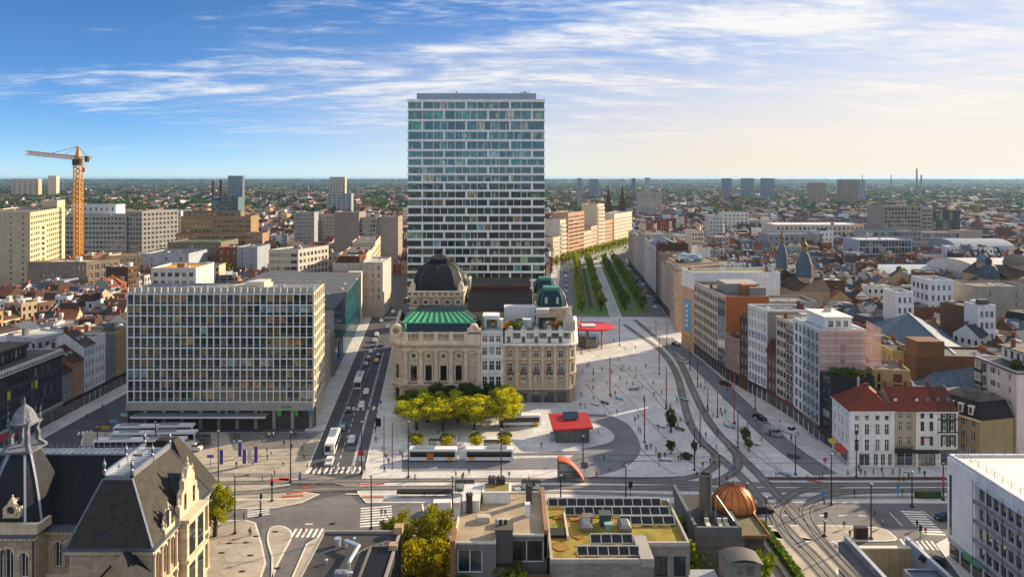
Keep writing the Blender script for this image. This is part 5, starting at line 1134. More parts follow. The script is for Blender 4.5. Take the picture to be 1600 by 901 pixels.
# ================================================================== LEFT SIDE STREET
LX=-132.0
def lrow(Y0,Y1,dep):return[(LX-dep,Y0),(LX,Y0),(LX,Y1),(LX-dep,Y1)]
poly=lrow(160,216,22)
b=thing('glass_fronted_office','long dark glass-fronted office with white band and setback top floor at the left edge','office building',(LX,160,0));reserve(poly)
L1=56.0;hh=20.0
rs=[]
for f in range(4):rs+=[(round(.4+k*1.39,3),round(.4+k*1.39+1.27,3),5.3+f*3.3,7.6+f*3.3)for k in range(39)]
body(b,poly,18.4,hx('#3a4349'),'paint',specs={1:rs},style='plain',frame='frame_dark',gl='glass_clear',depth=.18,p=.1)
for i,(z,h,c)in enumerate(((18.4,1.6,'#b9b7b0'),(8.15+3.3*3,.5,'#1a1e22'),(4.2,.5,'#a9a9a4'))):band(b,poly,z,h,.35,hx(c),'stucco','fascia_band',(0,1,2))
mb=MB()
for k in range(50):y=161+k*1.1;mb.box(LX+.34,LX+.4,y,y+.45,18.9,19.5)
bpart(b,'band_slot',mb,'paint',hx('#2b2b2b'),kind='stuff')
flat_roof(b,poly,19.9,hx('#4f4f4c'),.3,hx('#b9b7b0'));q=[(LX-18,162),(LX-4.5,162),(LX-4.5,207),(LX-18,207)]
r2=[(round(.5+k*1.8,3),round(.5+k*1.8+1.55,3),20.6,23.0)for k in range(24)]
for i in range(4):mb=MB();rr=r2 if i==1 else[];wallgeo(mb,q[i],q[(i+1)%4],19.9,23.6,rr);bpart(b,'setback_wall',mb,'paint',hx('#2c3236'));windows(b,q[i],q[(i+1)%4],rr,'plain','frame_dark',gl='glass_clear')
mb=MB();mb.prism(inset(q,-.8),23.6,24.0);bpart(b,'setback_roof',mb,'flat_roof',hx('#54463e'));clutter(b,q,24.0,4,77,0)
for k,c in((31,'#a8b020'),(23,'#a8b020')):mb=MB();y=160+.4+k*1.39;mb.box(LX+.02,LX+.1,y,y+1.2,12,14.2);bpart(b,'yellow_panel',mb,'paint',hx(c))
shopfront(b,(LX,160),(LX,216),3.4,n=17,sgn=hx('#6a6c6c'))
for k,c in enumerate(('#8a2c38','#2e6a68','#777')):
 if c=='#777':continue
 mb=MB();y=186+k*11;mb.face([(LX+.3,y,3.9),(LX+2.2,y,3.1),(LX+2.2,y+8,3.1),(LX+.3,y+8,3.9)]);bpart(b,'awning',mb,'cloth',hx(c))
hs=[(216.05,221,12.5,'#7e7e7c','#4a2c20','grey row house with brown tiled roof beside the glass office'),(221,227,14.5,'#a57a5a','#4a2f22','salmon row house with balcony and broad brown roof'),(227,233,18,'#c3c6c8','#4c4038','pale blue-grey row house in the side street'),(233,239,19.5,'#cfcfcb','#5a5a5a','white row house with flat roof in the side street'),(239,245,18.0,'#6e7072','#4a4a4c','dark grey row house in the side street'),(245,252,18.5,'#a3875c','#4c4a48','ochre row house in the side street'),(252,258,19,'#8a8f94','#55504c','blue-grey row house near the end of the side street'),(258,266,18,'#b9b4aa','#4a3a32','cream row house closing the side street')]
for i,(a,c,h,col,rc,lab)in enumerate(hs):
 poly=lrow(a,c-.04,12);b=thing('row_house',lab,'house',(LX,a,0),group='row houses in the left side street');nf=int((h-4)/3.3)
 body(b,poly,h,hx(col),specs={1:grid(c-a,4,3.3,nf,3 if c-a>5.5 else 2,1.0,1.9,.8,.4)},style='cross',p=.1)
 if i in(0,1,2,7):
  mb=MB();e=poly;x0,x1=LX-12,LX+.35;mb.face([(x1,a,h),(x1,c,h),(LX-6,c,h+4.5),(LX-6,a,h+4.5)]);mb.face([(x0,c,h),(x0,a,h),(LX-6,a,h+4.5),(LX-6,c,h+4.5)]);bpart(b,'roof',mb,'tile',hx(rc))
  mb=MB();mb.face([(LX-12,a,h),(LX,a,h),(LX-6,a,h+4.4)]);mb.face([(LX,c,h),(LX-12,c,h),(LX-6,c,h+4.4)]);bpart(b,'gable',mb,'stucco',jit(hx(col),.1))
  for k in range(2):mb=MB();mb.box(LX-3.4,LX-2.4,a+1+k*2.2,a+1.8+k*2.2,h+2.0,h+2.75);bpart(b,'roof_light',mb,'glass_clear',hx('#9fb0b8'))
  chimney(b,LX-6,a+.5,h+3.8,h+6,color=hx('#6b4030'))
 else:flat_roof(b,poly,h,hx(rc),.5,hx(col));clutter(b,poly,h,2,90+i,1)
 shopfront(b,(LX,a),(LX,c),3.3)
# ================================================================== STREET BEHIND THE OFFICE BLOCK
def SXl(Y):return cS(Y)-12.1
poly=[(-84,226.2),(SXl(226.2),226.2),(SXl(258),258),(-84,258)];L1=plen(poly[1],poly[2])
block('street_house','sunlit stone street building between the office block and the glass cinema','building',poly,16.5,hx('#b5a78f'),'stone',{1:grid(L1,4,3.8,3,8,1.9,2.3,.8,.5)},seed=51,style='cross')
poly=[(-112,260),(SXl(260)+1,260),(SXl(358)+1,358),(-120,358)];A,B_=poly[1],poly[2];L1=plen(A,B_)
b=thing('glass_cinema','big cinema building with slate roof deck and teal glass wall on the street','cinema',(-80,260,0));reserve(poly);z1=24.0
for i in(0,2,3):mb=MB();wallgeo(mb,poly[i],poly[(i+1)%4],0,z1);bpart(b,'wall',mb,'concrete',hx('#8f8f8d'))
d=(Vector(B_)-Vector(A)).normalized();o=Vector((d.y,-d.x));nP=16
for k in range(nP):
 for r in range(5):
  s,e=Vector(A)+d*(L1*k/nP),Vector(A)+d*(L1*(k+.97)/nP);q=MB();z0_=.3+r*4.75;q.face([(*s,z0_),(*e,z0_),(*e,z0_+4.65),(*s,z0_+4.65)]);bpart(b,'pane',q,'tower_glass',jit(hx('#12424a')if r>1 else hx('#0e2c3a'),.3))
mb=MB();wallgeo(mb,tuple(Vector(A)-o*.3),tuple(Vector(B_)-o*.3),0,z1);bpart(b,'wall',mb,'paint',hx('#15262b'))
mb=MB();s=Vector(B_);mb.prism([tuple(s+o*.5),tuple(s+d*5+o*.5),tuple(s+d*5-o*6),tuple(s-o*6)],0,z1+.5);bpart(b,'end_pier',mb,'concrete',hx('#c9bda4'))
mb=MB();q=inset(poly,-.6);mb.prism([(p[0],p[1])for p in q],z1,z1+.5);bpart(b,'roof',mb,'flat_roof',hx('#4e545b'))
mb=MB();mb.box(-98,-84,268,292,z1+.5,z1+2.2);bpart(b,'roof_step',mb,'flat_roof',hx('#7d8794'));mb=MB();mb.box(-84,-83,266,294,z1+.5,z1+3.4);bpart(b,'roof_wall',mb,'stucco',hx('#c7c2b8'))
for k in range(5):skylight(b,-70-2.2*(k%2),275+k*14,z1+.5,.9,.9)
mb=MB();s=Vector(A)+d*12+o*.2;e=Vector(A)+d*26+o*.2;mb.face([(*s,3),(*e,3),(*e,9),(*s,9)]);bpart(b,'poster',mb,'paint',hx('#1c4fa0'))
segs=[(364,378,22,'#b06a3c','stucco','orange painted house on the left street'),(378,402,26,'#b3ad9f','stucco','pale street block with sunlit balconies on the left street'),(402,430,28,'#c2b49a','stucco','cream street block with sunlit bays'),(430,470,27,'#a89c8c','stone','grey-beige street block farther up the left street'),(470,520,29,'#b8a890','stucco','tall beige street block far up the left street')]
for i,(a,c,h,col,m,lab)in enumerate(segs):
 poly=[(SXl(a)-15,a),(SXl(a),a),(SXl(c),c-.04),(SXl(c)-15,c-.04)];L1=plen(poly[1],poly[2]);b=block('street_block',lab,'apartment building',poly,h,hx(col),m,{1:grid(L1,4,3.5,int((h-5)/3.5),max(3,round(L1/3)),1.6,2.0,.8,.4),0:grid(15,4,3.5,int((h-6)/3.5),3,1.1,1.7)},seed=60+i,style='sash',group='blocks along the left street');shopfront(b,poly[1],poly[2],3.5)
# ================================================================== ORNATE STONE BUILDING, BOTTOM LEFT
SN=hx('#9c8c76');SNL=hx('#b3a48d');SL=hx('#1f2228');ZN=hx('#8a929c')
b=thing('ornate_stone_building','ornate stone building with steep slate roofs and a domed lantern tower','building',(-65,112,0))
reserve([(-110,100),(-50,100),(-50,130),(-110,130)])
def aw(p0,p1,rects,z0,z1,dep=.45,col=SN):
 mb=MB();wallgeo(mb,p0,p1,z0,z1,rects,dep);bpart(b,'wall',mb,'ashlar',col);windows(b,p0,p1,rects,'double','frame_white',dep,p=.05)
 P0=Vector(p0);d=(Vector(p1)-P0).normalized();o=Vector((d.y,-d.x))
 for r in rects:
  c=(r[0]+r[1])/2;rad=(r[1]-r[0])/2;q=MB();n=10
  for k in range(n):
   a0,a1=PI*k/n,PI*(k+1)/n
   def pt(a,rr,oo):v=P0+d*(c+rr*math.cos(a))+o*oo;return(v.x,v.y,r[3]-rad+rr*math.sin(a))
   q.face([pt(a0,rad+.38,.16),pt(a1,rad+.38,.16),pt(a1,rad,.16),pt(a0,rad,.16)][::-1]);q.face([pt(a0,rad+.38,0),pt(a1,rad+.38,0),pt(a1,rad+.38,.16),pt(a0,rad+.38,.16)])
   q.face([pt(a0,rad,.16),pt(a1,rad,.16),pt(a1,rad,-.3),pt(a0,rad,-.3)])
   q.face([pt(a0,rad,.02),pt(a1,rad,.02),pt(a1,rad*1.5,.02),pt(a0,rad*1.5,.02)]if False else[pt(a0,rad,.03),pt(a1,rad,.03),(lambda v:(v.x,v.y,r[3]+.02))(P0+d*(c+rad*1.02*(1 if a0<PI/2 else-1))+o*.03),(lambda v:(v.x,v.y,r[3]+.02))(P0+d*(c+rad*1.02*(1 if a0<PI/2 else-1))+o*.03)][:3])
  bpart(b,'window_arch',q,'stone',SNL)
 return d,o
aw((-100,112.5),(-80.6,112.5),grid(19.4,10.2,5,1,6,1.3,4.0,.4,.6),0,16.5)
aw((-71.2,112.5),(-64.6,112.5),[(1.2,2.35,10.6,14.6),(2.9,4.05,10.6,14.6)],0,16.5)
aw((-80.6,109.6),(-71.2,109.6),[(.8,2.0,10.6,14.4),(3.4,4.7,10.4,15.0),(5.0,6.3,10.4,15.0),(7.3,8.5,10.6,14.4)],0,17)
for x in(-80.6,-71.2):mb=MB();mb.box(x-.25,x+.25,109.6,112.6,0,17);bpart(b,'wall',mb,'ashlar',SN)
for x in(-71.5,-64.9,-80.3):mb=MB();mb.tube((x+.35,109.35 if x!=-64.9 else 112.3,4),(x+.35,109.35 if x!=-64.9 else 112.3,16.2),.1);bpart(b,'downpipe',mb,'metal',hx('#4a4f55'))
for(x0,x1,y,z)in((-100,-64.5,112.4,16.5),(-81.2,-70.6,109.4,17.0)):
 mb=MB();mb.box(x0,x1,y-.9,y+3,z,z+.3);bpart(b,'gutter',mb,'metal',hx('#6f7a86'));mb=MB();mb.box(x0,x1,y-.5,y+.3,z-.55,z-.02);bpart(b,'cornice',mb,'stone',SNL)
 mb=MB();n=int((x1-x0)/.7)
 for k in range(n):mb.box(x0+k*.7,x0+k*.7+.3,y-.75,y,z-.35,z-.03)
 bpart(b,'modillions',mb,'stone',SNL,kind='stuff');mb=MB();mb.box(x0,x1,y-.35,y+.1,9.3,9.8);bpart(b,'string_course',mb,'stone',SNL)
mb=MB();mb.box(-81.4,-70.4,109.1,109.7,17.3,18.6);mb.box(-70.9,-70.4,109.7,112.6,17.3,18.6);mb.box(-81.5,-70.3,109.0,109.8,18.6,18.8);bpart(b,'parapet',mb,'stone',SNL)
mb=MB();mb.face([(-100,113.3,16.8),(-60,113.3,16.8),(-60,119.6,25.2),(-100,119.6,25.2)]);mb.face([(-100,122,25.2),(-60,122,25.2),(-60,128,16.8),(-100,128,16.8)]);bpart(b,'main_roof',mb,'slate',SL)
mb=MB();mb.box(-100,-60,119.5,122.1,25.15,25.35);bpart(b,'roof_walk',mb,'seam',hx('#8b93a0'))
for k in range(34):mb=MB();mb.box(-97+k*1.05,-96.2+k*1.05,119.7,121.3,25.36,25.42);bpart(b,'walk_plate',mb,'metal',jit(hx('#8f98a6'),.12))
q=MB();q.lathe([(.12,0),(.14,.35),(.05,.5),(.08,.7),(.001,1.0)],6);sp=q.mesh('ridge_finial',['metal'])
for k in range(36):put('ridge_finial',sp,b,rel(b,(-96+k*.98,122.0,25.35)),color=hx('#5a6572'))
mb=MB();mb.box(-97,-60,121.95,122.05,25.7,25.78);bpart(b,'ridge_rail',mb,'metal',hx('#5a6572'))
cx,cy=-75.9,114.6;rings=[]
for i in range(11):
 t=i/10;r=5.1*(1-t)**1.0*.55+5.1*.45*(1-t**2)+1.55*t**.8*1.0;r=5.0-3.35*(t**.82);r+=.5*math.sin(PI*t);z=17.3+10.6*t;c=.32*r
 rings.append([(cx+a,cy+e,z)for a,e in((-r+c,-r),(r-c,-r),(r,-r+c),(r,r-c),(r-c,r),(-r+c,r),(-r,r-c),(-r,-r+c))])
mb=MB();mb.loft(rings);t_=bpart(b,'tower_roof',mb,'slate',hx('#282a30'))
for k in(0,1,2,7):
 q=MB()
 for r0,r1 in zip(rings[:-1],rings[1:]):q.bar(r0[k],r1[k],.3,.25)
 bpart(t_,'hip_flashing',q,'metal',hx('#aab2bc'))
zl=27.9;mb=MB();mb.box(cx-2.2,cx+2.2,cy-2.2,cy+2.2,zl,zl+.3)
for sx in(-1,1):
 for sy in(-1,1):
  mb.loft([[(cx+sx*(x+.0)+p,cy+sy*x+s,z)for p,s in((-.28,-.28),(.28,-.28),(.28,.28),(-.28,.28))]for x,z in((2.0,zl+.3),(1.25,zl+1.3),(1.3,zl+2.2),(1.1,zl+3.2),(1.35,zl+4.0))])
mb.box(cx-1.7,cx+1.7,cy-1.7,cy+1.7,zl+4.0,zl+4.35);lan=bpart(b,'lantern',mb,'slate',hx('#6c727c'))
mb=MB();mb.lathe([(2.1,zl+4.35),(1.75,zl+4.6),(1.5,zl+5.4),(1.05,zl+6.2),(.45,zl+6.8),(.12,zl+7.1),(.1,zl+7.8),(.001,zl+8.3)],12,cx,cy);bpart(lan,'lantern_cap',mb,'slate',hx('#7d838d'))
for sx,sy in((1.5,-1.5),(1.5,1.5),(-1.5,-1.5)):q=MB();q.lathe([(.16,0),(.2,.6),(.06,1.1),(.1,1.6),(.001,2.1)],6,cx+sx,cy+sy);q.v=[(v[0],v[1],v[2]+zl+4.3)for v in q.v];bpart(lan,'pinnacle',q,'metal',hx('#7c828c'))
X,Y_,Z=Xat(21,110.0),109.9,Zat(794,110);o=bpart(b,'oculus_dormer',ring(X,Z,.62,Y_,.42,18,.6),'stone',SNL);bpart(o,'pane',disc(X,Z,.64,Y_-.25),'glass',hx('#0c0d0e'))
mb=MB();mb.box(X-1.2,X+1.2,Y_-.5,Y_+1.4,Z-1.15,Z-.85);mb.box(X-.4,X+.4,Y_-.55,Y_+1,Z+.95,Z+1.3);mb.lathe([(.3,0),(.35,.2),(.1,.5),(.15,.7),(.001,.95)],8);k0=len(mb.v)-40
for i in range(k0,len(mb.v)):v=mb.v[i];mb.v[i]=(v[0]+X,v[1]+Y_-.1,v[2]+Z+1.3)
for s in(-1,1):mb.box(X+s*1.05-.16,X+s*1.05+.16,Y_-.45,Y_+.5,Z-.8,Z+.3)
bpart(o,'dormer_frame',mb,'stone',SNL,kind='stuff')
px0,px1,py0,py1=-64.6,-52.6,107.4,127.0
aw((px0,py0),(px1,py0),[(3.2,4.3,4,8),(7.0,8.1,4,8)],0,16.0)
d,o=aw((px1,py0),(px1,py1),[(1.0+k*2.35,2.2+k*2.35,10.4,14.8)for k in range(8)]+[(1.0+k*2.35,2.2+k*2.35,3.2,8.2)for k in range(8)],0,16.0)
mb=MB();wallgeo(mb,(px1,py1),(px0,py1),0,16);wallgeo(mb,(px0,py1),(px0,py0),0,16);bpart(b,'wall',mb,'ashlar',SN)
pp=[(px0,py0),(px1,py0),(px1,py1),(px0,py1)]
band(b,pp,16.0,.3,.85,hx('#6f7a86'),'metal','gutter');band(b,pp,15.4,.55,.45,SNL);band(b,pp,9.4,.45,.4,SNL,name='string_course');band(b,pp,3.0,.4,.35,SNL,name='string_course')
for k in range(9):mb=MB();y=py0+.35+k*2.35;mb.lathe([(.32,9.9),(.32,10.1),(.26,10.3),(.22,14.6),(.34,15.0),(.34,15.4)],10,px1+.22,y);mb.lathe([(.34,3.4),(.34,3.7),(.3,3.9),(.26,8.6),(.38,9.0),(.38,9.4)],10,px1+.24,y);bpart(b,'column',mb,'stone',jit(SNL,.06))
t0=[(px0-.3,py0-.3),(px1+.3,py0-.3),(px1+.3,py1),(px0-.3,py1)];t1=[(-61.6,111.2),(-57.4,111.2),(-57.4,123.4),(-61.6,123.4)]
mb=MB();mb.loft([[(*p,16.3)for p in t0],[(*p,24.9)for p in t1]]);bpart(b,'pavilion_roof',mb,'slate',hx('#3b3834'))
mb=MB()
for a,c in zip(t0,t1):mb.bar((*a,16.4),(*c,25.0),.26,.2)
bpart(b,'hip_flashing',mb,'metal',hx('#8f97a0'),kind='stuff')
for k in range(15):mb=MB();mb.box(-61.4,-57.6,111.4+k*.8,111.95+k*.8,24.95,25.08);bpart(b,'deck_board',mb,'metal',jit(hx('#b4bac2'),.08))
for s in(-61.6,-57.4):mb=MB();mb.box(s-.2,s+.2,111.2,123.4,24.9,25.75);bpart(b,'deck_kerb',mb,'metal',hx('#a8aeb8'))
mb=MB();mb.box(-61.8,-57.2,111.0,111.3,24.6,25.3);bpart(b,'deck_kerb',mb,'metal',hx('#98a0ac'))
q=MB();q.box(-.2,.2,-.2,.2,0,1.1);q.lathe([(.26,1.1),(.12,1.3),(.25,1.7),(.28,2.0),(.1,2.5),(.001,3.2)],8);fm=q.mesh('finial',['metal'])
for x,y in((-61.6,111.2),(-57.4,111.2),(-61.6,117.5),(-57.4,117.5),(-61.6,123.4),(-57.4,123.4)):put('finial',fm,b,rel(b,(x,y,24.9)),color=hx('#767e8a'))
mb=MB();X,Y_,Z=Xat(171,108.1),107.9,Zat(841,108);mb.box(X-.55,X+.55,Y_-.4,Y_+1,Z-.8,Z+.75);dm=bpart(b,'roof_dormer',mb,'metal',hx('#55606c'));mb=MB();mb.face([(X-.35,Y_-.42,Z-.6),(X+.35,Y_-.42,Z-.6),(X+.35,Y_-.42,Z+.5),(X-.35,Y_-.42,Z+.5)]);bpart(dm,'pane',mb,'glass',hx('#0d0e10'))
gx,gy=Xat(182,104),104.0;zA=Zat(873,104);mb=MB();mb.face([(gx,gy-1.5,zA),(gx,gy+3.4,zA),(gx-3.6,gy+3.4,zA-4),(gx-3.6,gy-1.5,zA-4)]);mb.face([(gx,gy+3.4,zA),(gx,gy-1.5,zA),(gx+3.6,gy-1.5,zA-4),(gx+3.6,gy+3.4,zA-4)]);bpart(b,'porch_roof',mb,'slate',hx('#2a2c30'))
mb=MB();mb.face([(gx-3.3,gy-1.2,zA-4),(gx+3.3,gy-1.2,zA-4),(gx,gy-1.2,zA-.3)]);mb.box(gx-3.3,gx+3.3,gy-1.1,gy+3.4,0,zA-4);bpart(b,'porch',mb,'stone',hx('#8a7a5c'))
def gable(y,w_,z0,z1,x):
 prof=[(-1,0),(1,0),(1,.25),(.8,.3),(.8,.5),(.55,.58),(.55,.74),(.3,.8),(.22,.95),(0,1.0),(-.22,.95),(-.3,.8),(-.55,.74),(-.55,.58),(-.8,.5),(-.8,.3),(-1,.25)]
 q=MB();A=[(x+.1,y+p*w_/2,z0+t*(z1-z0))for p,t in prof];B_=[(x-.7,p[1],p[2])for p in A]
 q.f.append(tuple(range(17)));q.m.append(0);q.v.extend(A);q.f.append(tuple(range(33,16,-1)));q.m.append(0);q.v.extend(B_)
 for i in range(17):j=(i+1)%17;q.f.append((i,17+i,17+j,j));q.m.append(0)
 g=bpart(b,'gable',q,'stone',SNL)
 for yy in(-.45,.45):q=MB();q.box(x+.08,x+.13,y+yy*w_*.5-.4,y+yy*w_*.5+.4,z0+.8,z0+3.4);bpart(g,'gable_window',q,'glass',hx('#17140f'))
 for p,t in((-1,.25),(1,.25),(-.55,.74),(.55,.74),(0,1)):q=MB();q.lathe([(.28,0),(.34,.3),(.14,.6),(.24,1.0),(.001,1.7)],8,x-.3,y+p*w_/2*.94);q.v=[(v[0],v[1],v[2]+z0+t*(z1-z0)-.1)for v in q.v];bpart(g,'pinnacle',q,'stone',SNL)
 q=MB();q.loft([[(x-.6,y-w_*.42,z0),(x-.6,y+w_*.42,z0),(x-.6,y,z0+(z1-z0)*.82)],[(x-5,y-w_*.42,z0),(x-5,y+w_*.42,z0),(x-5,y,z0+(z1-z0)*.82)]]);bpart(g,'gable_roof',q,'slate',hx('#3a4450'))
gable(119.4,7.0,16.3,23.6,px1+.2);gable(112.6,3.2,16.3,19.2,px1+.2)
mb=MB();mb.box(px1+.05,px1+1.4,116,122.8,0,15.8);bpart(b,'side_bay',mb,'ashlar',SNL);mb=MB();mb.box(px1+1.38,px1+1.46,116.8,118.9,10.2,15);mb.box(px1+1.38,px1+1.46,119.9,122.0,10.2,15);mb.box(px1+1.38,px1+1.46,116.8,118.9,3.4,8.6);mb.box(px1+1.38,px1+1.46,119.9,122.0,3.4,8.6);bpart(b,'bay_glazing',mb,'glass',hx('#1a1712'))
mb=MB();mb.box(px1+.05,px1+1.9,115.6,123.2,15.8,16.35);mb.box(px1+.05,px1+1.8,115.8,123.0,9.4,9.9);bpart(b,'bay_cornice',mb,'stone',SNL,kind='stuff')
mb=MB();mb.loft([[(-62,123.5,16.3),(-52.5,123.5,16.3),(-52.5,131,16.3),(-62,131,16.3)],[(-61,126,25.2),(-58,126,25.2),(-58,128,25.2),(-61,128,25.2)]]);bpart(b,'rear_roof',mb,'slate',hx('#33302c'))
# ================================================================== DARK FLAT ROOF BUILDING
b=thing('dark_flat_roof_building','dark flat-roofed building with silver duct pipe at the bottom edge','building',(-28,92,0))
poly=[(-28,84),(-16.4,84),(-16.4,109),(-28,109)];body(b,poly,17.6,hx('#2b2b2d'),specs={2:grid(11.6,4,3.3,4,4,1.4,1.6),1:grid(25,4,3.3,4,8,1.4,1.6)},frame='frame_alu');flat_roof(b,poly,17.6,hx('#3b3b3d'),.4,hx('#7d7c7a'),'concrete',.35)
mb=MB();mb.tube((-23.6,104.6,17.7),(-23.6,104.6,18.7),.28);mb.tube((-23.6,104.6,18.6),(-21.5,103.2,18.6),.27,n=8);mb.tube((-21.5,103.3,18.6),(-21.9,98.6,18.6),.27,n=8);mb.tube((-21.9,98.7,18.6),(-21.9,98.7,17.6),.27,n=8);bpart(b,'duct',mb,'metal',hx('#d3d7da'))
mb=MB();mb.tube((-24.9,105.2,17.6),(-24.9,105.2,18.5),.42,n=10);mb.tube((-24.9,105.2,18.5),(-24.9,105.2,18.7),.5,n=10);bpart(b,'vent',mb,'metal',hx('#c9ced2'))
for x,y in((-22.8,106.3),(-25.3,100.2),(-21.2,97)):mb=MB();mb.tube((x,y,17.6),(x,y,18.1),.15);mb.lathe([(.25,18.1),(.25,18.2),(.001,18.35)],8,x,y);bpart(b,'roof_vent',mb,'metal',hx('#c9ced2'))
roofunit(b,-22.4,96.8,17.6,.9);mb=MB();mb.box(-19.8,-17.1,92,104,17.62,17.9);bpart(b,'well_shade',mb,'paint',hx('#0b0b0c'));mb=MB();mb.box(-20.1,-19.8,91.7,104.3,17.6,18.15);mb.box(-19.8,-17.1,104,104.3,17.6,18.15);bpart(b,'well_kerb',mb,'concrete',hx('#5c5a57'));mb=MB()  # black box on the roof deck paints the dark of the courtyard hole
for s,e in(((-18.6,105.9),(-18.0,103.9)),((-20.6,104.4),(-22.2,102)),((-20.6,104.4),(-18.0,106.5))):mb.bar((*s,17.66),(*e,17.66),.1,.06)
bpart(b,'cable',mb,'paint',hx('#8c8c88'))
mb=MB();mb.box(-17.3,-16.1,107.9,109.3,17.9,18.9);mb.box(-17.3,-16.1,103.2,104.4,17.9,18.6);bpart(b,'corner_pier',mb,'stone',hx('#9c8466'))
# ================================================================== MIDDLE HOUSE
b=thing('flat_roof_house','tan-roofed house with white-framed windows and chimneys at the bottom centre','house',(-8,101,0))
poly=[(-8,100.8),(-2.2,100.8),(-2.2,103),(4.9,103),(4.9,117.2),(-8,117.2)];reserve(poly)
W1=[(.55,3.9,16.1,19.2,'double')];W2=[(1.9,6.6,16.4,19.4,'double')]
for i in range(6):
 mb=MB();rs={0:W1,2:W2,3:grid(14.2,4,3.3,3,3,1.2,1.7)}.get(i,[]);wallgeo(mb,poly[i],poly[(i+1)%6],0,20,rs);bpart(b,'wall',mb,'stucco',hx('#6b6966')if i in(0,2)else hx('#7a6350'));windows(b,poly[i],poly[(i+1)%6],rs,'double','frame_white',p=0)
flat_roof(b,poly,20,hx('#9a8a72'),.28,hx('#c9c5bb'),t=.22)
mb=MB();mb.box(-8.4,-7.7,99.8,103.5,0,20.9);bpart(b,'party_wall',mb,'brick',hx('#7d5c40'));mb=MB();mb.box(-2.3,.1,101.6,104.4,17,21.4);mb.box(-2.4,.2,101.5,104.5,21.4,21.6);bpart(b,'chimney_stack',mb,'stucco',hx('#4f4d4b'));mb=MB()
for k in range(2):mb.tube((-1.6+k*.7,103.2,21.6),(-1.6+k*.7,103.2,22.2),.2,n=8)
bpart(b,'chimney_pots',mb,'metal',hx('#3a3836'));mb=MB();mb.box(4.5,5.1,103,117.4,17,20.9);bpart(b,'party_wall',mb,'brick',hx('#8a6a4c'))
roofbox(b,-7.4,-4.9,110.6,116.4,20,21.5,hx('#c9c7c2'));roofbox(b,-4.5,-.2,113.4,116.8,20,21.6,hx('#d0cfcb'));mb=MB();mb.box(-4.2,-.5,113.7,116.5,21.79,21.82);bpart(b,'hut_roof',mb,'flat_roof',hx('#8a7442'))
for x,y,w_,c in((-6.4,110.3,.9,'#3c3633'),(-3.2,116.6,1.1,'#4a4643'),(-1.8,116.4,1.4,'#3a3431'),(2.6,113.6,.9,'#4b453f')):chimney(b,x,y,20,22.6,w_,.8,hx(c),2)
mb=MB();mb.box(1.9,2.7,108.8,109.7,20,21.9);bpart(b,'white_flue',mb,'stucco',hx('#d5d8db'))
for x,y in((-4.2,107.6),(-1.3,106.4)):mb=MB();mb.box(x-1,x+1,y-.7,y+.7,20,20.7);mb.box(x-.9,x+.9,y-.6,y+.6,20.7,20.8);bpart(b,'skylight',mb,'paint',hx('#b3aa9a'))
mb=MB();mb.tube((.9,115.2,20),(.9,115.2,21.4),.05);mb.lathe([(.001,21.3),(.5,21.5),(.55,21.55)],10,.9,115.2);bpart(b,'dish',mb,'metal',hx('#d7d9da'))
mb=MB();mb.tube((3.3,116.6,20),(3.3,116.6,21.6),.05);mb.face([(2.8,116.5,21.2),(3.8,116.5,21.5),(3.4,116.7,22)]);bpart(b,'antenna',mb,'metal',hx('#3a3a3a'))
mb=MB();mb.box(-7.6,5.2,90,100.7,0,15.2);bpart(b,'terrace_block',mb,'stucco',hx('#5f5a55'));mb=MB();mb.box(-6.6,-2.4,98.8,100.7,15.2,15.3);bpart(b,'terrace',mb,'concrete',hx('#8b8f94'))
for k in range(16):mb=MB();mb.box(2.0+k*.21,2.16+k*.21,98.5,98.62,15.2,17.0);bpart(b,'fence_slat',mb,'trunk',jit(hx('#6e4a2e'),.15))
mb=MB();mb.box(-2.2,1.2,100.9,102.9,15.2,16.2);bpart(b,'planter',mb,'concrete',hx('#77777a'))
def leafclump(b,X,Y_,Z,n,sx,sz,c,seed,name='terrace_plant',lf=.3):
 r=random.Random(seed);mb=MB()
 for _ in range(n):
  p=Vector((r.gauss(0,sx),r.gauss(0,sx),r.uniform(0,sz)));a=Vector((r.gauss(0,1),r.gauss(0,1),r.gauss(0,1))).normalized()*lf;e=a.orthogonal().normalized()*lf*.8;g=r.uniform(.6,1.3);mb.col=(g,g,g,1);mb.face([(X+(p+s).x,Y_+(p+s).y,Z+(p+s).z)for s in(-a-e,a-e,a+e,-a+e)])
 return bpart(b,name,mb,'leaf',c)
leafclump(b,-6.6,99.2,15.3,90,.35,.9,hx('#4d5a2a'),1);leafclump(b,-.4,100,15.5,150,.7,1.2,hx('#55612c'),2);leafclump(b,1.2,99.6,15.4,90,.45,1.0,hx('#8a9430'),3);leafclump(b,.6,101.2,16.1,80,.5,.9,hx('#5a6030'),4)
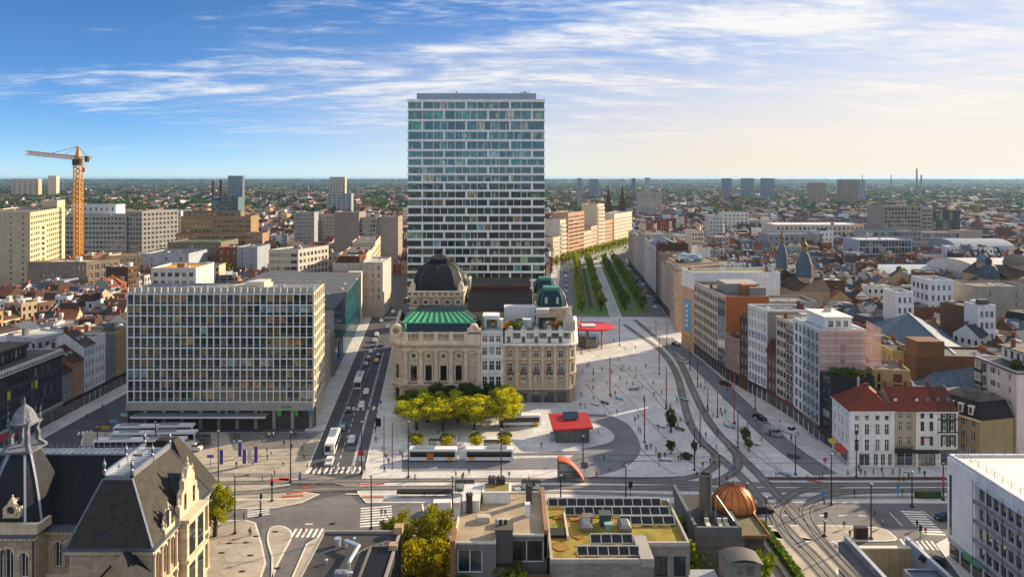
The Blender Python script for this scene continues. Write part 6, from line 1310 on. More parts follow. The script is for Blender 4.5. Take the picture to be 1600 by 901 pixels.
# ================================================================== GREEN ROOF BUILDING
b=thing('green_roof_building','grey stone building with ochre sedum roof and rows of solar frames','building',(5.2,100,0))
poly=[(5.2,99.6),(19.0,99.6),(19.0,104.2),(25.2,104.2),(25.2,118.4),(5.2,118.4)];reserve(poly);GS=hx('#77726c')
for i in range(6):
 mb=MB();rs={2:[(1.2,3.0,13.6,16.6,'double'),(3.9,5.6,13.6,16.6,'double')],0:grid(13.8,6,3.4,2,4,1.3,1.7),3:grid(14.2,4,3.4,3,4,1.3,1.8)}.get(i,[]);wallgeo(mb,poly[i],poly[(i+1)%6],0,18,rs,.4);bpart(b,'wall',mb,'ashlar',GS);windows(b,poly[i],poly[(i+1)%6],rs,'double','frame_dark',.4,p=.3)
flat_roof(b,poly,18,hx('#8c7a2e'),.55,hx('#9a968e'),'concrete',.35,'grass')
r_=random.Random(5)
for k in range(46):
 x,y=r_.uniform(5.8,24.4),r_.uniform(100.2,118)
 if x>18.6 and y<104.8:continue
 mb=MB();n=13;rad=r_.uniform(.4,1.3);mb.face([(x+rad*r_.uniform(.7,1.2)*math.cos(2*PI*i/n),y+rad*r_.uniform(.7,1.2)*math.sin(2*PI*i/n),18.03+.003*k)for i in range(n)]);bpart(b,'sedum_patch',mb,'grass',jit(R.choice([hx('#8a6a30'),hx('#7d7a28'),hx('#94802e'),hx('#6f7428'),hx('#8c6032')]),.1))
def rack(xa,xb,y):
 o=bpart(b,'solar_frame',(lambda q:(q.box(xa,xb,y-.12,y+.12,19.0,19.16),q.box(xa,xb,y-1.3,y-1.15,18.25,18.4),q)[2])(MB()),'metal',hx('#c0c4c8'));n=max(2,round((xb-xa)/1.5))
 for k in range(n+1):x=xa+(xb-xa)*k/n;q=MB();q.bar((x,y-1.22,18.3),(x,y,19.08),.09,.09);q.box(x-.05,x+.05,y-.05,y+.05,18,19);bpart(o,'strut',q,'metal',hx('#c0c4c8'))
 for k in range(n):x0,x1=xa+(xb-xa)*k/n+.08,xa+(xb-xa)*(k+1)/n-.08;q=MB();q.face([(x0,y-1.18,18.3),(x1,y-1.18,18.3),(x1,y-.03,19.02),(x0,y-.03,19.02)]);bpart(o,'panel',q,'paint',hx('#0d0e10'))  # black sheets paint the dark void under the open frames
rack(5.8,23.6,117.4);rack(8.2,24.3,114.4);rack(16.2,24.4,111.3);rack(11.2,17.2,105.6);rack(9.0,17.6,102.2)
for x,y in((11.0,109.6),(16.7,109.4)):mb=MB();mb.box(x-.9,x+.9,y-1.4,y+1.4,18,18.7);mb.loft([[(x-.9,y-1.4,18.7),(x+.9,y-1.4,18.7),(x+.9,y+1.4,18.7),(x-.9,y+1.4,18.7)],[(x-.5,y-1.1,19.1),(x+.5,y-1.1,19.1),(x+.5,y+1.1,19.1),(x-.5,y+1.1,19.1)]]);bpart(b,'rooflight',mb,'metal',hx('#8c8b88'))
roofbox(b,13.2,14.8,110,111.6,18,19.6,hx('#3a4a4c'));roofbox(b,13.8,14.8,108.8,109.6,18,18.8,hx('#7fa09c'));roofbox(b,10.8,12.2,111.4,112.6,18,18.7,hx('#6a6764'));roofbox(b,5.6,8.0,106.6,108.6,16,18.3,hx('#232324'));mb=MB();mb.box(7.9,8.2,106,114,18,18.6);bpart(b,'upstand',mb,'concrete',hx('#b3aca0'))
mb=MB();mb.box(17.4,19.2,99.4,106,17.6,18.7);bpart(b,'parapet_step',mb,'concrete',hx('#8f8a84'))
# ================================================================== COPPER DOME BUILDING
b=thing('copper_dome_building','dark stone building with ribbed copper dome and tall steel flue','building',(35,116,0));reserve([(26,95),(47,95),(47,136),(26,136)])
mb=MB();mb.box(27,46.6,96,136,0,6);bpart(b,'podium',mb,'concrete',hx('#8d8880'));mb=MB();mb.box(28.6,36.4,115,130,0,14.2);bpart(b,'block',mb,'ashlar',hx('#5c5852'));mb=MB();mb.box(36.4,39.6,115.6,129,0,13.8);bpart(b,'block',mb,'ashlar',hx('#4e3f34'))
mb=MB();mb.box(36.2,40.2,115,129.5,13.8,14.1);bpart(b,'roof',mb,'flat_roof',hx('#6d6448'));mb=MB();mb.bar((40.2,114.9,14.3),(40.2,129.5,14.3),.25,.45);mb.bar((36.2,114.9,14.25),(40.3,114.9,14.25),.25,.35);bpart(b,'roof_edge',mb,'metal',hx('#a9794e'))
mb=MB();mb.box(28.4,28.9,115,130,14.2,16.0);mb.box(28.4,35.6,114.9,115.4,14.2,15.6);mb.box(35.4,35.9,115,121,14.2,15.6);bpart(b,'terrace_wall',mb,'concrete',hx('#55595c'));mb=MB();mb.box(28.9,35.4,115.4,130,14.2,14.3);bpart(b,'terrace_floor',mb,'flat_roof',hx('#3c3d3e'))
for x in(31.4,33.4,34.4):mb=MB();mb.box(x-.35,x+.35,117.2,118.8,14.5,14.75);mb.box(x-.35,x+.35,118.6,118.9,14.7,15.3);bpart(b,'lounge_seat',mb,'cloth',hx('#c4beb2'))
dc_=(37.6,125.0);mb=MB();mb.lathe([(3.6,12),(3.6,14.2),(3.75,14.3),(3.75,14.5)],24,*dc_);bpart(b,'drum',mb,'metal',hx('#5a4636'))
prof=[(3.6*math.cos(t),14.5+3.6*math.sin(t))for t in[i/12*PI/2 for i in range(13)]];prof[-1]=(.001,18.1)
n=16
for k in range(n):
 q=MB();q.lathe(prof,4,*dc_,a0=2*PI*k/n,a1=2*PI*(k+1)/n);o=bpart(b,'copper_gore',q,'copper',jit(hx('#b8713c'),.14))
for k in range(n):
 q=MB();a=2*PI*k/n
 for(r0,z0),(r1,z1)in zip(prof[:-1],prof[1:]):q.bar((dc_[0]+r0*1.01*math.cos(a),dc_[1]+r0*1.01*math.sin(a),z0+.02),(dc_[0]+r1*1.01*math.cos(a),dc_[1]+r1*1.01*math.sin(a),z1+.02),.1,.1)
 bpart(b,'copper_rib',q,'copper',hx('#7c4426'))
mb=MB();mb.lathe([(.25,18.0),(.3,18.2),(.1,18.5),(.001,19.0)],8,*dc_);bpart(b,'finial',mb,'copper',hx('#7c4426'))
fx,fy=Xat(1102,120.5),120.5;mb=MB();mb.lathe([(1.0,12),(1.0,21.4),(1.06,21.45),(1.06,21.75),(.85,21.75),(.82,21.2),(.001,21.2)],20,fx,fy);o=bpart(b,'flue',mb,'metal',hx('#6f6f6d'))
for p in o.data.polygons:p.use_smooth=False
mb=MB();mb.bar((33.2,119.5,18.6),(35.6,117,15.2),.12,.12);mb.bar((33.0,119.6,14.2),(33.2,119.5,18.6),.12,.12);bpart(b,'steel_brace',mb,'metal',hx('#a9a9a6'))
q=MB();n=8;cx_,w_=32.3,2.7
pts=[(cx_-w_*math.cos(PI*i/n*.5+PI*.25)*1.2 if False else cx_-w_+2*w_*i/n,15.6+1.5*math.sin(PI*(.18+.64*i/n)))for i in range(n+1)]
for(xa,za),(xb,zb)in zip(pts[:-1],pts[1:]):q.face([(xa,102.2,za),(xb,102.2,zb),(xb,106.0,zb+.0),(xa,106.0,za)])
bpart(b,'vault_roof',q,'seam',hx('#5f5b56'));mb=MB();mb.box(cx_-2.5,cx_+2.5,103,106,0,16.3);bpart(b,'vault_house',mb,'stucco',hx('#7a7671'));mb=MB();mb.face([(cx_-1.6,102.96,14.6),(cx_+1.7,102.96,14.6),(cx_+1.7,102.96,15.9),(cx_-1.6,102.96,15.9)]);bpart(b,'vault_window',mb,'glass_clear',hx('#6a6456'))
mb=MB();mb.box(24.9,29.0,96,105.6,0,14.0);bpart(b,'side_block',mb,'concrete',hx('#8a8f96'));leafclump(b,26.8,109.5,12.2,160,.7,1.6,hx('#3c4a22'),8);leafclump(b,27.2,113,12.2,90,.3,2.2,hx('#7d8c2e'),9);leafclump(b,36.6,109.8,11.0,150,.6,3,hx('#5a6a26'),10);leafclump(b,38.6,112,10.0,150,.6,3,hx('#6f7f2a'),11);leafclump(b,27.0,121.5,12.2,190,.8,2.2,hx('#8a9038'),12)
mb=MB();mb.box(25.6,28.3,106,126,0,12.2);bpart(b,'planted_deck',mb,'flat_roof',hx('#4c4438'))
mb=MB();mb.box(35.2,39.6,96,115.6,6,10.2);bpart(b,'lower_terrace',mb,'concrete',hx('#6d6f72'));mb=MB();mb.box(40.4,42.6,108,112.5,6,7.2);bpart(b,'rooflight',mb,'paint',hx('#c3c8cc'))
for k in range(5):mb=MB();mb.box(43.4+.05*k,43.5+.05*k,98+k*7,104.8+k*7,6,7.0);bpart(b,'terrace_rail',mb,'metal',hx('#9c9c98'))
h_=thing('hedge','long clipped green hedge along the podium beside the tram tracks','hedge',(45.5,118,6));r_=random.Random(3)
for seg in range(10):
 mb=MB()
 for _ in range(420):
  p=Vector((45.6+r_.uniform(-.65,.65),98+seg*3.7+r_.uniform(0,3.8),6+r_.uniform(.1,1.5)));a=Vector((r_.gauss(0,1),r_.gauss(0,1),r_.gauss(0,1))).normalized()*.17;e=a.orthogonal().normalized()*.15;g=r_.uniform(.6,1.35);mb.col=(g,g,g,1);mb.face([tuple(p+s)for s in(-a-e,a-e,a+e,-a+e)])
 bpart(h_,'foliage',mb,'leaf',jit(hx('#5c7426'),.1))
mb=MB();mb.box(45.1,46.1,98,135,6,7.3);bpart(h_,'core',mb,'trunk',hx('#1d2410'))
# ================================================================== WHITE BUILDING, BOTTOM RIGHT
b=thing('white_slab_building','white office slab with pale roof terrace and long window bands at the right edge','office building',(81.2,136.7,0))
poly=[(81.0,90),(125,90),(125,136.7),(81.2,136.7)];hh=18.4;L3=plen(poly[3],poly[0]);u0=136.7-128.6
rs=[]
for f in range(4):rs+=[(round(u0+.6+k*1.85,3),round(u0+.6+k*1.85+1.62,3),4.1+f*3.35,6.6+f*3.35,'plain')for k in range(20)]
body(b,poly,hh,hx('#c3c5c9'),specs={3:rs},style='plain',frame='frame_dark',depth=.35,gl='glass_clear',p=.1)
A=Vector(poly[3]);d=(Vector(poly[0])-A).normalized();o=Vector((d.y,-d.x))
for f in range(5):
 z=3.4+f*3.35;s,e=A+d*(u0+.2),Vector(poly[0]);mb=MB();mb.prism([tuple(s+o*.75),tuple(e+o*.75),tuple(e-o*.02),tuple(s-o*.02)],z,z+.18);bpart(b,'walkway',mb,'concrete',hx('#9fa3aa'))
 if f<4:mb=MB();mb.prism([tuple(s+o*.78),tuple(e+o*.78),tuple(e+o*.7),tuple(s+o*.7)],z+.18,z+.75);bpart(b,'spandrel_screen',mb,'metal',hx('#8b9099'))
for k in range(10):s=A+d*(u0+.3+k*3.9);mb=MB();mb.tube((*(s+o*.85),3.4),(*(s+o*.85),17.6),.05,n=5);bpart(b,'screen_post',mb,'metal',hx('#55585c'))
mb=MB();mb.prism([tuple(A+o*.35),tuple(A+d*(u0+.1)+o*.35),tuple(A+d*(u0+.1)-o*.05),tuple(A-o*.05)],3.8,hh);bpart(b,'blank_panel',mb,'concrete',hx('#cfd0d2'));mb=MB();s,e=A+d*.8,A+d*1.4;mb.prism([tuple(s+o*.42),tuple(e+o*.42),tuple(e+o*.3),tuple(s+o*.3)],4.5,15.5);bpart(b,'slot_window',mb,'glass',hx('#101214'))
flat_roof(b,poly,hh,hx('#d8cfc2'),.55,hx('#c3c7cc'),t=.5);mb=MB();mb.prism(inset(poly,.6),hh+.02,hh+.1);bpart(b,'roof_membrane',mb,'concrete',hx('#ded4c6'))
railing(b,[(125,136.1),(82.2,136.1),(82.0,91)],hh+.5,1.2,2.2,hx('#5f6468'));shopfront(b,poly[3],poly[0],3.0,n=14,sgn=hx('#9fa3a8'))
for k,c in enumerate(('#2f9a6a','#2a8a4a','#1f6e5a')):s,e=A+d*(5+k*9),A+d*(9.5+k*9);mb=MB();mb.prism([tuple(s+o*.5),tuple(e+o*.5),tuple(e+o*.3),tuple(s+o*.3)],2.5-.0,3.5);bpart(b,'green_sign',mb,'paint',hx(c))
# ================================================================== RIGHT APARTMENT BUILDING
b=thing('right_apartment_building','pale pink apartment building with stacked balconies and dark roof edge','apartment building',(124.5,181,0));poly=[(124.5,181.6),(150,181.6),(150,198.2),(124.6,198.2)];hh=22.0;PK=hx('#cdbfb6');L3=plen(poly[3],poly[0])
rs=[]
for f in range(6):z=2.2+f*3.3;rs+=[(.6,1.5,z+.9,z+2.6,'plain'),(2.0,5.0,z+.1,z+2.7,'triple'),(6.2,8.6,z+.8,z+2.5,'triple'),(9.0,10.3,z+.8,z+2.5,'double'),(13.4,14.6,z+.9,z+2.4,'double')]
body(b,poly,hh,PK,specs={3:rs,0:grid(25.5,2.2,3.3,6,5,1.6,1.6)},style='double',frame='frame_white',depth=.35,p=.4)
A=Vector(poly[3]);d=(Vector(poly[0])-A).normalized();o=Vector((d.y,-d.x))
for f in range(6):
 z=2.2+f*3.3;s,e=A+d*1.8,A+d*5.4;mb=MB();mb.prism([tuple(s+o*1.3),tuple(e+o*1.3),tuple(e-o*.02),tuple(s-o*.02)],z-.05,z+.12);bl=bpart(b,'balcony',mb,'stucco',PK);mb=MB();mb.prism([tuple(s+o*1.3),tuple(e+o*1.3),tuple(e+o*1.22),tuple(s+o*1.22)],z+.12,z+1.05);bpart(bl,'balustrade',mb,'glass',hx('#33373a'))
mb=MB();s,e=A+d*2,A+d*5.2;mb.face([(*s,10.6),(*e,10.6),(*(e+o*1.4),9.8),(*(s+o*1.4),9.8)]);bpart(b,'awning',mb,'cloth',hx('#b5582c'))
flat_roof(b,poly,hh,hx('#3c3b3c'),.4,hx('#c9c2ba'));mb=MB();mb.prism(inset(poly,-.6),hh-.1,hh+.12);bpart(b,'roof_edge',mb,'paint',hx('#2d2d30'));q=[(131,184),(150,184),(150,197),(131,197)];r2=grid(13,hh+.5,3,1,5,1.2,2.0,.3)
for i in range(4):mb=MB();wallgeo(mb,q[i],q[(i+1)%4],hh,hh+3.4,r2 if i==3 else grid(19,hh+.5,3,1,7,1.3,2.0,.3)if i==0 else[]);bpart(b,'penthouse',mb,'stucco',hx('#d3d0cb'))
windows(b,q[3],q[0],r2,'plain','frame_dark');windows(b,q[0],q[1],grid(19,hh+.5,3,1,7,1.3,2.0,.3),'plain','frame_dark');mb=MB();mb.prism(inset(q,-.7),hh+3.4,hh+3.7);bpart(b,'penthouse_roof',mb,'flat_roof',hx('#57544f'));clutter(b,q,hh+3.7,3,7,1)
for k in range(4):leafclump(b,126.8+k*1.0,186+k,hh+.4,70,.35,1.0,hx('#4f6426'),30+k)
# ================================================================== BEHIND THE RIGHT ROW
b=thing('slate_hall','long hall with blue-grey slate hip roof behind the plaza row','hall',(135,205,0));ax=Vector((121.5,197));bx_=Vector((150,282));d=(bx_-ax).normalized();s=Vector((d.y,-d.x));w_=12.5
poly=[tuple(ax-s*w_),tuple(ax+s*w_),tuple(bx_+s*w_),tuple(bx_-s*w_)];body(b,poly,13,hx('#7d6a55'),'brick',{3:grid(85,4,4,2,16,1.4,2.4)});hip_roof(b,poly,13,7.4,11,hx('#56697c'),'slate',.5)
r0=ax+d*11;mb=MB();mb.bar((*(ax+d*11),20.6),(*(bx_-d*11),20.6),.7,.3);mb.bar((*(ax+d*11),20.5),(*(ax+s*w_),13.2),.6,.25);bpart(b,'ridge_flashing',mb,'metal',hx('#c6ccd2'))
poly=[(112,204),(135,202),(136,214),(113,216)];b=block('brick_party_building','brown brick party wall building stepping up before the slate hall','building',poly,20.5,hx('#5e4028'),'brick',seed=71);mb=MB();mb.box(112.1,119.5,203.4,210,20.5,25.0);bpart(b,'stack_wall',mb,'brick',hx('#68482c'))
poly=[(109.5,212),(116,211),(118,234),(111,236)];L3=plen(poly[3],poly[0]);block('ochre_arcade_building','ochre building with tall dark arcade windows under a black flat roof','building',poly,20,hx('#a08a56'),specs={3:grid(L3,2,6,3,8,1.7,4.0,1,.6)},seed=72,roofc=hx('#3a3835'))
poly=[(94.5,193),(103.5,191.2),(106,203),(96,204)];block('tan_balcony_building','tan apartment building with french windows behind the red roofs','apartment building',poly,19.6,hx('#98845a'),specs={0:[(u_,u_+w2,z,z+2.2)for z in(4,7.4,10.8,14.2,16.9)for u_,w2 in((1.2,.8),(5.0,2.2))]},seed=73,style='double',frame='frame_dark')
poly=[(104.5,190.5),(114,188.5),(119,206),(107,208)];block('white_roof_shed','low building with bright white flat roof and small vents','building',poly,13.6,hx('#b3aea6'),seed=74,roofc=hx('#d9d4cc'),chim=1)
poly=[(108.2,192.5),(114.2,179.5),(124,182),(123,197)]
b=thing('dark_mansard_building','ochre building with dark mansard roof and white dormers','building',(110,185,0));L0=plen(poly[0],poly[1]);body(b,poly,11,hx('#96845f'),specs={0:grid(L0,1,3.4,3,5,1.2,2.2)});mansard(b,poly,11,4.2,1.2,hx('#2a292a'),'slate',hx('#5a5552'));band(b,poly,10.7,.4,.5,hx('#c4aa72'),sides=(0,))
P0,d=Vector(poly[0]),(Vector(poly[1])-Vector(poly[0])).normalized();o=Vector((d.y,-d.x))
for k in range(5):p=P0+d*(1+k*2.6);mb=MB();q=[p+o*.1,p+d*1.1+o*.1,p+d*1.1-o*1.4,p-o*1.4];mb.prism([tuple(v)for v in q],11.8,13.8);mb.prism([tuple(v)for v in inset([tuple(v)for v in q],-.15)],13.8,14.0);dm=bpart(b,'dormer',mb,'stucco',hx('#cfc8ba'));mb=MB();mb.face([(*(p+d*.2+o*.13),12.1),(*(p+d*.9+o*.13),12.1),(*(p+d*.9+o*.13),13.6),(*(p+d*.2+o*.13),13.6)]);bpart(dm,'pane',mb,'glass',hx('#2c3430'))
clutter(b,poly,15.2,2,78,0)
# ================================================================== MIDDLE DISTANCE
def fblock(name,label,x0,x1,yt,Y,dep,col,nc,fh=3.5,m='stucco',ww=.62,wh=.55,side=0,style='double',frame='frame_alu',base=None,seed=1,roofc=None,dark=False,shift=0.0,cat='building',par=.8,cl=3):
 """building whose front faces the viewer; x0, x1, yt are read off the photograph at distance Y"""
 X0,X1,z=Xat(x0,Y),Xat(x1,Y),Zat(yt,Y);W_=X1-X0;poly=[(X0,Y),(X1,Y),(X1+shift,Y+dep),(X0+shift,Y+dep)]
 nf=max(1,int((z-3)/fh));p=(W_-1)/nc;sp={0:grid(W_,z-.6-nf*fh,fh,nf,nc,p*ww,fh*wh,fh*.25,.5)}
 if side:Ls=plen(poly[1],poly[2]);sp[1 if side>0 else 3]=grid(Ls,z-.6-nf*fh,fh,nf,max(2,round(Ls/3.6)),2.0,fh*wh,fh*.25,.6)
 vis=[r for r in sp[0]if r[3]>Zat(470 if Y>350 else 640,Y)];sp[0]=vis
 return block(name,label,cat,poly,z,hx(col),m,sp,roofc=hx(roofc)if roofc else None,style=style,frame=frame,seed=seed,par=par,clut=cl,chim=0,p=.25)
b=fblock('tower_block','grey grid-windowed tower block at the left edge',-40,30,347,420,16,'#8f8f8c',8,3.1,ww=.8,seed=81,roofc='#7a8490')
for poly,h,col,lab in(([(-300,415),(-262.6,401),(-287,470),(-322,480)],51,'#b9a98a','cream apartment tower with sunlit balconied side beside the crane'),([(-300,470),(-288,466),(-294,484),(-306,488)],55.5,'#c9b791','tall cream stair wing of the sunlit apartment tower')):
 L1=plen(poly[1],poly[2]);L0=plen(poly[0],poly[1]);block('tower_block',lab,'building',poly,h,hx(col),specs={1:grid(L1,3.5,3.1,int((h-4)/3.1),max(2,round(L1/5)),3.2 if L1>30 else 1,1.6,.8,1),0:grid(L0,3.5,3.1,int((h-4)/3.1),4,1.6,1.6)},seed=82,chim=0)
fblock('tower_block','narrow cream wing between the two left tower blocks',30,46,352,414,12,'#cdbb98',2,3.0,side=1,ww=.4,seed=84,shift=2)
b=fblock('arcaded_stone_building','brown stone building with rows of arched windows below the crane',43,135,411,395,15,'#7c6c5c',13,4.4,'stone',.5,.6,1,'cross','frame_white',seed=85,roofc='#b3a998',shift=10)
fblock('grid_office','long pale office with regular dark windows behind the crane',96,197,337,560,20,'#9c9d9c',17,3.6,ww=.72,seed=86,shift=-6);fblock('grid_office','white upper office storeys behind the crane mast',111,181,321,585,14,'#c9c9c8',8,5,ww=.3,seed=87)
fblock('grid_office','grey end block of the long office with sunlit side',197,222,331,562,30,'#8d8c8a',5,3.6,side=1,ww=.7,seed=88,shift=14)
fblock('grid_office','grey slab block beside the white perforated block',228,246,332,600,18,'#7f8286',4,3.4,seed=89);fblock('grid_office','white perforated block with small square windows',245,283,331,596,20,'#c9cacb',9,3.2,ww=.5,wh=.5,style='plain',frame='frame_dark',seed=90,roofc='#a9b0c4')
b=fblock('brown_office','broad brown concrete office with stepped terraces',275,410,366,508,14,'#8b7258',20,3.4,'concrete',.75,.5,seed=91,roofc='#54504a');fblock('brown_office','upper storeys of the broad brown office with dark roof band',283,392,341,522,16,'#85704f',17,3.4,'concrete',.75,.5,seed=92,roofc='#2f322c',par=1.6);fblock('brown_office','rooftop plant storey of the broad brown office',286,376,331,528,8,'#75695c',10,3,'concrete',seed=93)
b=fblock('grey_slab_block','grey concrete block with blank stair tower left of the tall tower',522,561,333,540,26,'#7c746c',1,3.4,'concrete',.02,.1,seed=94,roofc='#6a645c');fblock('grey_slab_block','glazed middle part of the grey concrete block',561,588,341,545,20,'#8f8f8a',5,3.6,'concrete',.85,.75,seed=95);fblock('grey_slab_block','blank right wing of the grey concrete block',588,622,340,548,22,'#857d75',1,3.4,'concrete',.02,.1,side=1,seed=96)
fblock('terrace_block','blue-grey housing slab left of the concrete block',460,491,333,640,14,'#8d9299',7,3.2,seed=97);fblock('terrace_block','long balconied housing slab left of the concrete block',491,522,337,660,14,'#99938e',8,3.2,seed=98)
fblock('glass_block','teal glass office above the brown concrete office',331,372,309,820,20,'#4e6a6c',8,3.6,ww=.9,wh=.7,seed=99)
fblock('flat_shop_building','low white flat building behind the office block roof',236,306,421,330,20,'#c3c1bb',6,3.6,seed=101,roofc='#c0883a');fblock('flat_shop_building','pale blue-grey windowless shed behind the office block',224,295,398,430,26,'#9aa3ad',3,4,ww=.12,seed=102,roofc='#3a3f48');fblock('flat_shop_building','wide dark-roofed building with garden terrace',262,345,380,470,30,'#6e685c',12,3.6,seed=103,roofc='#4a5236');fblock('flat_shop_building','grey walled building right of the round tree',370,402,388,450,24,'#8b949c',2,4,ww=.1,seed=104);fblock('flat_shop_building','rust brown flat building beside the dark terrace',340,372,388,455,20,'#7c4a30',3,4,'brick',.3,seed=105)
fblock('stone_office','cream arched office right of the crane foot',168,226,401,455,16,'#a3937c',10,4,'stone',.55,.6,seed=106,roofc='#7c6a50');fblock('white_striped_block','white banded building seen at an angle above the cinema roof',420,466,392,400,26,'#b9b4a8',4,3.6,side=1,ww=.9,seed=107,shift=10)
fblock('brick_box','dark red brick box building with planted terrace',530,562,402,385,18,'#5a3624',2,4,'brick',.1,seed=108);fblock('pale_roof_block','pale flat-roofed block beside the street behind the cinema',566,598,412,372,26,'#a8a39c',3,3.6,ww=.3,seed=109,roofc='#b0aca8')
fblock('brutalist_block','tall concrete and glass hospital-like block on the right',1381,1440,323,640,30,'#8b8378',11,3.6,'concrete',.8,.7,seed=111,roofc='#5a554c');fblock('brutalist_block','right wing of the tall concrete block with grid front',1440,1457,326,652,26,'#a39a8a',5,3.6,'concrete',.8,.7,seed=112);fblock('brutalist_block','dark screened plant tower of the concrete block',1457,1500,331,660,24,'#4f4d4a',8,9,'metal',.9,.9,seed=113);fblock('brutalist_block','low glass base building of the concrete block',1352,1440,362,600,20,'#8d9298',14,4,ww=.85,wh=.8,seed=114);fblock('brutalist_block','low glazed wing right of the concrete block',1440,1500,364,600,20,'#a09a92',9,4,ww=.85,wh=.8,seed=115);fblock('brutalist_block','long blank beige wing right of the concrete block',1482,1535,361,640,30,'#a8998a',1,4,ww=.02,seed=116)
fblock('white_hall','long low white-roofed market hall in the right distance',1212,1350,352,700,40,'#c4bcae',20,5,ww=.5,seed=117,roofc='#d6d3ce');fblock('white_hall','pale blue glass hall in front of the concrete block',1342,1425,376,540,26,'#9aa5b2',16,5,ww=.9,wh=.85,seed=118,roofc='#aeb4bc');fblock('white_hall','blue steel-roofed long shed in the right distance',1200,1284,367,600,24,'#8c8d90',10,5,ww=.4,seed=119,roofc='#3f5f7c');fblock('white_hall','white house with gable end beside the blue shed',1282,1302,362,600,20,'#cfd0d2',3,4,ww=.4,seed=120)
fblock('white_cube','white cube building with small windows above the bend',1108,1130,338,700,16,'#b9b8b6',4,3.6,side=1,seed=121);fblock('white_cube','long white flat building in the right distance',1130,1170,333,820,20,'#c9c9c9',6,4,seed=122);fblock('white_cube','pale office slab beyond the church',998,1034,301,1100,20,'#a8a29a',9,3.5,seed=123);fblock('rust_house','orange brick flat house behind the boulevard blocks',1036,1066,377,480,14,'#96582e',2,4,'brick',.1,seed=124);fblock('rust_house','tall red brick house with chimneys behind the boulevard',1030,1045,345,640,12,'#7a3f28',3,3.6,'brick',.4,seed=125)
fblock('cream_flats','cream sunlit balconied flats behind the boulevard blocks',1080,1100,362,560,20,'#c9bca6',4,3.3,side=1,seed=126);fblock('white_gable','white blank gable building behind the stone corner block',1090,1110,389,430,14,'#c4c4c4',1,4,ww=.02,seed=127);fblock('grey_flat','wide grey flat-roofed concrete building behind the plaza row',1205,1276,474,268,14,'#85878a',2,4,'concrete',.05,seed=128,roofc='#6c6a66');fblock('grey_flat','long grey flat building at the right edge',1525,1610,450,300,16,'#8f887e',2,4,'concrete',.05,seed=129);fblock('white_villa','white twin-bay villa with tall windows on the right',1452,1490,440,305,14,'#cfd3d8',4,4.2,side=-1,ww=.4,seed=130);fblock('white_villa','small white house with paired windows before the slate hall',1400,1428,459,285,10,'#d5d6d6',3,4,ww=.5,style='triple',seed=131);fblock('white_villa','white house with yellow-green flat roof',1482,1534,498,290,12,'#cdd0d4',5,4.5,ww=.22,seed=132,roofc='#8a8428');fblock('brick_gable','brown brick block with pale joints right of the hall ridge',1432,1482,483,300,12,'#6d4830',1,4,'brick',.02,seed=133);fblock('white_villa','small white cabin house at the right',1528,1556,480,262,8,'#c9cdd0',3,4,ww=.6,seed=134)
for lab,x0,x1,yt,Y,col in(('grey high-rise slab on the skyline left of the tall tower',515,539,277,1600,'#a8a094'),('low pale slab before the skyline high-rise',511,549,303,1350,'#8c9298'),('dark office box on the left skyline',356,379,275,2300,'#5f6a74'),('cream hospital slab on the left skyline',75,88,275,2600,'#c9b9a0'),('long cream building near the left horizon',18,60,280,2500,'#c4a888'),('leftmost of three slim skyline towers',1130,1143,279,2300,'#6b7684'),('middle one of three slim skyline towers',1160,1178,279,2320,'#727c88'),('rightmost of three slim skyline towers',1191,1211,279,2340,'#6b7480'),('square brown skyline block right of the slim towers',1266,1291,286,1700,'#94836a'),('paired brown skyline blocks with red side',1313,1341,281,1800,'#8a7a68'),('grey slab beside the paired skyline blocks',1342,1352,281,1900,'#8d949a'),('thin grey tower on the skyline right of the tall tower',903,909,279,1500,'#8b93a0'),('distant blue slab right of the tall tower',921,935,280,2400,'#6d7f8e'),('pale round-topped tower on the far skyline',1009,1016,278,2300,'#a3a8a8'),('slim tower on the skyline near the church',988,993,279,2300,'#5f6a78')):
 X0,X1=Xat(x0,Y),Xat(x1,Y);z=Zat(yt,Y);nf=max(2,int((z-2)/6));fblock('skyline_block',lab,x0,x1,yt,Y,18,col,5,5,ww=.6,wh=.5,seed=int(x0)+200,cl=1)
for lab,x,yt,Y,r in(('taller thin chimney on the right skyline',1432.5,264,3400,4),('shorter thin chimney on the right skyline',1439.5,274,3400,4),('dark twin chimney stack in the left distance, left one',333,284,1150,2.4),('dark twin chimney stack in the left distance, right one',345.5,283,1150,3),('thin mast on the far right skyline',1392.5,273,3300,2),('lattice mast on the right skyline',1347.5,274,3000,1.6)):
 X=Xat(x,Y);mb=MB();z=Zat(yt,Y);b=thing('chimney_stack',lab,'chimney',(X,Y,0));mb.lathe([(r*1.3,0),(r,z*.5),(r*.85,z)],10,X,Y);bpart(b,'shaft',mb,'concrete',hx('#6d655f' if Y>2000 else '#3c3633'));mb=MB();mb.lathe([(r*1.0,z),(r*1.0,z+1.5)],10,X,Y);bpart(b,'rim',mb,'concrete',hx('#4c4744'))
def vault(label,X0,X1,Y0,Y1,h,rise,col,name='vaulted_hall'):
 b=thing(name,label,'hall',(X0,Y0,0));reserve([(X0,Y0),(X1,Y0),(X1,Y1),(X0,Y1)]);mb=MB();mb.box(X0,X1,Y0,Y1,0,h);bpart(b,'wall',mb,'concrete',hx('#a09c96'));q=MB();n=12
 for i in range(n):
  a0,a1=PI*i/n,PI*(i+1)/n;f=lambda a:((Y0+Y1)/2-(Y1-Y0)/2*math.cos(a),h+rise*math.sin(a));(ya,za),(yb,zb)=f(a0),f(a1);q.face([(X0,ya,za),(X1,ya,za),(X1,yb,zb),(X0,yb,zb)])
 q.face([(X0,(Y0+Y1)/2-(Y1-Y0)/2*math.cos(PI*i/n),h+rise*math.sin(PI*i/n))for i in range(n+1)]);bpart(b,'vault',q,'seam',hx(col))
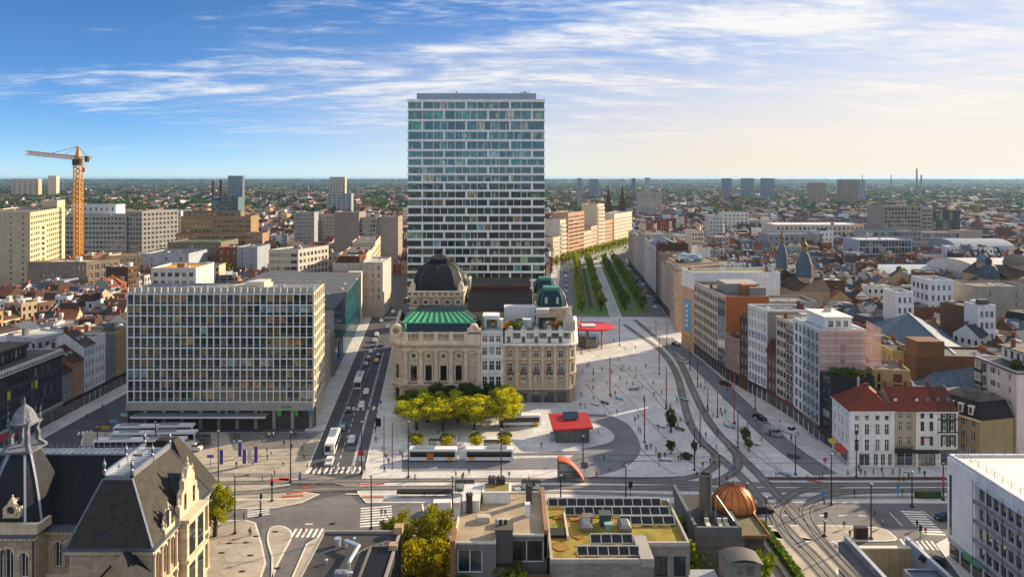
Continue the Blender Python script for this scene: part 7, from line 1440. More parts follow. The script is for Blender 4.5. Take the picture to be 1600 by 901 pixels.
vault('large white tent-like vaulted hall roof at the right edge',Xat(1478,430),Xat(1640,430),395,450,17,7,'#c9c4bc');vault('grey barrel vault roof below the concrete block',Xat(1478,560),Xat(1568,560),545,585,16,8,'#8f97a0')
vault('low white vaulted roof left of the big tent-like hall',Xat(1370,440),Xat(1480,440),430,470,13,4,'#a9b0b8')
def cupola(label,x,yb,yt,Y,r,col,gold=False):
 X=Xat(x,Y);z0,z1=Zat(yb,Y),Zat(yt,Y);b=thing('cupola_house',label,'building',(X,Y,0));reserve([(X-r,Y-r),(X+r,Y-r),(X+r,Y+r),(X-r,Y+r)]);h=z1-z0;mb=MB();mb.prism([(X+r*1.05*math.cos(PI/4*k+PI/8),Y+r*1.05*math.sin(PI/4*k+PI/8))for k in range(8)],0,z0);bpart(b,'drum',mb,'stone',hx('#94806a'));w5=r*2.3;q5=[(X-w5,Y-w5),(X+w5,Y-w5),(X+w5,Y+w5),(X-w5,Y+w5)];reserve(q5);body(b,q5,z0-5,hx('#8f7c66'),'stone',{0:grid(2*w5,3,4,int((z0-8)/4),4,1.1,2.2)},z0=.01);hip_roof(b,q5,z0-5,4.5,0,hx('#4a3a32'),'slate');mb=MB();mb.lathe([(r*1.1,z0),(r*1.05,z0+h*.12),(r*.95,z0+h*.3),(r*.6,z0+h*.5),(r*.3,z0+h*.58)],12,X,Y);bpart(b,'dome',mb,'slate',hx(col));mb=MB();mb.lathe([(r*.3,z0+h*.57),(r*.34,z0+h*.6),(r*.3,z0+h*.7),(r*.4,z0+h*.73),(r*.15,z0+h*.82),(.15,z0+h*.9),(.02,z1)],10,X,Y);bpart(b,'lantern',mb,'metal' if gold else 'slate',hx('#7c6234' if gold else '#4a4238'))
cupola('gold-topped slate cupola left of the old quarter',1222,418,352,330,2.5,'#5a6878',True);cupola('second gold-topped slate cupola of the old quarter',1257,432,364,318,3.3,'#4f6070',True);cupola('bell-shaped slate turret roof on the right',1545,434,396,330,4,'#4a5664');cupola('slender turret with pointed cap on the right',1536,410,385,345,2.6,'#6a7884');cupola('glazed dome at the right edge',1592,412,384,340,6,'#7c7466')
Yc=470.0;X=Xat(122,Yc);zb0,zt0=Zat(404,Yc),Zat(228,Yc);YL=hx('#c98a1e');b=thing('tower_crane','yellow tower crane standing over the left rooftops','crane',(X,Yc,zb0))
def lattice(b,name,p0,p1,s,n,c):
 mb=MB();p0,p1=Vector(p0),Vector(p1);d=p1-p0;u=Vector((0,1,0))if abs(d.z)<d.length*.5 else Vector((1,0,0));v=d.normalized().cross(u).normalized();cs=[(u*a+v*e)*s/2 for a,e in((-1,-1),(1,-1),(1,1),(-1,1))]
 for c_ in cs:mb.bar(p0+c_,p1+c_,s*.15,s*.15)
 for i in range(n):
  for k in range(4):a=p0+d*(i/n)+cs[k];e=p0+d*((i+1)/n)+cs[(k+1)%4];mb.bar(a,e,s*.1,s*.1);mb.bar(p0+d*(i/n)+cs[k],p0+d*(i/n)+cs[(k+1)%4],s*.1,s*.1)
 return bpart(b,name,mb,'paint',c)
zj=Zat(247,Yc);lattice(b,'mast',(X,Yc,zb0-18),(X,Yc,zj),3.6,26,YL);mb=MB();mb.box(X-3.6,X+1.6,Yc-3,Yc+3,zb0-18,zb0+.6);bpart(b,'base',mb,'paint',YL);lattice(b,'jib',(X,Yc,zj),(Xat(42,Yc-10),Yc-10,Zat(239.5,Yc)),2.4,18,YL);lattice(b,'counter_jib',(X,Yc,zj),(Xat(143,Yc),Yc,zj+.2),1.6,4,YL);mb=MB();mb.loft([[(X+a,Yc+e,zj)for a,e in((-1.4,-1.4),(1.4,-1.4),(1.4,1.4),(-1.4,1.4))],[(X+a*.3,Yc+e*.3,zt0)for a,e in((-1.4,-1.4),(1.4,-1.4),(1.4,1.4),(-1.4,1.4))]]);bpart(b,'head',mb,'paint',YL);mb=MB();mb.box(Xat(134,Yc),Xat(138,Yc),Yc-1.2,Yc+1.2,zj-2.6,zj+1.2);bpart(b,'counterweight',mb,'concrete',hx('#3c3a36'));mb=MB();mb.box(X-2.6,X+2.0,Yc-2.1,Yc+2.1,zj-4.5,zj-.6);bpart(b,'slewing_ring',mb,'paint',hx('#3f3528'));mb=MB();mb.bar((X,Yc,zt0-.3),(Xat(80,Yc-5),Yc-5,Zat(240,Yc)),.25,.25);mb.bar((X,Yc,zt0-.3),(Xat(103,Yc-3),Yc-3,Zat(241,Yc)),.2,.2);mb.bar((X,Yc,zt0-.3),(Xat(137,Yc),Yc,zj+.5),.25,.25);bpart(b,'tie_rods',mb,'paint',hx('#6a4f28'));mb=MB();Xh=Xat(132.5,Yc);mb.tube((Xh,Yc-1,zj-2),(Xh,Yc-1,zj-6),.08);mb.box(Xh-.6,Xh+.6,Yc-1.4,Yc-.6,zj-9,zj-6);bpart(b,'hook',mb,'paint',hx('#b5482c'))
# ================================================================== TOWN HOUSES
def inpoly(x,y,P):
 c=False;j=len(P)-1
 for i in range(len(P)):
  if(P[i][1]>y)!=(P[j][1]>y)and x<(P[j][0]-P[i][0])*(y-P[i][1])/(P[j][1]-P[i][1])+P[i][0]:c=not c
  j=i
 return c
BB=[(min(p[0]for p in P)-1.5,max(p[0]for p in P)+1.5,min(p[1]for p in P)-1.5,max(p[1]for p in P)+1.5,P)for P in FOOT]
def free(x,y):
 if 330<y<660 and bX(14,y)<x<bX(88,y):return False
 if y<540 and cS(y)-28<x<cS(y)+14:return False
 if y<375 and-45<x<RX(min(700,max(150,y)))+13:return False
 if 60<x<175 and abs((y-324)*.84-(x-72)*.54)<12:return False
 if y<300 and-150<x<-100 and y<268:return False
 if y>600 and y<1100:
  t=(y-600)/490;xc=67+213*t**1.15
  if abs(x-xc)<27:return False
 for a,b_,c,d,P in BB:
  if a<x<b_ and c<y<d and(inpoly(x,y,P)or inpoly(x+3,y,P)or inpoly(x-3,y,P)or inpoly(x,y+4,P)or inpoly(x,y-4,P)):return False
 return True
WC=[('white','#d6d6d3'),('white','#cccfd2'),('cream','#c4b79e'),('beige','#a8967c'),('brown brick','#6c4d38'),('red brick','#8a4e36'),('pale grey','#a3a4a4'),('sandy','#b89c74'),('dark brick','#57402f'),('blue-grey','#8f99a3')]
RC=[('red tiled','#673627'),('brown tiled','#4c342a'),('dark slate','#2c3036'),('blue-grey slate','#465260'),('orange tiled','#7a4830')]
FC=[('grey flat','#77777a'),('black flat','#3a3a3c'),('pale flat','#bdbbb4'),('tan flat','#94846c')]
def hgeo(r,x,y,ang,w_,dp,h,kind,wc,rc,det,M):
 """one house into the mesh builders M = (wall, roof, chimney, panes)"""
 ca,sa=math.cos(ang),math.sin(ang)
 def T(u,v,z):return(x+u*ca-v*sa,y+u*sa+v*ca,z)
 def bx(m,u0,u1,v0,v1,z0,z1,bot=False):
  P=[(u0,v0),(u1,v0),(u1,v1),(u0,v1)]
  for i in range(4):a,c=P[i],P[(i+1)%4];m.face([T(*a,z0),T(*c,z0),T(*c,z1),T(*a,z1)])
  m.face([T(*p,z1)for p in P])
 Wl,Rf,Ch,Pn=M;Wl.col=wc;Rf.col=rc;a,d=w_/2,dp/2
 if kind=='flat':
  bx(Wl,-a,a,-d,d,0,h);Rf.face([T(-a+.25,-d+.25,h+.02),T(a-.25,-d+.25,h+.02),T(a-.25,d-.25,h+.02),T(-a+.25,d-.25,h+.02)])
  if det:
   for e in((-a,a,-d,-d+.25),(-a,a,d-.25,d),(-a,-a+.25,-d+.25,d-.25),(a-.25,a,-d+.25,d-.25)):bx(Wl,*e,h,h+.5)
   for k in range(r.randint(1,4)):
    u,v=r.uniform(-a*.6,a*.6),r.uniform(-d*.6,d*.6);s=r.uniform(.4,1.6);Ch.col=r.choice([hx('#b3b3b0'),hx('#6c6a68'),hx('#8f8a80'),hx('#c4c6c8')]);bx(Ch,u-s,u+s,v-s*.7,v+s*.7,h,h+r.uniform(.5,2.4))
 else:
  bx(Wl,-a,a,-d,d,0,h);k=.5 if kind=='mansard' else 1.0;rise=dp*r.uniform(.32,.46)
  if kind=='mansard':
   i_=1.3;P0=[(-a,-d-.2),(a,-d-.2),(a,d+.2),(-a,d+.2)];P1=[(-a,-d+i_),(a,-d+i_),(a,d-i_),(-a,d-i_)]
   for q in range(4):p_,q_=(q,(q+1)%4);Rf.face([T(*P0[p_],h),T(*P0[q_],h),T(*P1[q_],h+3),T(*P1[p_],h+3)])
   Rf.face([T(*p,h+3)for p in P1]);top=h+3
  else:
   e=.3;Rf.face([T(-a,-d-e,h-.1),T(a,-d-e,h-.1),T(a,0,h+rise),T(-a,0,h+rise)]);Rf.face([T(a,d+e,h-.1),T(-a,d+e,h-.1),T(-a,0,h+rise),T(a,0,h+rise)]);Wl.face([T(-a,d,h),T(-a,-d,h),T(-a,0,h+rise-.1)]);Wl.face([T(a,-d,h),T(a,d,h),T(a,0,h+rise-.1)]);top=h+rise
  if det:
   for s in((-1,),(1,),(-1,1))[r.randint(0,2)]:
    Ch.col=jit(hx('#7d4a35'),.25,r);u=s*(a-.4);bx(Ch,u-.35,u+.35,-.6,.6,h,top+r.uniform(.6,1.4))
   if r.random()<.5:Ch.col=hx('#c9c6bf');u=r.uniform(-a*.5,a*.5);bx(Ch,u-.6,u+.6,-d*.75,-d*.2,h,h+rise*.62+.6)
   for q in range(r.randint(0,2)):u=r.uniform(-a*.6,a*.6);t=r.uniform(.3,.6);zz=h+rise*t+.06;vv=-d*(1-t);Pn.col=hx('#8fa0ac');Pn.face([T(u-.4,vv-.4,zz-.4*rise/d),T(u+.4,vv-.4,zz-.4*rise/d),T(u+.4,vv+.4,zz+.4*rise/d),T(u-.4,vv+.4,zz+.4*rise/d)])
 if det:
  nf=max(1,int((h-.8)/3.1));
  for sd_ in((0,w_,-d),(1,dp,a),(2,dp,-a)):
   n=max(1,int(sd_[1]/2.3));
   if sd_[0]and r.random()<.55:continue
   for f in range(nf):
    for c in range(n):
     t=-sd_[1]/2+sd_[1]*(c+.5)/n;z0=h-.7-(f+1)*3.1+1.0;z1=z0+1.7
     if z0<0:continue
     Pn.col=gcol(.2,r)
     if sd_[0]==0:Pn.face([T(t-.5,-d-.04,z0),T(t+.5,-d-.04,z0),T(t+.5,-d-.04,z1),T(t-.5,-d-.04,z1)])
     elif sd_[0]==1:Pn.face([T(a+.04,t-.5,z0),T(a+.04,t+.5,z0),T(a+.04,t+.5,z1),T(a+.04,t-.5,z1)])
     else:Pn.face([T(-a-.04,t+.5,z0),T(-a-.04,t-.5,z0),T(-a-.04,t-.5,z1),T(-a-.04,t+.5,z1)])
rr=random.Random(21);HS=[]
cell=62.0
for cy in range(0,17):
 for cx in range(-14,15):
  ox_,oy_=cx*78.0+rr.uniform(-8,8),235+cy*cell;ang=rr.choice((-.13,.05,-.3,.35,-.08,.12,1.45,1.25,.2))
  for row in range(5):
   u=-38.0;hb=rr.uniform(8,14.5)
   while u<36:
    w_=rr.uniform(4.8,8.6);dp=rr.uniform(8.5,11.2);v=-26+row*12.6+rr.uniform(-.8,.8);uu=u+w_/2;u+=w_+(.02 if rr.random()<.88 else rr.uniform(2,6))
    x,y=ox_+uu*math.cos(ang)-v*math.sin(ang),oy_+uu*math.sin(ang)+v*math.cos(ang)
    if y<215 or abs(x)>.73*y+14:continue
    if not free(x,y):continue
    h=max(6,hb+rr.uniform(-2.5,3.2));kd=rr.choice(('gable','gable','gable','flat','flat','mansard'))if x>-60 else rr.choice(('gable','gable','flat','flat','flat','mansard'))
    if rr.random()<.05:w_,dp,h,kd=w_*1.5,dp*1.2,h+6,'flat'
    wn=rr.choice(WC);rn=rr.choice(FC)if kd=='flat' else(rr.choice(RC)if x<60 else rr.choice(RC+RC[2:4]*2))
    HS.append((math.hypot(x,y),x,y,ang,w_,dp,h,kd,wn,rn))
HS.sort(key=lambda t:t[0]);TW=[MB()for _ in range(4)]
seen={}
SZN=lambda h:'low' if h<9.5 else 'tall' if h>14 else 'middling'
for i,(dd,x,y,ang,w_,dp,h,kd,wn,rn)in enumerate(HS):
 r=random.Random(i);wc,rc=jit(hx(wn[1]),.14,r),jit(hx(rn[1]),.2,r)
 if i>=300:hgeo(r,x,y,ang,w_,dp,h,kd,wc,rc,y<720,TW);continue
 M=[MB()for _ in range(4)];hgeo(r,x,y,ang,w_,dp,h,kd,wc,rc,True,M);xp=800+F*x/y
 pl=('at the left edge' if xp<70 else 'above the dark glass office roof' if xp<140 else 'left of the office block' if xp<200 else "behind the office's left half" if xp<340 else "behind the office's right half" if xp<470 else 'behind the cinema' if xp<640 else 'beside the boulevard' if xp<1060 else 'behind the banner store' if xp<1140 else 'behind the orange brick wall' if xp<1200 else 'near the gold cupolas' if xp<1290 else 'above the scaffolded building' if xp<1370 else 'above the slate hall' if xp<1440 else 'near the white villa' if xp<1500 else 'above the pink apartment building' if xp<1560 else 'at the right edge')
 base=f"{SZN(h)} {wn[0]} house, {rn[0]} {'mansard ' if kd == 'mansard' else ''}roof, {pl}";k=seen.get(base,0);seen[base]=k+1
 if k:base+=', '+('one row behind' if k==1 else 'two rows behind' if k==2 else 'well behind')
 b=thing('town_house',base,'house',(x,y,0),group='town houses filling the rooftops');
 for nm,q in zip(('wall','roof','chimneys','window_panes'),M):
  if q.f:bpart(b,nm,q,'far_glass' if nm=='window_panes' else 'town',kind='stuff' if nm in('chimneys','window_panes')else None)
for k in range(15000):
 r=rr;y=1150+5200*r.random()**1.45;x=r.uniform(-.74,.74)*y;big=r.random()<.07;s=1+(y-1180)/3600
 if abs(x-330)<130 and y<1400:pass
 kd='flat' if big or r.random()<.3 else 'gable';wn,rn=r.choice(WC),(r.choice(FC)if kd=='flat' else r.choice(RC[:2]+RC[4:]+RC[2:4]))
 hgeo(r,x,y,r.choice((0,.2,-.25,1.5,1.2,.7)),r.uniform(9,18)*s*(2.2 if big else 1),r.uniform(8,11)*s,r.uniform(5,9)*(1.6 if big else 1),kd,jit(hx(wn[1]),.15,r),jit(hx(rn[1]),.2,r),False,TW)
for nm,q,m in zip(('distant_house_walls','distant_house_roofs','distant_roof_clutter','distant_window_panes'),TW,('town','town','town','far_glass')):
 tag(put(nm,q.mesh(nm,[m])),{'distant_house_walls':'walls of the distant houses spreading to the horizon','distant_house_roofs':'roofs of the distant houses spreading to the horizon','distant_roof_clutter':'chimneys and huts on the distant roofs','distant_window_panes':'tiny windows of the distant houses'}[nm],'houses',kind='stuff')
# ================================================================== TREES
def crown_mesh(seed,n,lf,sh=(1,1,1),clumps=40):
 r=random.Random(seed);mb=MB();C=[]
 for _ in range(clumps):
  while True:
   p=Vector((r.uniform(-1,1),r.uniform(-1,1),r.uniform(-1,1)))
   if .25<p.length<.93:break
  C.append((p,r.uniform(.16,.34),r.uniform(.75,1.25)))
 for _ in range(n):
  c,s,g=r.choice(C);q=Vector((r.gauss(0,1),r.gauss(0,1),r.gauss(0,1))).normalized()*s*r.random()**.4+c;a=Vector((r.gauss(0,1),r.gauss(0,1),r.gauss(0,.6))).normalized()*lf*r.uniform(.6,1.3);e=a.cross(Vector((r.gauss(0,1),r.gauss(0,1),r.gauss(0,1)))).normalized()*lf*.75
  k=g*r.uniform(.75,1.25);mb.col=(k,k*r.uniform(.95,1.05),k*.9,1);mb.face([((q+t).x*sh[0],(q+t).y*sh[1],(q+t).z*sh[2])for t in(-a-e*.4,a*.2-e,a+e*.4,-a*.2+e)])
 return mb.mesh('crown',['leaf'])
CR=[crown_mesh(i,5200,.056,clumps=56)for i in range(4)];CF=[crown_mesh(20+i,900,.12,clumps=26)for i in range(4)]
def trunk_mesh(seed):
 r=random.Random(seed);mb=MB();mb.tube((0,0,0),(.02,0,.5),.045,.032,7)
 for k in range(6):a=k*1.05+r.random();mb.tube((.02,0,.4+.03*k),(.25*math.cos(a),.25*math.sin(a),.72+.04*k),.02,.006,5)
 return mb.mesh('trunk',['trunk'])
TK=[trunk_mesh(i)for i in range(3)]
def tree(label,x,y,h,r,col,group=None,far=False,z=0,rz=None,cb=.32,cat='tree',name='broadleaf_tree'):
 t=thing(name,label,cat,(x,y,z),rz if rz is not None else R.uniform(0,6),group);put('trunk',R.choice(TK),t,color=hx('#3d3226'),scale=(h,h,h));ch=h*(1-cb)/2
 put('crown',R.choice(CF if far else CR),t,(0,0,h*cb+ch),R.uniform(0,6),jit(hx(col),.12),(r,r*R.uniform(.92,1.08),ch));return t
YG='#a3a52a';GG='#55662a';DG='#3d5226'
for i,(x,y,h,r,c,lab)in enumerate([(651,672,9,6,YG,'yellow-green tree at the left front corner of the grove before the opera'),(692,673,8.8,6,YG,'yellow-green tree, second of the grove\'s front row'),(741,672,9.6,6.2,YG,'yellow-green tree, third of the grove\'s front row'),(784,668,10,6,YG,'yellow-green tree at the right front corner of the grove'),(668,660,9.2,5.6,'#95a02a','tree in the middle left of the grove'),(716,660,9,5.6,'#95a02a','tree in the centre of the grove before the opera'),(790,652,9.4,5,YG,'tree at the right rear of the grove'),(645,652,8,4.6,GG,'dark green tree at the left rear of the grove'),(686,648,9.4,5.4,DG,'dark green tree close to the opera columns'),(730,647,9.4,5.4,DG,'dark green tree before the opera niche'),(768,646,9,5,DG,'dark green tree before the narrow white house')]):tree(lab,*G(x,y),h,r,c,'grove of trees before the opera house',cb=.3)
for i,(x,y)in enumerate(((651,702),(697,703),(744,702),(789,702),(649,697),(698,696),(743,695),(788,694))):tree(f"small clipped {'yellow' if i < 4 else 'green'} round tree behind the parked city bus, "+('leftmost','second','third','rightmost')[i%4],*G(x,y),3.4,2.0,'#a3a028' if i<4 else GG,'small clipped trees along the bus lane',cb=.45)
for x,y,h,r,c,lab in((1048,676,6.8,1.7,'#4a6630','slender conifer-like plaza tree beside the benches'),(1048,709,3.8,1.2,'#3f5a2a','small young plaza tree'),(1073,717,1.6,1.6,'#3f5a22','low round plaza shrub'),(1165,695,5,1.4,'#4f6a34','leafy plaza tree near the red mast'),(1170,706,3.6,1.1,'#5a7434','yellowish small plaza tree near the red mast'),(1085,712,4.2,.9,'#6a5a4a','thin bare plaza tree')):tree(lab,*G(x,y),h,r,c,name='plaza_tree',cb=.22)
for x,y,h,r,c,lab in((628,896,11,4.2,'#7a7c22','dark yellow-green street tree left of the tan-roofed house'),(683,893,11.4,4.3,'#7a7c22','tall yellow-green street tree behind the tan-roofed house'),(650,958,12.2,4.2,'#918d22','golden foliage tree at the bottom edge'),(690,965,12.6,3.6,'#979426','golden foliage tree beside the brick party wall'),(336,838,10.5,3.6,'#8c9424','bright tree beside the ornate stone building'),(72,752,5,3.2,'#7d8a26','tree behind the ornate building roof')):tree(lab,*G(x,y),h,r,c,cb=.2)
for ri,x0 in enumerate((37.2,47.2,60.2,69.4)):
 for k in range(25):
  y=388+k*9.4+ri*2;tree(f"slim clipped tree in the {('leftmost', 'second from left', 'third from left', 'rightmost')[ri]} of the four boulevard rows",bX(x0,y),y,8.2+R.uniform(-1.4,1.6),2.6+R.uniform(-.5,.5),('#8a982a','#76882e','#66782c','#70822c')[ri],'tree rows on the boulevard',True,cb=.16)
bd_=Vector((.42,.907))
for k in range(26):p=bp0+bd*(4+k*10)+bo*9;tree('yellow-green street tree in the row before the sunlit bend buildings',p.x,p.y,9,3.6,'#8a9430','street trees on the bend',True,cb=.2)
for k in range(14):p=bp0+bd*(-40+k*4.5)+bo*(6+3*(k%3));tree('small yellowish tree in the cluster right of the tower foot',p.x-8,p.y-26+k,7,2.6,'#8a9030','trees right of the tower foot',True)
for x,yb,Y,h,r,c,lab in((340,0,440,20,13,'#5f7222','big round tree among the roofs behind the office block'),(455,0,790,17,13,'#5c7628','broad tree among distant roofs left of the concrete block'),(508,0,800,15,9,'#4f6a28','dark tree before the distant slab'),(595,0,780,22,14,'#5c7228','big tree mass left of the tall tower'),(575,0,760,16,8,'#4a6426','smaller tree left of the tall tower'),(1416,0,430,19,8,'#35481f','dark tree right of the white hall'),(1158,0,540,20,6,'#3d5a26','upright dark tree in the old quarter'),(1190,0,520,15,6,'#486428','round tree beside the upright one in the old quarter'),(1147,0,545,12,7,'#3a5224','low wide tree in the old quarter'),(1045,0,700,17,12,'#6a8228','bright tree behind the boulevard blocks'),(1030,0,720,15,9,'#76882c','yellowish tree behind the boulevard blocks'),(868,0,760,20,14,'#566e26','tree group right of the tall tower'),(1580,0,560,14,12,'#5a7028','tree at the right edge in the distance'),(1525,0,700,14,11,'#5a6e2a','tree behind the concrete block'),(440,0,620,15,10,'#3f5a26','dark tree left of the housing slabs')):tree(lab,Xat(x,Y),Y,h,r,c,None,True,cb=.1)
rt=random.Random(9);q=MB()
def blob(x,y,s,hgt,col,n=12):
 for _ in range(n):
  p=Vector((rt.gauss(0,.42)*s,rt.gauss(0,.42)*s,hgt*(.35+.6*rt.random())));a=Vector((rt.gauss(0,1),rt.gauss(0,1),rt.gauss(0,1))).normalized()*s*.38;e=a.orthogonal().normalized()*s*.32;k=rt.uniform(.6,1.3);q.col=(col[0]*k,col[1]*k,col[2]*k,1);q.face([(x+(p+t).x,y+(p+t).y,max(.2,(p+t).z))for t in(-a-e,a-e,a+e,-a+e)])
GC=[hx(c)for c in('#33441f','#42562a','#4a5a2c','#2c3c1d','#56602e')]
for k in range(700):
 y=300+900*rt.random()**.8;x=rt.uniform(-.72,.72)*y
 if free(x,y):blob(x,y,rt.uniform(4,7),rt.uniform(7,13),rt.choice(GC),26)
for k in range(6500):
 y=1150+11000*rt.random()**1.25;x=rt.uniform(-.75,.75)*y;s=8+(y-1000)/420;blob(x,y,s*rt.uniform(.7,1.6),rt.uniform(9,15)+s*.25,rt.choice(GC),9)
for k in range(2600):
 y=9000+16000*rt.random();x=rt.uniform(-.75,.75)*y;blob(x,y,110,22,rt.choice(GC),6)
tag(put('distant_trees',q.mesh('distant_trees',['far_leaf'])),'dark green distant trees among the roofs out to the horizon','trees',kind='stuff')
# ================================================================== VEHICLES
def side_prof(mb,prof,w_,m=0):
 n=len(prof);A=[(x,-w_/2,z)for x,z in prof];B_=[(x,w_/2,z)for x,z in prof];k=len(mb.v);mb.v+=A+B_;mb.f.append(tuple(range(k,k+n)));mb.m.append(m);mb.f.append(tuple(range(k+2*n-1,k+n-1,-1)));mb.m.append(m)
 for i in range(n):j=(i+1)%n;mb.f.append((k+i,k+n+i,k+n+j,k+j));mb.m.append(m)
def wheelm(r,w_):
 mb=MB();mb.lathe([(r*.55,-w_/2),(r,-w_/2),(r,w_/2),(r*.55,w_/2)],12);mb.v=[(v[0],v[2],v[1])for v in mb.v];return mb.mesh('wheel',['rubber'])
WM=wheelm(.33,.22);BWM=wheelm(.5,.3)
mb=MB();side_prof(mb,[(-2.15,.3),(2.1,.3),(2.18,.6),(2.1,.82),(1.2,.95),(-2.05,.98),(-2.18,.75)],1.74);side_prof(mb,[(-1.95,.97),(1.15,.95),(.45,1.4),(-1.35,1.45),(-1.75,1.3)],1.5);carb=mb.mesh('body',['paint'])
mb=MB();side_prof(mb,[(-1.8,1.0),(.98,1.0),(.42,1.36),(-1.3,1.4),(-1.65,1.28)],1.53);cgl=mb.mesh('windows',['dark_glazing']);mb=MB();side_prof(mb,[(.98,1.0),(1.14,.97),(.5,1.38),(.42,1.35)],1.3);cws=mb.mesh('windscreen',['glass_clear']);mb=MB();mb.box(2.1,2.19,-.2,.2,.62,.76);lit=mb.mesh('headlight',['paint'])
mb=MB();side_prof(mb,[(-2.6,.35),(2.5,.35),(2.6,.7),(2.45,1.1),(1.7,1.3),(1.2,2.15),(-2.55,2.2)],1.9);vanb=mb.mesh('body',['paint']);mb=MB();side_prof(mb,[(1.72,1.32),(1.25,2.05),(.3,2.08),(.3,1.32)],1.93);vgl=mb.mesh('windows',['glass'])
def car(label,x,y,ang,col,van=False,z=.0):
 t=thing('van' if van else 'car',label,'van' if van else 'car',(x,y,z),ang,'vehicles on the streets');put('body',vanb if van else carb,t,color=hx(col));put('windows',vgl if van else cgl,t,color=hx('#0e1216'))
 if not van:put('windscreen',cws,t,color=hx('#2a3238'))
 for sx in(-1.35,1.35):
  for sy in(-.78,.78):put('wheel',WM,t,(sx,sy,.33))
 for sy in(-.6,.6):put('headlight',lit,t,(.3 if van else 0,sy,0),color=hx('#e8e6da'));put('taillight',lit,t,(-4.28-(.5 if van else 0),sy,.05),color=hx('#8a1a14'))
SA=math.atan2(1,-.1115)
def scar(label,Y,off,col,toward=True,van=False):car(label,cS(Y)+off,Y,SA+(PI if toward else 0),col,van)
for a in[('white car waiting at the front of the left street crossing',181,-1.9,'#d9d9d8'),('silver car in the right lane near the crossing',196,1.9,'#b9bcc0'),('blue-grey car behind the white bus',206,-1.6,'#55606c'),('dark car on the far side of the crosswalk',222,-1.7,'#2a2c30'),('white car passing the street crosswalk',226,1.8,'#d5d6d6'),('white car above the crosswalk',240,2.0,'#cfd2d4'),('teal car behind the street bus',276,-1.2,'#5f8480'),('grey car queuing behind the teal car',286,-1.0,'#7c7f82'),('white van-like car in the queue',296,-1.0,'#cfcfcf'),('black car in the queue',306,-1.1,'#17181a'),('silver car in the queue',316,-1.0,'#a9adb0'),('white car farther up the queue',328,-1.0,'#d0d0d0'),('yellow taxi-like car beside the queue',281,2.4,'#a8862c'),('dark car ahead of the yellow one',290,2.4,'#1f2226'),('black car beside the queue',308,2.5,'#26282c'),('white car beside the queue top',345,3,'#c9cccf'),('white car near the far crosswalk',360,-1,'#cdd0d2'),('red-tailed car at the far junction',395,1,'#7c2a20'),('white van at the far junction',384,3.5,'#d6d6d6')]:scar(*a)
for a in[('black estate car parked by the plaza row',*G(1187,655),-1.05,'#15161a'),('dark red car in front of the plaza shops',*G(1134,602),-1.0,'#5c1a1e'),('black car on the tram crossing by the copper dome',*G(1192,800),.02,'#1b1e24'),('black car waiting left of the white slab building',*G(1478,812),PI,'#1a1f28'),('black car driving away beside the tunnel ramp',*G(1457,880),2.35,'#17191c'),('white car between trams on the plaza edge',*G(1068,566),-1.1,'#b9bcc0'),('dark car at the boulevard corner',*G(1056,540),-1.2,'#2c2e33')]:car(*a)
car('white delivery van on the cross road',*G(686,798),PI,'#d9d7d3',True);car('grey pickup-like van by the plaza row',*G(1208,680),-.95,'#8d9296',True);car('white parked van by the plaza shops',*G(1232,676),-.9,'#c9ccd0',True);car('small white cart van near the bus yard',*G(300,704),0,'#c4c0bc',True)
bc=['#c9cbcd','#2a2c30','#8d8f92','#a3342c','#34465a']
for k in range(12):y=398+k*17;car(f"{('white', 'black', 'silver', 'red', 'blue')[k % 5]} car on the right boulevard road"+(', near the plaza' if k<5 else ', halfway along' if k<10 else ', near the bend'),bX(76.5+(k%2)*2.4,y),y,PI/2,bc[k%5])
for k in range(7):y=404+k*24;car(f"{('white', 'black', 'silver', 'red', 'blue')[k % 5]} car on the left boulevard road"+(', near the plaza' if k<5 else ', far along'),bX(28.5,y),y,-PI/2,bc[k%5])
for k in range(8):p=bp0+bd*(20+k*22)+bo*(18+5*(k%2));car(f"{('white', 'black', 'silver', 'red', 'blue')[k % 5]} car on the bend of the boulevard"+(', left part' if k<5 else ', right part'),p.x,p.y,math.atan2(bd.y,bd.x),bc[k%5])
mb=MB();mb.prism([(-5.95,-1.27),(5.8,-1.27),(6.0,-1.1),(6.0,1.1),(5.8,1.27),(-5.95,1.27)],.35,2.95);mb.prism([(-5.8,-1.15),(5.7,-1.15),(5.7,1.15),(-5.8,1.15)],2.95,3.08);busb=mb.mesh('body',['paint'])
mb=MB();mb.box(-5.6,5.5,-1.29,1.29,1.2,2.55);busw=mb.mesh('side_windows',['dark_glazing']);mb=MB();mb.box(5.9,6.03,-1.1,1.1,1.1,2.6);busf=mb.mesh('windscreen',['glass_clear']);mb=MB();mb.box(-4.5,.5,-.8,.8,3.08,3.4);busr=mb.mesh('roof_unit',['metal']);mb=MB();mb.box(3.6,5.0,-1.3,1.3,.45,1.2);busy=mb.mesh('yellow_flash',['paint']);mb=MB();mb.box(-1.4,.2,-1.31,1.31,.5,2.2);busd=mb.mesh('advert',['paint'])
def bus(label,x,y,ang,s=1.0,ad=None,z=0.0):
 t=thing('city_bus',label,'bus',(x,y,z),ang,'city buses');put('body',busb,t,color=hx('#d6d8da'),scale=(s,1,1));put('side_windows',busw,t,color=hx('#0c0f12'),scale=(s,1,1));put('windscreen',busf,t,(6*(s-1),0,0),color=hx('#10151a'));put('roof_unit',busr,t,color=hx('#b4b9be'));put('yellow_flash',busy,t,color=hx('#d3a01e'))
 if ad:put('advert',busd,t,color=hx(ad))
 for sx in(-3.4*s,3.3*s):
  for sy in(-1.1,1.1):put('wheel',BWM,t,(sx,sy,.5))
x,y=G(676,722);bus('white city bus with orange advert, left of the two in the sunlit bus lane',x,y+1.3,0,1,'#b5682c',SZ);x,y=G(764,722);bus('white city bus, right of the two in the sunlit bus lane',x,y+1.3,PI,1,None,SZ)
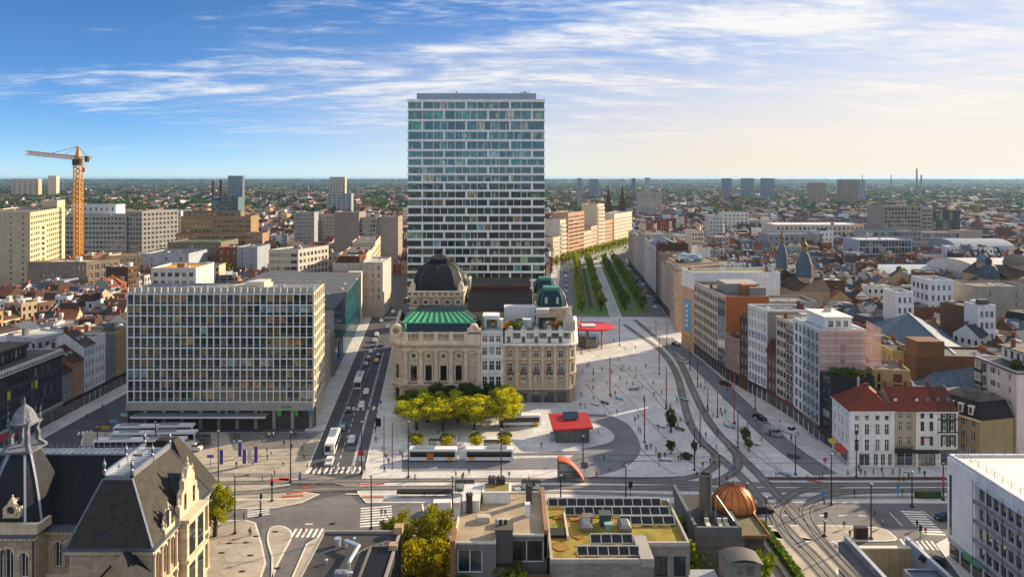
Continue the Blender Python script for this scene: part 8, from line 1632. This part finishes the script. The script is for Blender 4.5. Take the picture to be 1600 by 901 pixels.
x,y=G(812,668);bus('city bus half hidden behind the grove',x,y+2,.05,1,None,SZ);bus('white bus driving down the left street near the office block',cS(250)-1.3,250,SA+PI,1.1);bus('white and yellow bus at the left street crossing',cS(192)-2.6,192,SA+PI,1.05)
for lab,x,y,s in(('nearest long white bus in the bus yard',200,703,1.4),('shorter white bus beside the nearest one in the yard',262,702,.8),('middle left white bus in the bus yard',215,692,1.1),('middle right white bus in the bus yard',272,691,1.0),('far left white bus in the bus yard',215,681,1.0),('far right white bus in the bus yard',276,680,.8)):bus(lab,*G(x,y),.04,s)
# ================================================================== STREET FURNITURE
def mast(label,x,y,yt,red=False,arm=0,name='lamp_post',cat='lamp post'):
 X,Y=G(x,y);h=(y-yt)*Y/F;t=thing(name,label,cat,(X,Y,SZ),group='masts and lamp posts');mb=MB();mb.tube((0,0,0),(0,0,h),.16,.11,8);put('pole',mb.mesh('pole',['paint']),t,color=hx('#a02a20')if red==2 else hx('#232427'));mb=MB();mb.box(-.3,.3,-.3,.3,0,.25);put('base',mb.mesh('base',['paint']),t,color=hx('#232427'))
 if red==1:mb=MB();mb.tube((0,0,h*.35),(0,0,h*.72),.2,.19,8);put('red_sleeve',mb.mesh('red_sleeve',['paint']),t,color=hx('#b02c20'))
 mb=MB();mb.lathe([(.3,h),(.34,h+.15),(.1,h+.3)],8);put('cap',mb.mesh('cap',['paint']),t,color=hx('#8d9094'))
 if arm:mb=MB();mb.bar((0,0,h*.97),(arm,0,h),.12,.12);mb.box(arm-.5,arm+.5,-.2,.2,h-.1,h+.08);put('arm',mb.mesh('arm',['paint']),t,color=hx('#3a3c40'))
for i,(x,y,yt,red,arm,lab)in enumerate([(341,754,674,0,0,'dark mast beside the purple banners'),(454,754,676,0,0,'dark mast in the sunny forecourt'),(367,834,743,0,2.4,'tall dark mast with arm near the ornate building corner'),(425,783,742,0,0,'dark mast in the tram reservation'),(407,806,783,0,0,'short dark post at the corner zebra crossing'),(638,746,660,0,0,'dark mast at the left end of the bus lane'),(783,747,672,0,0,'dark mast in front of the right city bus'),(707,800,746,0,0,'dark mast behind the tan-roofed house'),(580,826,745,0,0,'dark mast at the wide zebra crossing'),(911,724,682,0,0,'dark mast beside the red kiosk'),(876,786,744,0,0,'dark mast right of the curved red entrance'),(978,786,728,0,0,'dark mast on the tram platform'),(1007,691,618,1,0,'red-sleeved mast in the middle of the plaza'),(953,618,560,1,0,'red-sleeved mast near the corner apartment house'),(908,553,494,1,0,'red-sleeved mast beside the red canopy'),(968,540,498,1,0,'red-sleeved mast at the sunlit strip'),(1030,585,525,1,0,'red-sleeved mast by the curving tracks'),(1041,638,575,1,0,'red-sleeved mast left of the tram tracks'),(1025,527,500,1,0,'red-sleeved mast at the boulevard mouth'),(1042,546,508,0,0,'dark mast by the banner store'),(1094,698,645,0,0,'dark mast between the tram tracks'),(1085,735,668,0,0,'dark mast near the low shrub'),(1124,772,710,0,0,'dark mast left of the copper dome'),(1147,662,580,2,0,'tall all-red mast on the plaza'),(1153,700,640,0,0,'dark green mast by the leafy plaza trees'),(1106,642,607,0,0,'dark post right of the curving tracks'),(1121,652,612,0,0,'dark post on the tram stop'),(1090,605,560,0,0,'dark post by the plaza row shops'),(1078,578,540,0,0,'slim dark post by the banner store shops'),(1243,742,680,0,0,'dark mast by the scaffolded building'),(1299,788,710,0,0,'dark mast on the tram crossing'),(1338,746,672,0,0,'dark mast before the white corner building'),(1361,842,757,0,0,'tall dark mast on the median island'),(1425,792,738,0,-1.2,'yellow-topped lamp by the green box'),(1474,782,725,1,0,'red-sleeved mast left of the white slab building'),(1288,838,815,0,0,'short signal post on the sunny median'),(1197,823,778,0,.9,'thin pale lamp by the hedge'),(565,740,660,0,0,'dark mast at the street corner sign'),(243,700,660,0,0,'dark lamp in the bus yard'),(152,706,668,0,0,'dark lamp at the end of the bus yard'),(1167,775,756,0,0,'signal post beside the copper dome'),(1180,640,590,0,0,'dark post before the row shops')]):mast(lab,x,y,yt,red,arm)
for i,t in enumerate(TRK[:6]):
 mb=MB();sp=[(*p,6.2)for p in smooth([G(*p)for p in t],3)]
 for a,c in zip(sp[:-1],sp[1:]):mb.tube(a,c,.035,.035,4)
 tag(put('overhead_wire',mb.mesh('overhead_wire',['rubber'])),('tram contact wire over the nearer straight track','tram contact wire over the farther straight track','tram contact wire on the inner plaza curve','long tram contact wire from boulevard to bottom right','tram contact wire on the outer plaza curve','tram contact wire branching to the bottom right')[i],'wire')
def signpost(label,x,y,h,col,w_=.7,hh=.7,name='road_sign'):
 X,Y=G(x,y);t=thing(name,label,'sign',(X,Y,SZ),group='signs and signals');mb=MB();mb.tube((0,0,0),(0,0,h),.06,.06,6);put('post',mb.mesh('post',['paint']),t,color=hx('#2a2b2e'));mb=MB();mb.box(-w_/2,w_/2,-.12,-.05,h-hh,h);put('panel',mb.mesh('panel',['paint']),t,color=hx(col))
for lab,x,y,h,c,w_,hh in(('red-topped information board at the street crossing',564,726,3.4,'#b02a22',1.5,1.1),('white timetable panel below the red board',565,727,2.2,'#c4c6c8',1.4,1.2),('blue round sign at the opera corner',595,640,2.8,'#2f74b8',.9,.9),('blue sign by the cycle path',469,756,2.6,'#2a72b4',.5,1.6),('blue sign on the tram platform right side',1286,786,2.6,'#2f7cc0',.6,1.4),('blue sign right of the tram tracks',1403,778,2.6,'#2f7cc0',.6,1.4),('blue round sign by the copper dome',1147,747,2.8,'#2f5fa8',.8,.8),('pink-red no-entry sign before the corner building',1289,735,3,'#b0405a',.9,.9),('dark signal head at the corner zebra crossing',408,795,3.2,'#15161a',.5,1.1),('dark signal head in the tram reservation',425,775,3.4,'#1d2c44',.6,1.2),('dark display board on the plaza',1030,730,3.6,'#6a5a40',.9,1.4),('dark totem beside the left street',591,668,2.6,'#15171a',1.6,2.3),('signal head left of the tram tracks',985,778,3.6,'#1a1b1d',.9,1.4),('grey panel by the curved red entrance',913,738,2.4,'#5f6264',1.6,1.5),('small blue sign near the ornate building',367,818,2.2,'#2a8ab0',.5,1.0),('blue and white bus stop panel by the banners',329,730,3.0,'#2a62b0',1.6,.7),('dark signal head on the sunny median',1290,830,3.8,'#18191b',.7,1.1),('signal head at the right crosswalk',1438,848,3.4,'#18191b',.6,1.2),('yellow box sign over the bus yard, nearest',165,690,4.2,'#a88a28',2.2,.9),('yellow and blue box sign over the bus yard, middle',178,680,4.2,'#5a8ab0',2.2,.9),('pale box sign over the bus yard, farthest',195,669,4.2,'#8fb0a8',2.2,.9)):signpost(lab,x,y,h,c,w_,hh)
for k,(x,y,c)in enumerate(((372,716,'#4a3a8c'),(379,728,'#54429a'),(387,727,'#c9c4b8'),(397,726,'#5a3f96'),(343,729,'#4a3a8c'))):
 X,Y=G(x,y);t=thing('feather_banner',f"{'white' if k == 2 else 'purple'} feather banner in the forecourt, {('leftmost of the group', 'second of the group', 'in the middle', 'rightmost with a red tip', 'apart by the mast')[k]}",'banner',(X,Y,SZ));mb=MB();mb.tube((0,0,0),(0,0,4.4),.05,.03,6);put('pole',mb.mesh('pole',['paint']),t,color=hx('#c9c9c9'));mb=MB();mb.prism([(.05,-.03),(.85,-.03),(.85,.03),(.05,.03)],.5,4.2);put('flag',mb.mesh('flag',['cloth']),t,color=hx(c));mb=MB();mb.prism([(.05,-.04),(.86,-.04),(.86,.04),(.05,.04)],4.0,4.5);put('flag_tip',mb.mesh('flag_tip',['cloth']),t,color=hx('#b03a44' if k==3 else '#cfcac0'))
X0,Y0=G(869,692);X1=G(921,692)[0];b=thing('red_roof_kiosk','kiosk with slanted red roof and ribbed grey walls in the bus loop','kiosk',(X0,Y0,SZ));poly=[(X0,Y0),(X1,Y0),(X1-.4,Y0+8),(X0-.4,Y0+8)];mb=MB();mb.prism(poly,SZ,3.6);bpart(b,'wall',mb,'metal',hx('#5f6a68'))
for k in range(22):x=X0+(X1-X0)*(k+.5)/22;mb=MB();mb.box(x-.06,x+.06,Y0-.12,Y0,SZ,3.6);bpart(b,'wall_rib',mb,'metal',jit(hx('#7c8584'),.15))
mb=MB();q4=[(X0-.9,Y0-1.0),(X1+.9,Y0-.6),(X1+.3,Y0+9),(X0-1.6,Y0+9)];mb.loft([[(q4[0][0],q4[0][1],3.4),(q4[1][0],q4[1][1],3.9),(q4[2][0],q4[2][1],5.0),(q4[3][0],q4[3][1],4.6)],[(q4[0][0],q4[0][1],3.9),(q4[1][0],q4[1][1],4.4),(q4[2][0],q4[2][1],5.4),(q4[3][0],q4[3][1],5.0)]],capb=True);bpart(b,'roof',mb,'paint',hx('#a82822'));mb=MB();xm=X0+2.2;mb.loft([[(xm,Y0+4.2,4.9),(xm+4.2,Y0+4.2,5.0),(xm+4.2,Y0+8,5.5),(xm,Y0+8,5.4)],[(xm,Y0+4.2,5.1),(xm+4.2,Y0+4.2,5.2),(xm+4.2,Y0+8,5.9),(xm,Y0+8,5.8)]]);bpart(b,'solar_panel',mb,'glass',hx('#2a3038'));mb=MB();mb.box(X0-1.5,X0-.1,Y0+1.2,Y0+2.4,SZ,2.3);bpart(b,'cabinet',mb,'paint',hx('#8f979c'))
cx,cy=Xat(924,306),306.0;b=thing('red_disc_canopy','large red oval canopy over a station entrance beside the corner house','canopy',(cx,cy,SZ));mb=MB();mb.lathe([(.001,8.0),(8,8.0),(9.2,8.4),(9.3,8.8),(8.6,9.1),(4.5,9.0),(.001,9.0)],28,cx,cy,sx=1.05,sy=.95);bpart(b,'disc',mb,'paint',hx('#c42a30'));mb=MB();mb.box(cx-4.5,cx+1.5,cy-3.4,cy+2,9.05,9.5);bpart(b,'roof_hatch',mb,'paint',hx('#c9c4c2'))
for k in range(5):a=.5+k*1.25;mb=MB();mb.tube((cx+5.4*math.cos(a),cy+5.2*math.sin(a),SZ),(cx+5.4*math.cos(a),cy+5.2*math.sin(a),8),.3,.3,8);bpart(b,'column',mb,'concrete',hx('#8a7458'))
mb=MB();mb.lathe([(4.2,SZ),(4.2,5)],14,cx-1,cy+.5);bpart(b,'glass_drum',mb,'glass',hx('#1c2422'))
X,Y=G(873,754);b=thing('curved_red_entrance','curved entrance with orange-red sloping roof on the tram platform','entrance',(X,Y,SZ));mb=MB();n=10;A=[(X+5.9*i/n,Y,SZ+4.6*math.cos(PI/2*(i/n)**1.3))for i in range(n+1)]
for p,s in zip(A[:-1],A[1:]):mb.face([p,s,(s[0],s[1]+3.4,s[2]),(p[0],p[1]+3.4,p[2])]);mb.face([(p[0],p[1],p[2]+.3),(s[0],s[1],s[2]+.3),(s[0],s[1]+3.4,s[2]+.3),(p[0],p[1]+3.4,p[2]+.3)]);mb.face([p,s,(s[0],s[1],s[2]+.3),(p[0],p[1],p[2]+.3)])
bpart(b,'roof',mb,'paint',hx('#b5543c'));mb=MB();mb.face([(X,Y+.2,SZ)]+[(p[0],Y+.2,p[2])for p in A][:-1]+[(X+5.9,Y+.2,SZ)]);bpart(b,'side_glass',mb,'glass',hx('#3c3f42'));mb=MB();mb.box(X-.1,X+.1,Y,Y+3.4,SZ,4.6);bpart(b,'end_wall',mb,'paint',hx('#4a3c38'))
def shelter(label,x,y,w_,dz=2.7):
 X,Y=G(x,y);t=thing('tram_shelter',label,'shelter',(X,Y,SZ),group='glass shelters');q=MB();q.box(0,w_,-.8,.8,dz,dz+.15);put('roof',q.mesh('roof',['metal']),t,color=hx('#3c4042'));q=MB();q.face([(0,.7,.3),(w_,.7,.3),(w_,.7,dz),(0,.7,dz)]);put('glass_back',q.mesh('glass_back',['glass_clear']),t,color=hx('#6a7a78'))
 for k in(0,.5,1):q=MB();q.box(-.06,.06,-.06,.06,0,dz);put('post',q.mesh('post',['paint']),t,(w_*k,.65,0),color=hx('#2a2c2e'))
 q=MB();q.box(.4,w_-.4,.1,.55,.42,.5);put('bench',q.mesh('bench',['trunk']),t,color=hx('#5a4632'))
for a in(('glass shelter behind the tan-roofed house',711,772,4.2),('glass shelter on the tram platform centre',815,772,4.2),('glass shelter behind the left city bus',670,704,3.4),('glass shelter between the two city buses',756,706,3.8),('small shelter with bench by the bus yard',306,697,3.6),('long low platform barrier left of the van',620,776,12)):shelter(*a,dz=1.1 if 'barrier' in a[0]else 2.7)
q=MB();q.box(-1.4,1.4,-.35,.35,.38,.5);bseat=q.mesh('seat',['trunk']);q=MB();q.box(-.12,.12,-.3,.3,0,.38);bleg=q.mesh('leg',['concrete'])
for i,(x,y,a)in enumerate(((930,633,-.8),(945,631,-.9),(967,624,-.9),(1032,667,-.9),(1062,672,-.9),(1140,668,-.9),(1178,694,-.9),(1240,715,-.7),(1225,742,-.7),(1040,720,-.3),(990,610,.2),(1070,626,-.9))):
 t=thing('plaza_bench',('bench by the corner apartment house','second bench by the corner apartment house','white bench in the upper plaza','bench left of the slender plaza tree','blue bench right of the slender plaza tree','bench by the tram stop posts','pale bench by the leafy plaza trees','dark bench by the scaffolded building','dark bench at the lower service road','bench by the dark display board','bench in the middle of the upper plaza','bench on the inner side of the tram curve')[i],'bench',(*G(x,y),SZ),a,'plaza benches');put('seat',bseat,t,color=hx(('#c9cdd0','#3a3c40','#7fa8b8')[i%3]),scale=(1.2,1.3,1.2))
 for k in(-1,1):put('leg',bleg,t,(k*1.1,0,0),color=hx('#55575a'))
t=thing('hedge_box','long dark green box hedge on the right tram platform','hedge',(*G(1450,778),SZ));leafclump(t,0,0,0,10,.1,.4,hx('#2f4020'),5,'foliage');mb=MB();mb.box(-2.7,2.7,-.5,.5,0,1.3);put('core',mb.mesh('core',['grass']),t,color=hx('#2f4020'));t=thing('metal_cabinet','dark double cabinet beside the tall median mast','cabinet',(*G(1345,841),SZ));mb=MB();mb.box(-1.2,1.2,-.5,.5,0,2.1);mb.box(-1.28,1.28,-.58,.58,2.1,2.2);put('body',mb.mesh('body',['paint']),t,color=hx('#231f20'));mb=MB();mb.box(-.02,.02,-.54,-.5,.1,2.0);put('door_gap',mb.mesh('door_gap',['paint']),t,color=hx('#0c0c0d'))
# ================================================================== PEOPLE
def person_mesh(pose):
 st,ar=pose;J=[(0,0,.95),(0,0,1.2),(0,0,1.42),(0,0,1.52),(0,.02,1.66),(-.1,0,.9),(-.11,st*.5,.5),(-.11,st,.08),(-.11,st-.12,.04),(.1,0,.9),(.11,-st*.4,.5),(.11,-st,.08),(.11,-st-.12,.04),(-.2,0,1.4),(-.26,ar,1.12),(-.25,ar*2-.05,.86),(.2,0,1.4),(.26,-ar,1.12),(.25,-ar*2-.05,.86)]
 Ed=[(0,1),(1,2),(2,3),(3,4),(0,5),(5,6),(6,7),(7,8),(0,9),(9,10),(10,11),(11,12),(2,13),(13,14),(14,15),(2,16),(16,17),(17,18)];rad=[.15,.15,.16,.06,.11,.1,.075,.05,.045,.1,.075,.05,.045,.07,.05,.04,.07,.05,.04]
 me=bpy.data.meshes.new('p');me.from_pydata(J,Ed,[]);o=bpy.data.objects.new('p',me);COL.objects.link(o);md=o.modifiers.new('s','SKIN')
 for v,r in zip(me.skin_vertices[0].data,rad):v.radius=(r,r*.8)
 me.skin_vertices[0].data[0].use_root=True;sb=o.modifiers.new('u','SUBSURF');sb.levels=1;dg=bpy.context.evaluated_depsgraph_get();m2=bpy.data.meshes.new_from_object(o.evaluated_get(dg));bpy.data.objects.remove(o);m2.name='person'
 m2.materials.clear()
 for m in('cloth','dark_cloth','skin','hair'):m2.materials.append(MAT[m])
 for p in m2.polygons:z=p.center.z;p.material_index=1 if z<.9 else 3 if z>1.69 or(z>1.6 and p.center.y>.03)else 2 if z>1.5 or(abs(p.center.x)>.19 and z<.92)else 0;p.use_smooth=True
 return m2
PM=[person_mesh(p)for p in((.16,.06),(.0,.01),(.24,.1),(.08,-.04))]
CLN=[('black','#17181b'),('navy','#1c2438'),('white','#c4c4c0'),('red','#8c2a24'),('grey','#6a6c70'),('beige','#9a866a'),('green','#3c5a34'),('light blue','#6f94b4'),('yellow','#b8a028'),('brown','#4c3426')]
PPL={'crossing the sunlit strip by the canopy':[(959,535),(993,545),(932,543),(1015,520),(1000,510)],'on the upper plaza by the corner house':[(910,583),(917,575),(966,565),(977,548),(971,580),(983,578),(927,588),(920,573)],'in the middle of the plaza':[(979,602),(989,602),(998,609),(1003,608),(1021,601),(1022,620),(969,595),(948,602),(1009,575),(994,579)],'near the red-sleeved plaza mast':[(993,660),(997,656),(991,658),(1001,678),(998,676),(1011,704),(1017,702),(1048,637),(1046,645),(1042,640),(1025,708)],'beside the corner shop front':[(927,625),(907,637),(914,638),(945,650),(964,648)],'waiting by the tram curve':[(1063,660),(1075,662),(1060,721),(1063,720),(1073,665),(1100,645),(1128,650),(1133,648),(1126,645),(1114,652),(1101,610),(1138,706)],'by the plaza row shops':[(1180,660),(1168,668),(1190,690),(1237,690),(1095,605),(1102,600),(1130,625)],'crossing the left street zebra':[(480,735),(492,737),(505,735),(515,736),(527,735),(540,738),(552,735),(503,742),(520,740),(560,742),(570,738)],'before the city buses':[(733,742),(625,712),(628,714),(601,738),(741,695),(846,700),(836,660)],'on the sunny forecourt':[(395,727),(410,752),(429,742),(444,697),(392,724),(365,698)],'on the corner paving near the tall mast':[(390,838),(392,836),(381,812)],'on the cross road zebra':[(475,836),(596,808),(602,808)],'by the kiosk and red entrance':[(944,720),(935,679),(932,746),(952,736),(901,744),(975,732)],'on the sunny median by the tall mast':[(1319,826),(1328,841)],'at the right-hand crosswalk':[(1379,824),(1433,826),(1446,836),(1367,806)],'in front of the white corner cafe':[(1345,742),(1352,745),(1365,742),(1380,745),(1405,752),(1412,752),(1420,750),(1395,742)],'on the tram crossing':[(1288,790),(1335,775),(1410,775)],'on the left side street':[(135,655),(160,640),(168,668)]}
for pl,pts in PPL.items():
 for k,(x,y)in enumerate(pts):
  cn=CLN[(k*3+len(pl))%10];o=put('person',R.choice(PM),None,(*G(x,y),SZ if y<790 else SZ),R.uniform(0,6.28),hx(cn[1]),(1,1,R.uniform(.94,1.06)));tag(o,f"person in {cn[0]} {'coat' if k >= 10 else 'top'} and dark trousers {pl}",'person','people on the plaza and streets')
ZN_={'on the shaded upper plaza':(905,1010,565,640),'between the tram curve and the plaza masts':(1000,1060,600,740),'on the plaza side of the tram stop':(1080,1150,640,760),'on the pavement of the plaza row':(1100,1240,590,700),'on the right tram platform':(1200,1460,735,752),'on the sunny tram platform':(600,860,744,774),'outside the office block shops':(350,490,672,692),'in the sunny forecourt centre':(350,480,700,745),'under the grove trees':(625,800,672,700),'on the pavement right of the left street':(585,635,640,730)}
rp=random.Random(31)
for pl,(x0,x1,y0,y1)in ZN_.items():
 for k in range(10):o=put('person',rp.choice(PM),None,(*G(rp.uniform(x0,x1),rp.uniform(y0,y1)),SZ),rp.uniform(0,6.28),hx(CLN[k][1]),(1.05,1.05,rp.uniform(.95,1.06)));tag(o,f"person wearing {CLN[k][0]} {pl}",'person','people on the plaza and streets')
# ================================================================== AIR
m=bpy.data.materials.new('air');m.use_nodes=True;t=m.node_tree;t.nodes.clear();o=t.nodes.new('ShaderNodeOutputMaterial');v=t.nodes.new('ShaderNodeVolumePrincipled')
v.inputs['Color'].default_value=(.42,.68,1.0,1);v.inputs['Density'].default_value=4.0e-5;v.inputs['Anisotropy'].default_value=.25;t.links.new(v.outputs[0],o.inputs['Volume']);MAT['air']=m
mb=MB();mb.box(-43000,43000,-9500,43000,-8,112);tag(put('haze',mb.mesh('haze',['air'])),'thin blue haze over the town','haze',kind='stuff')
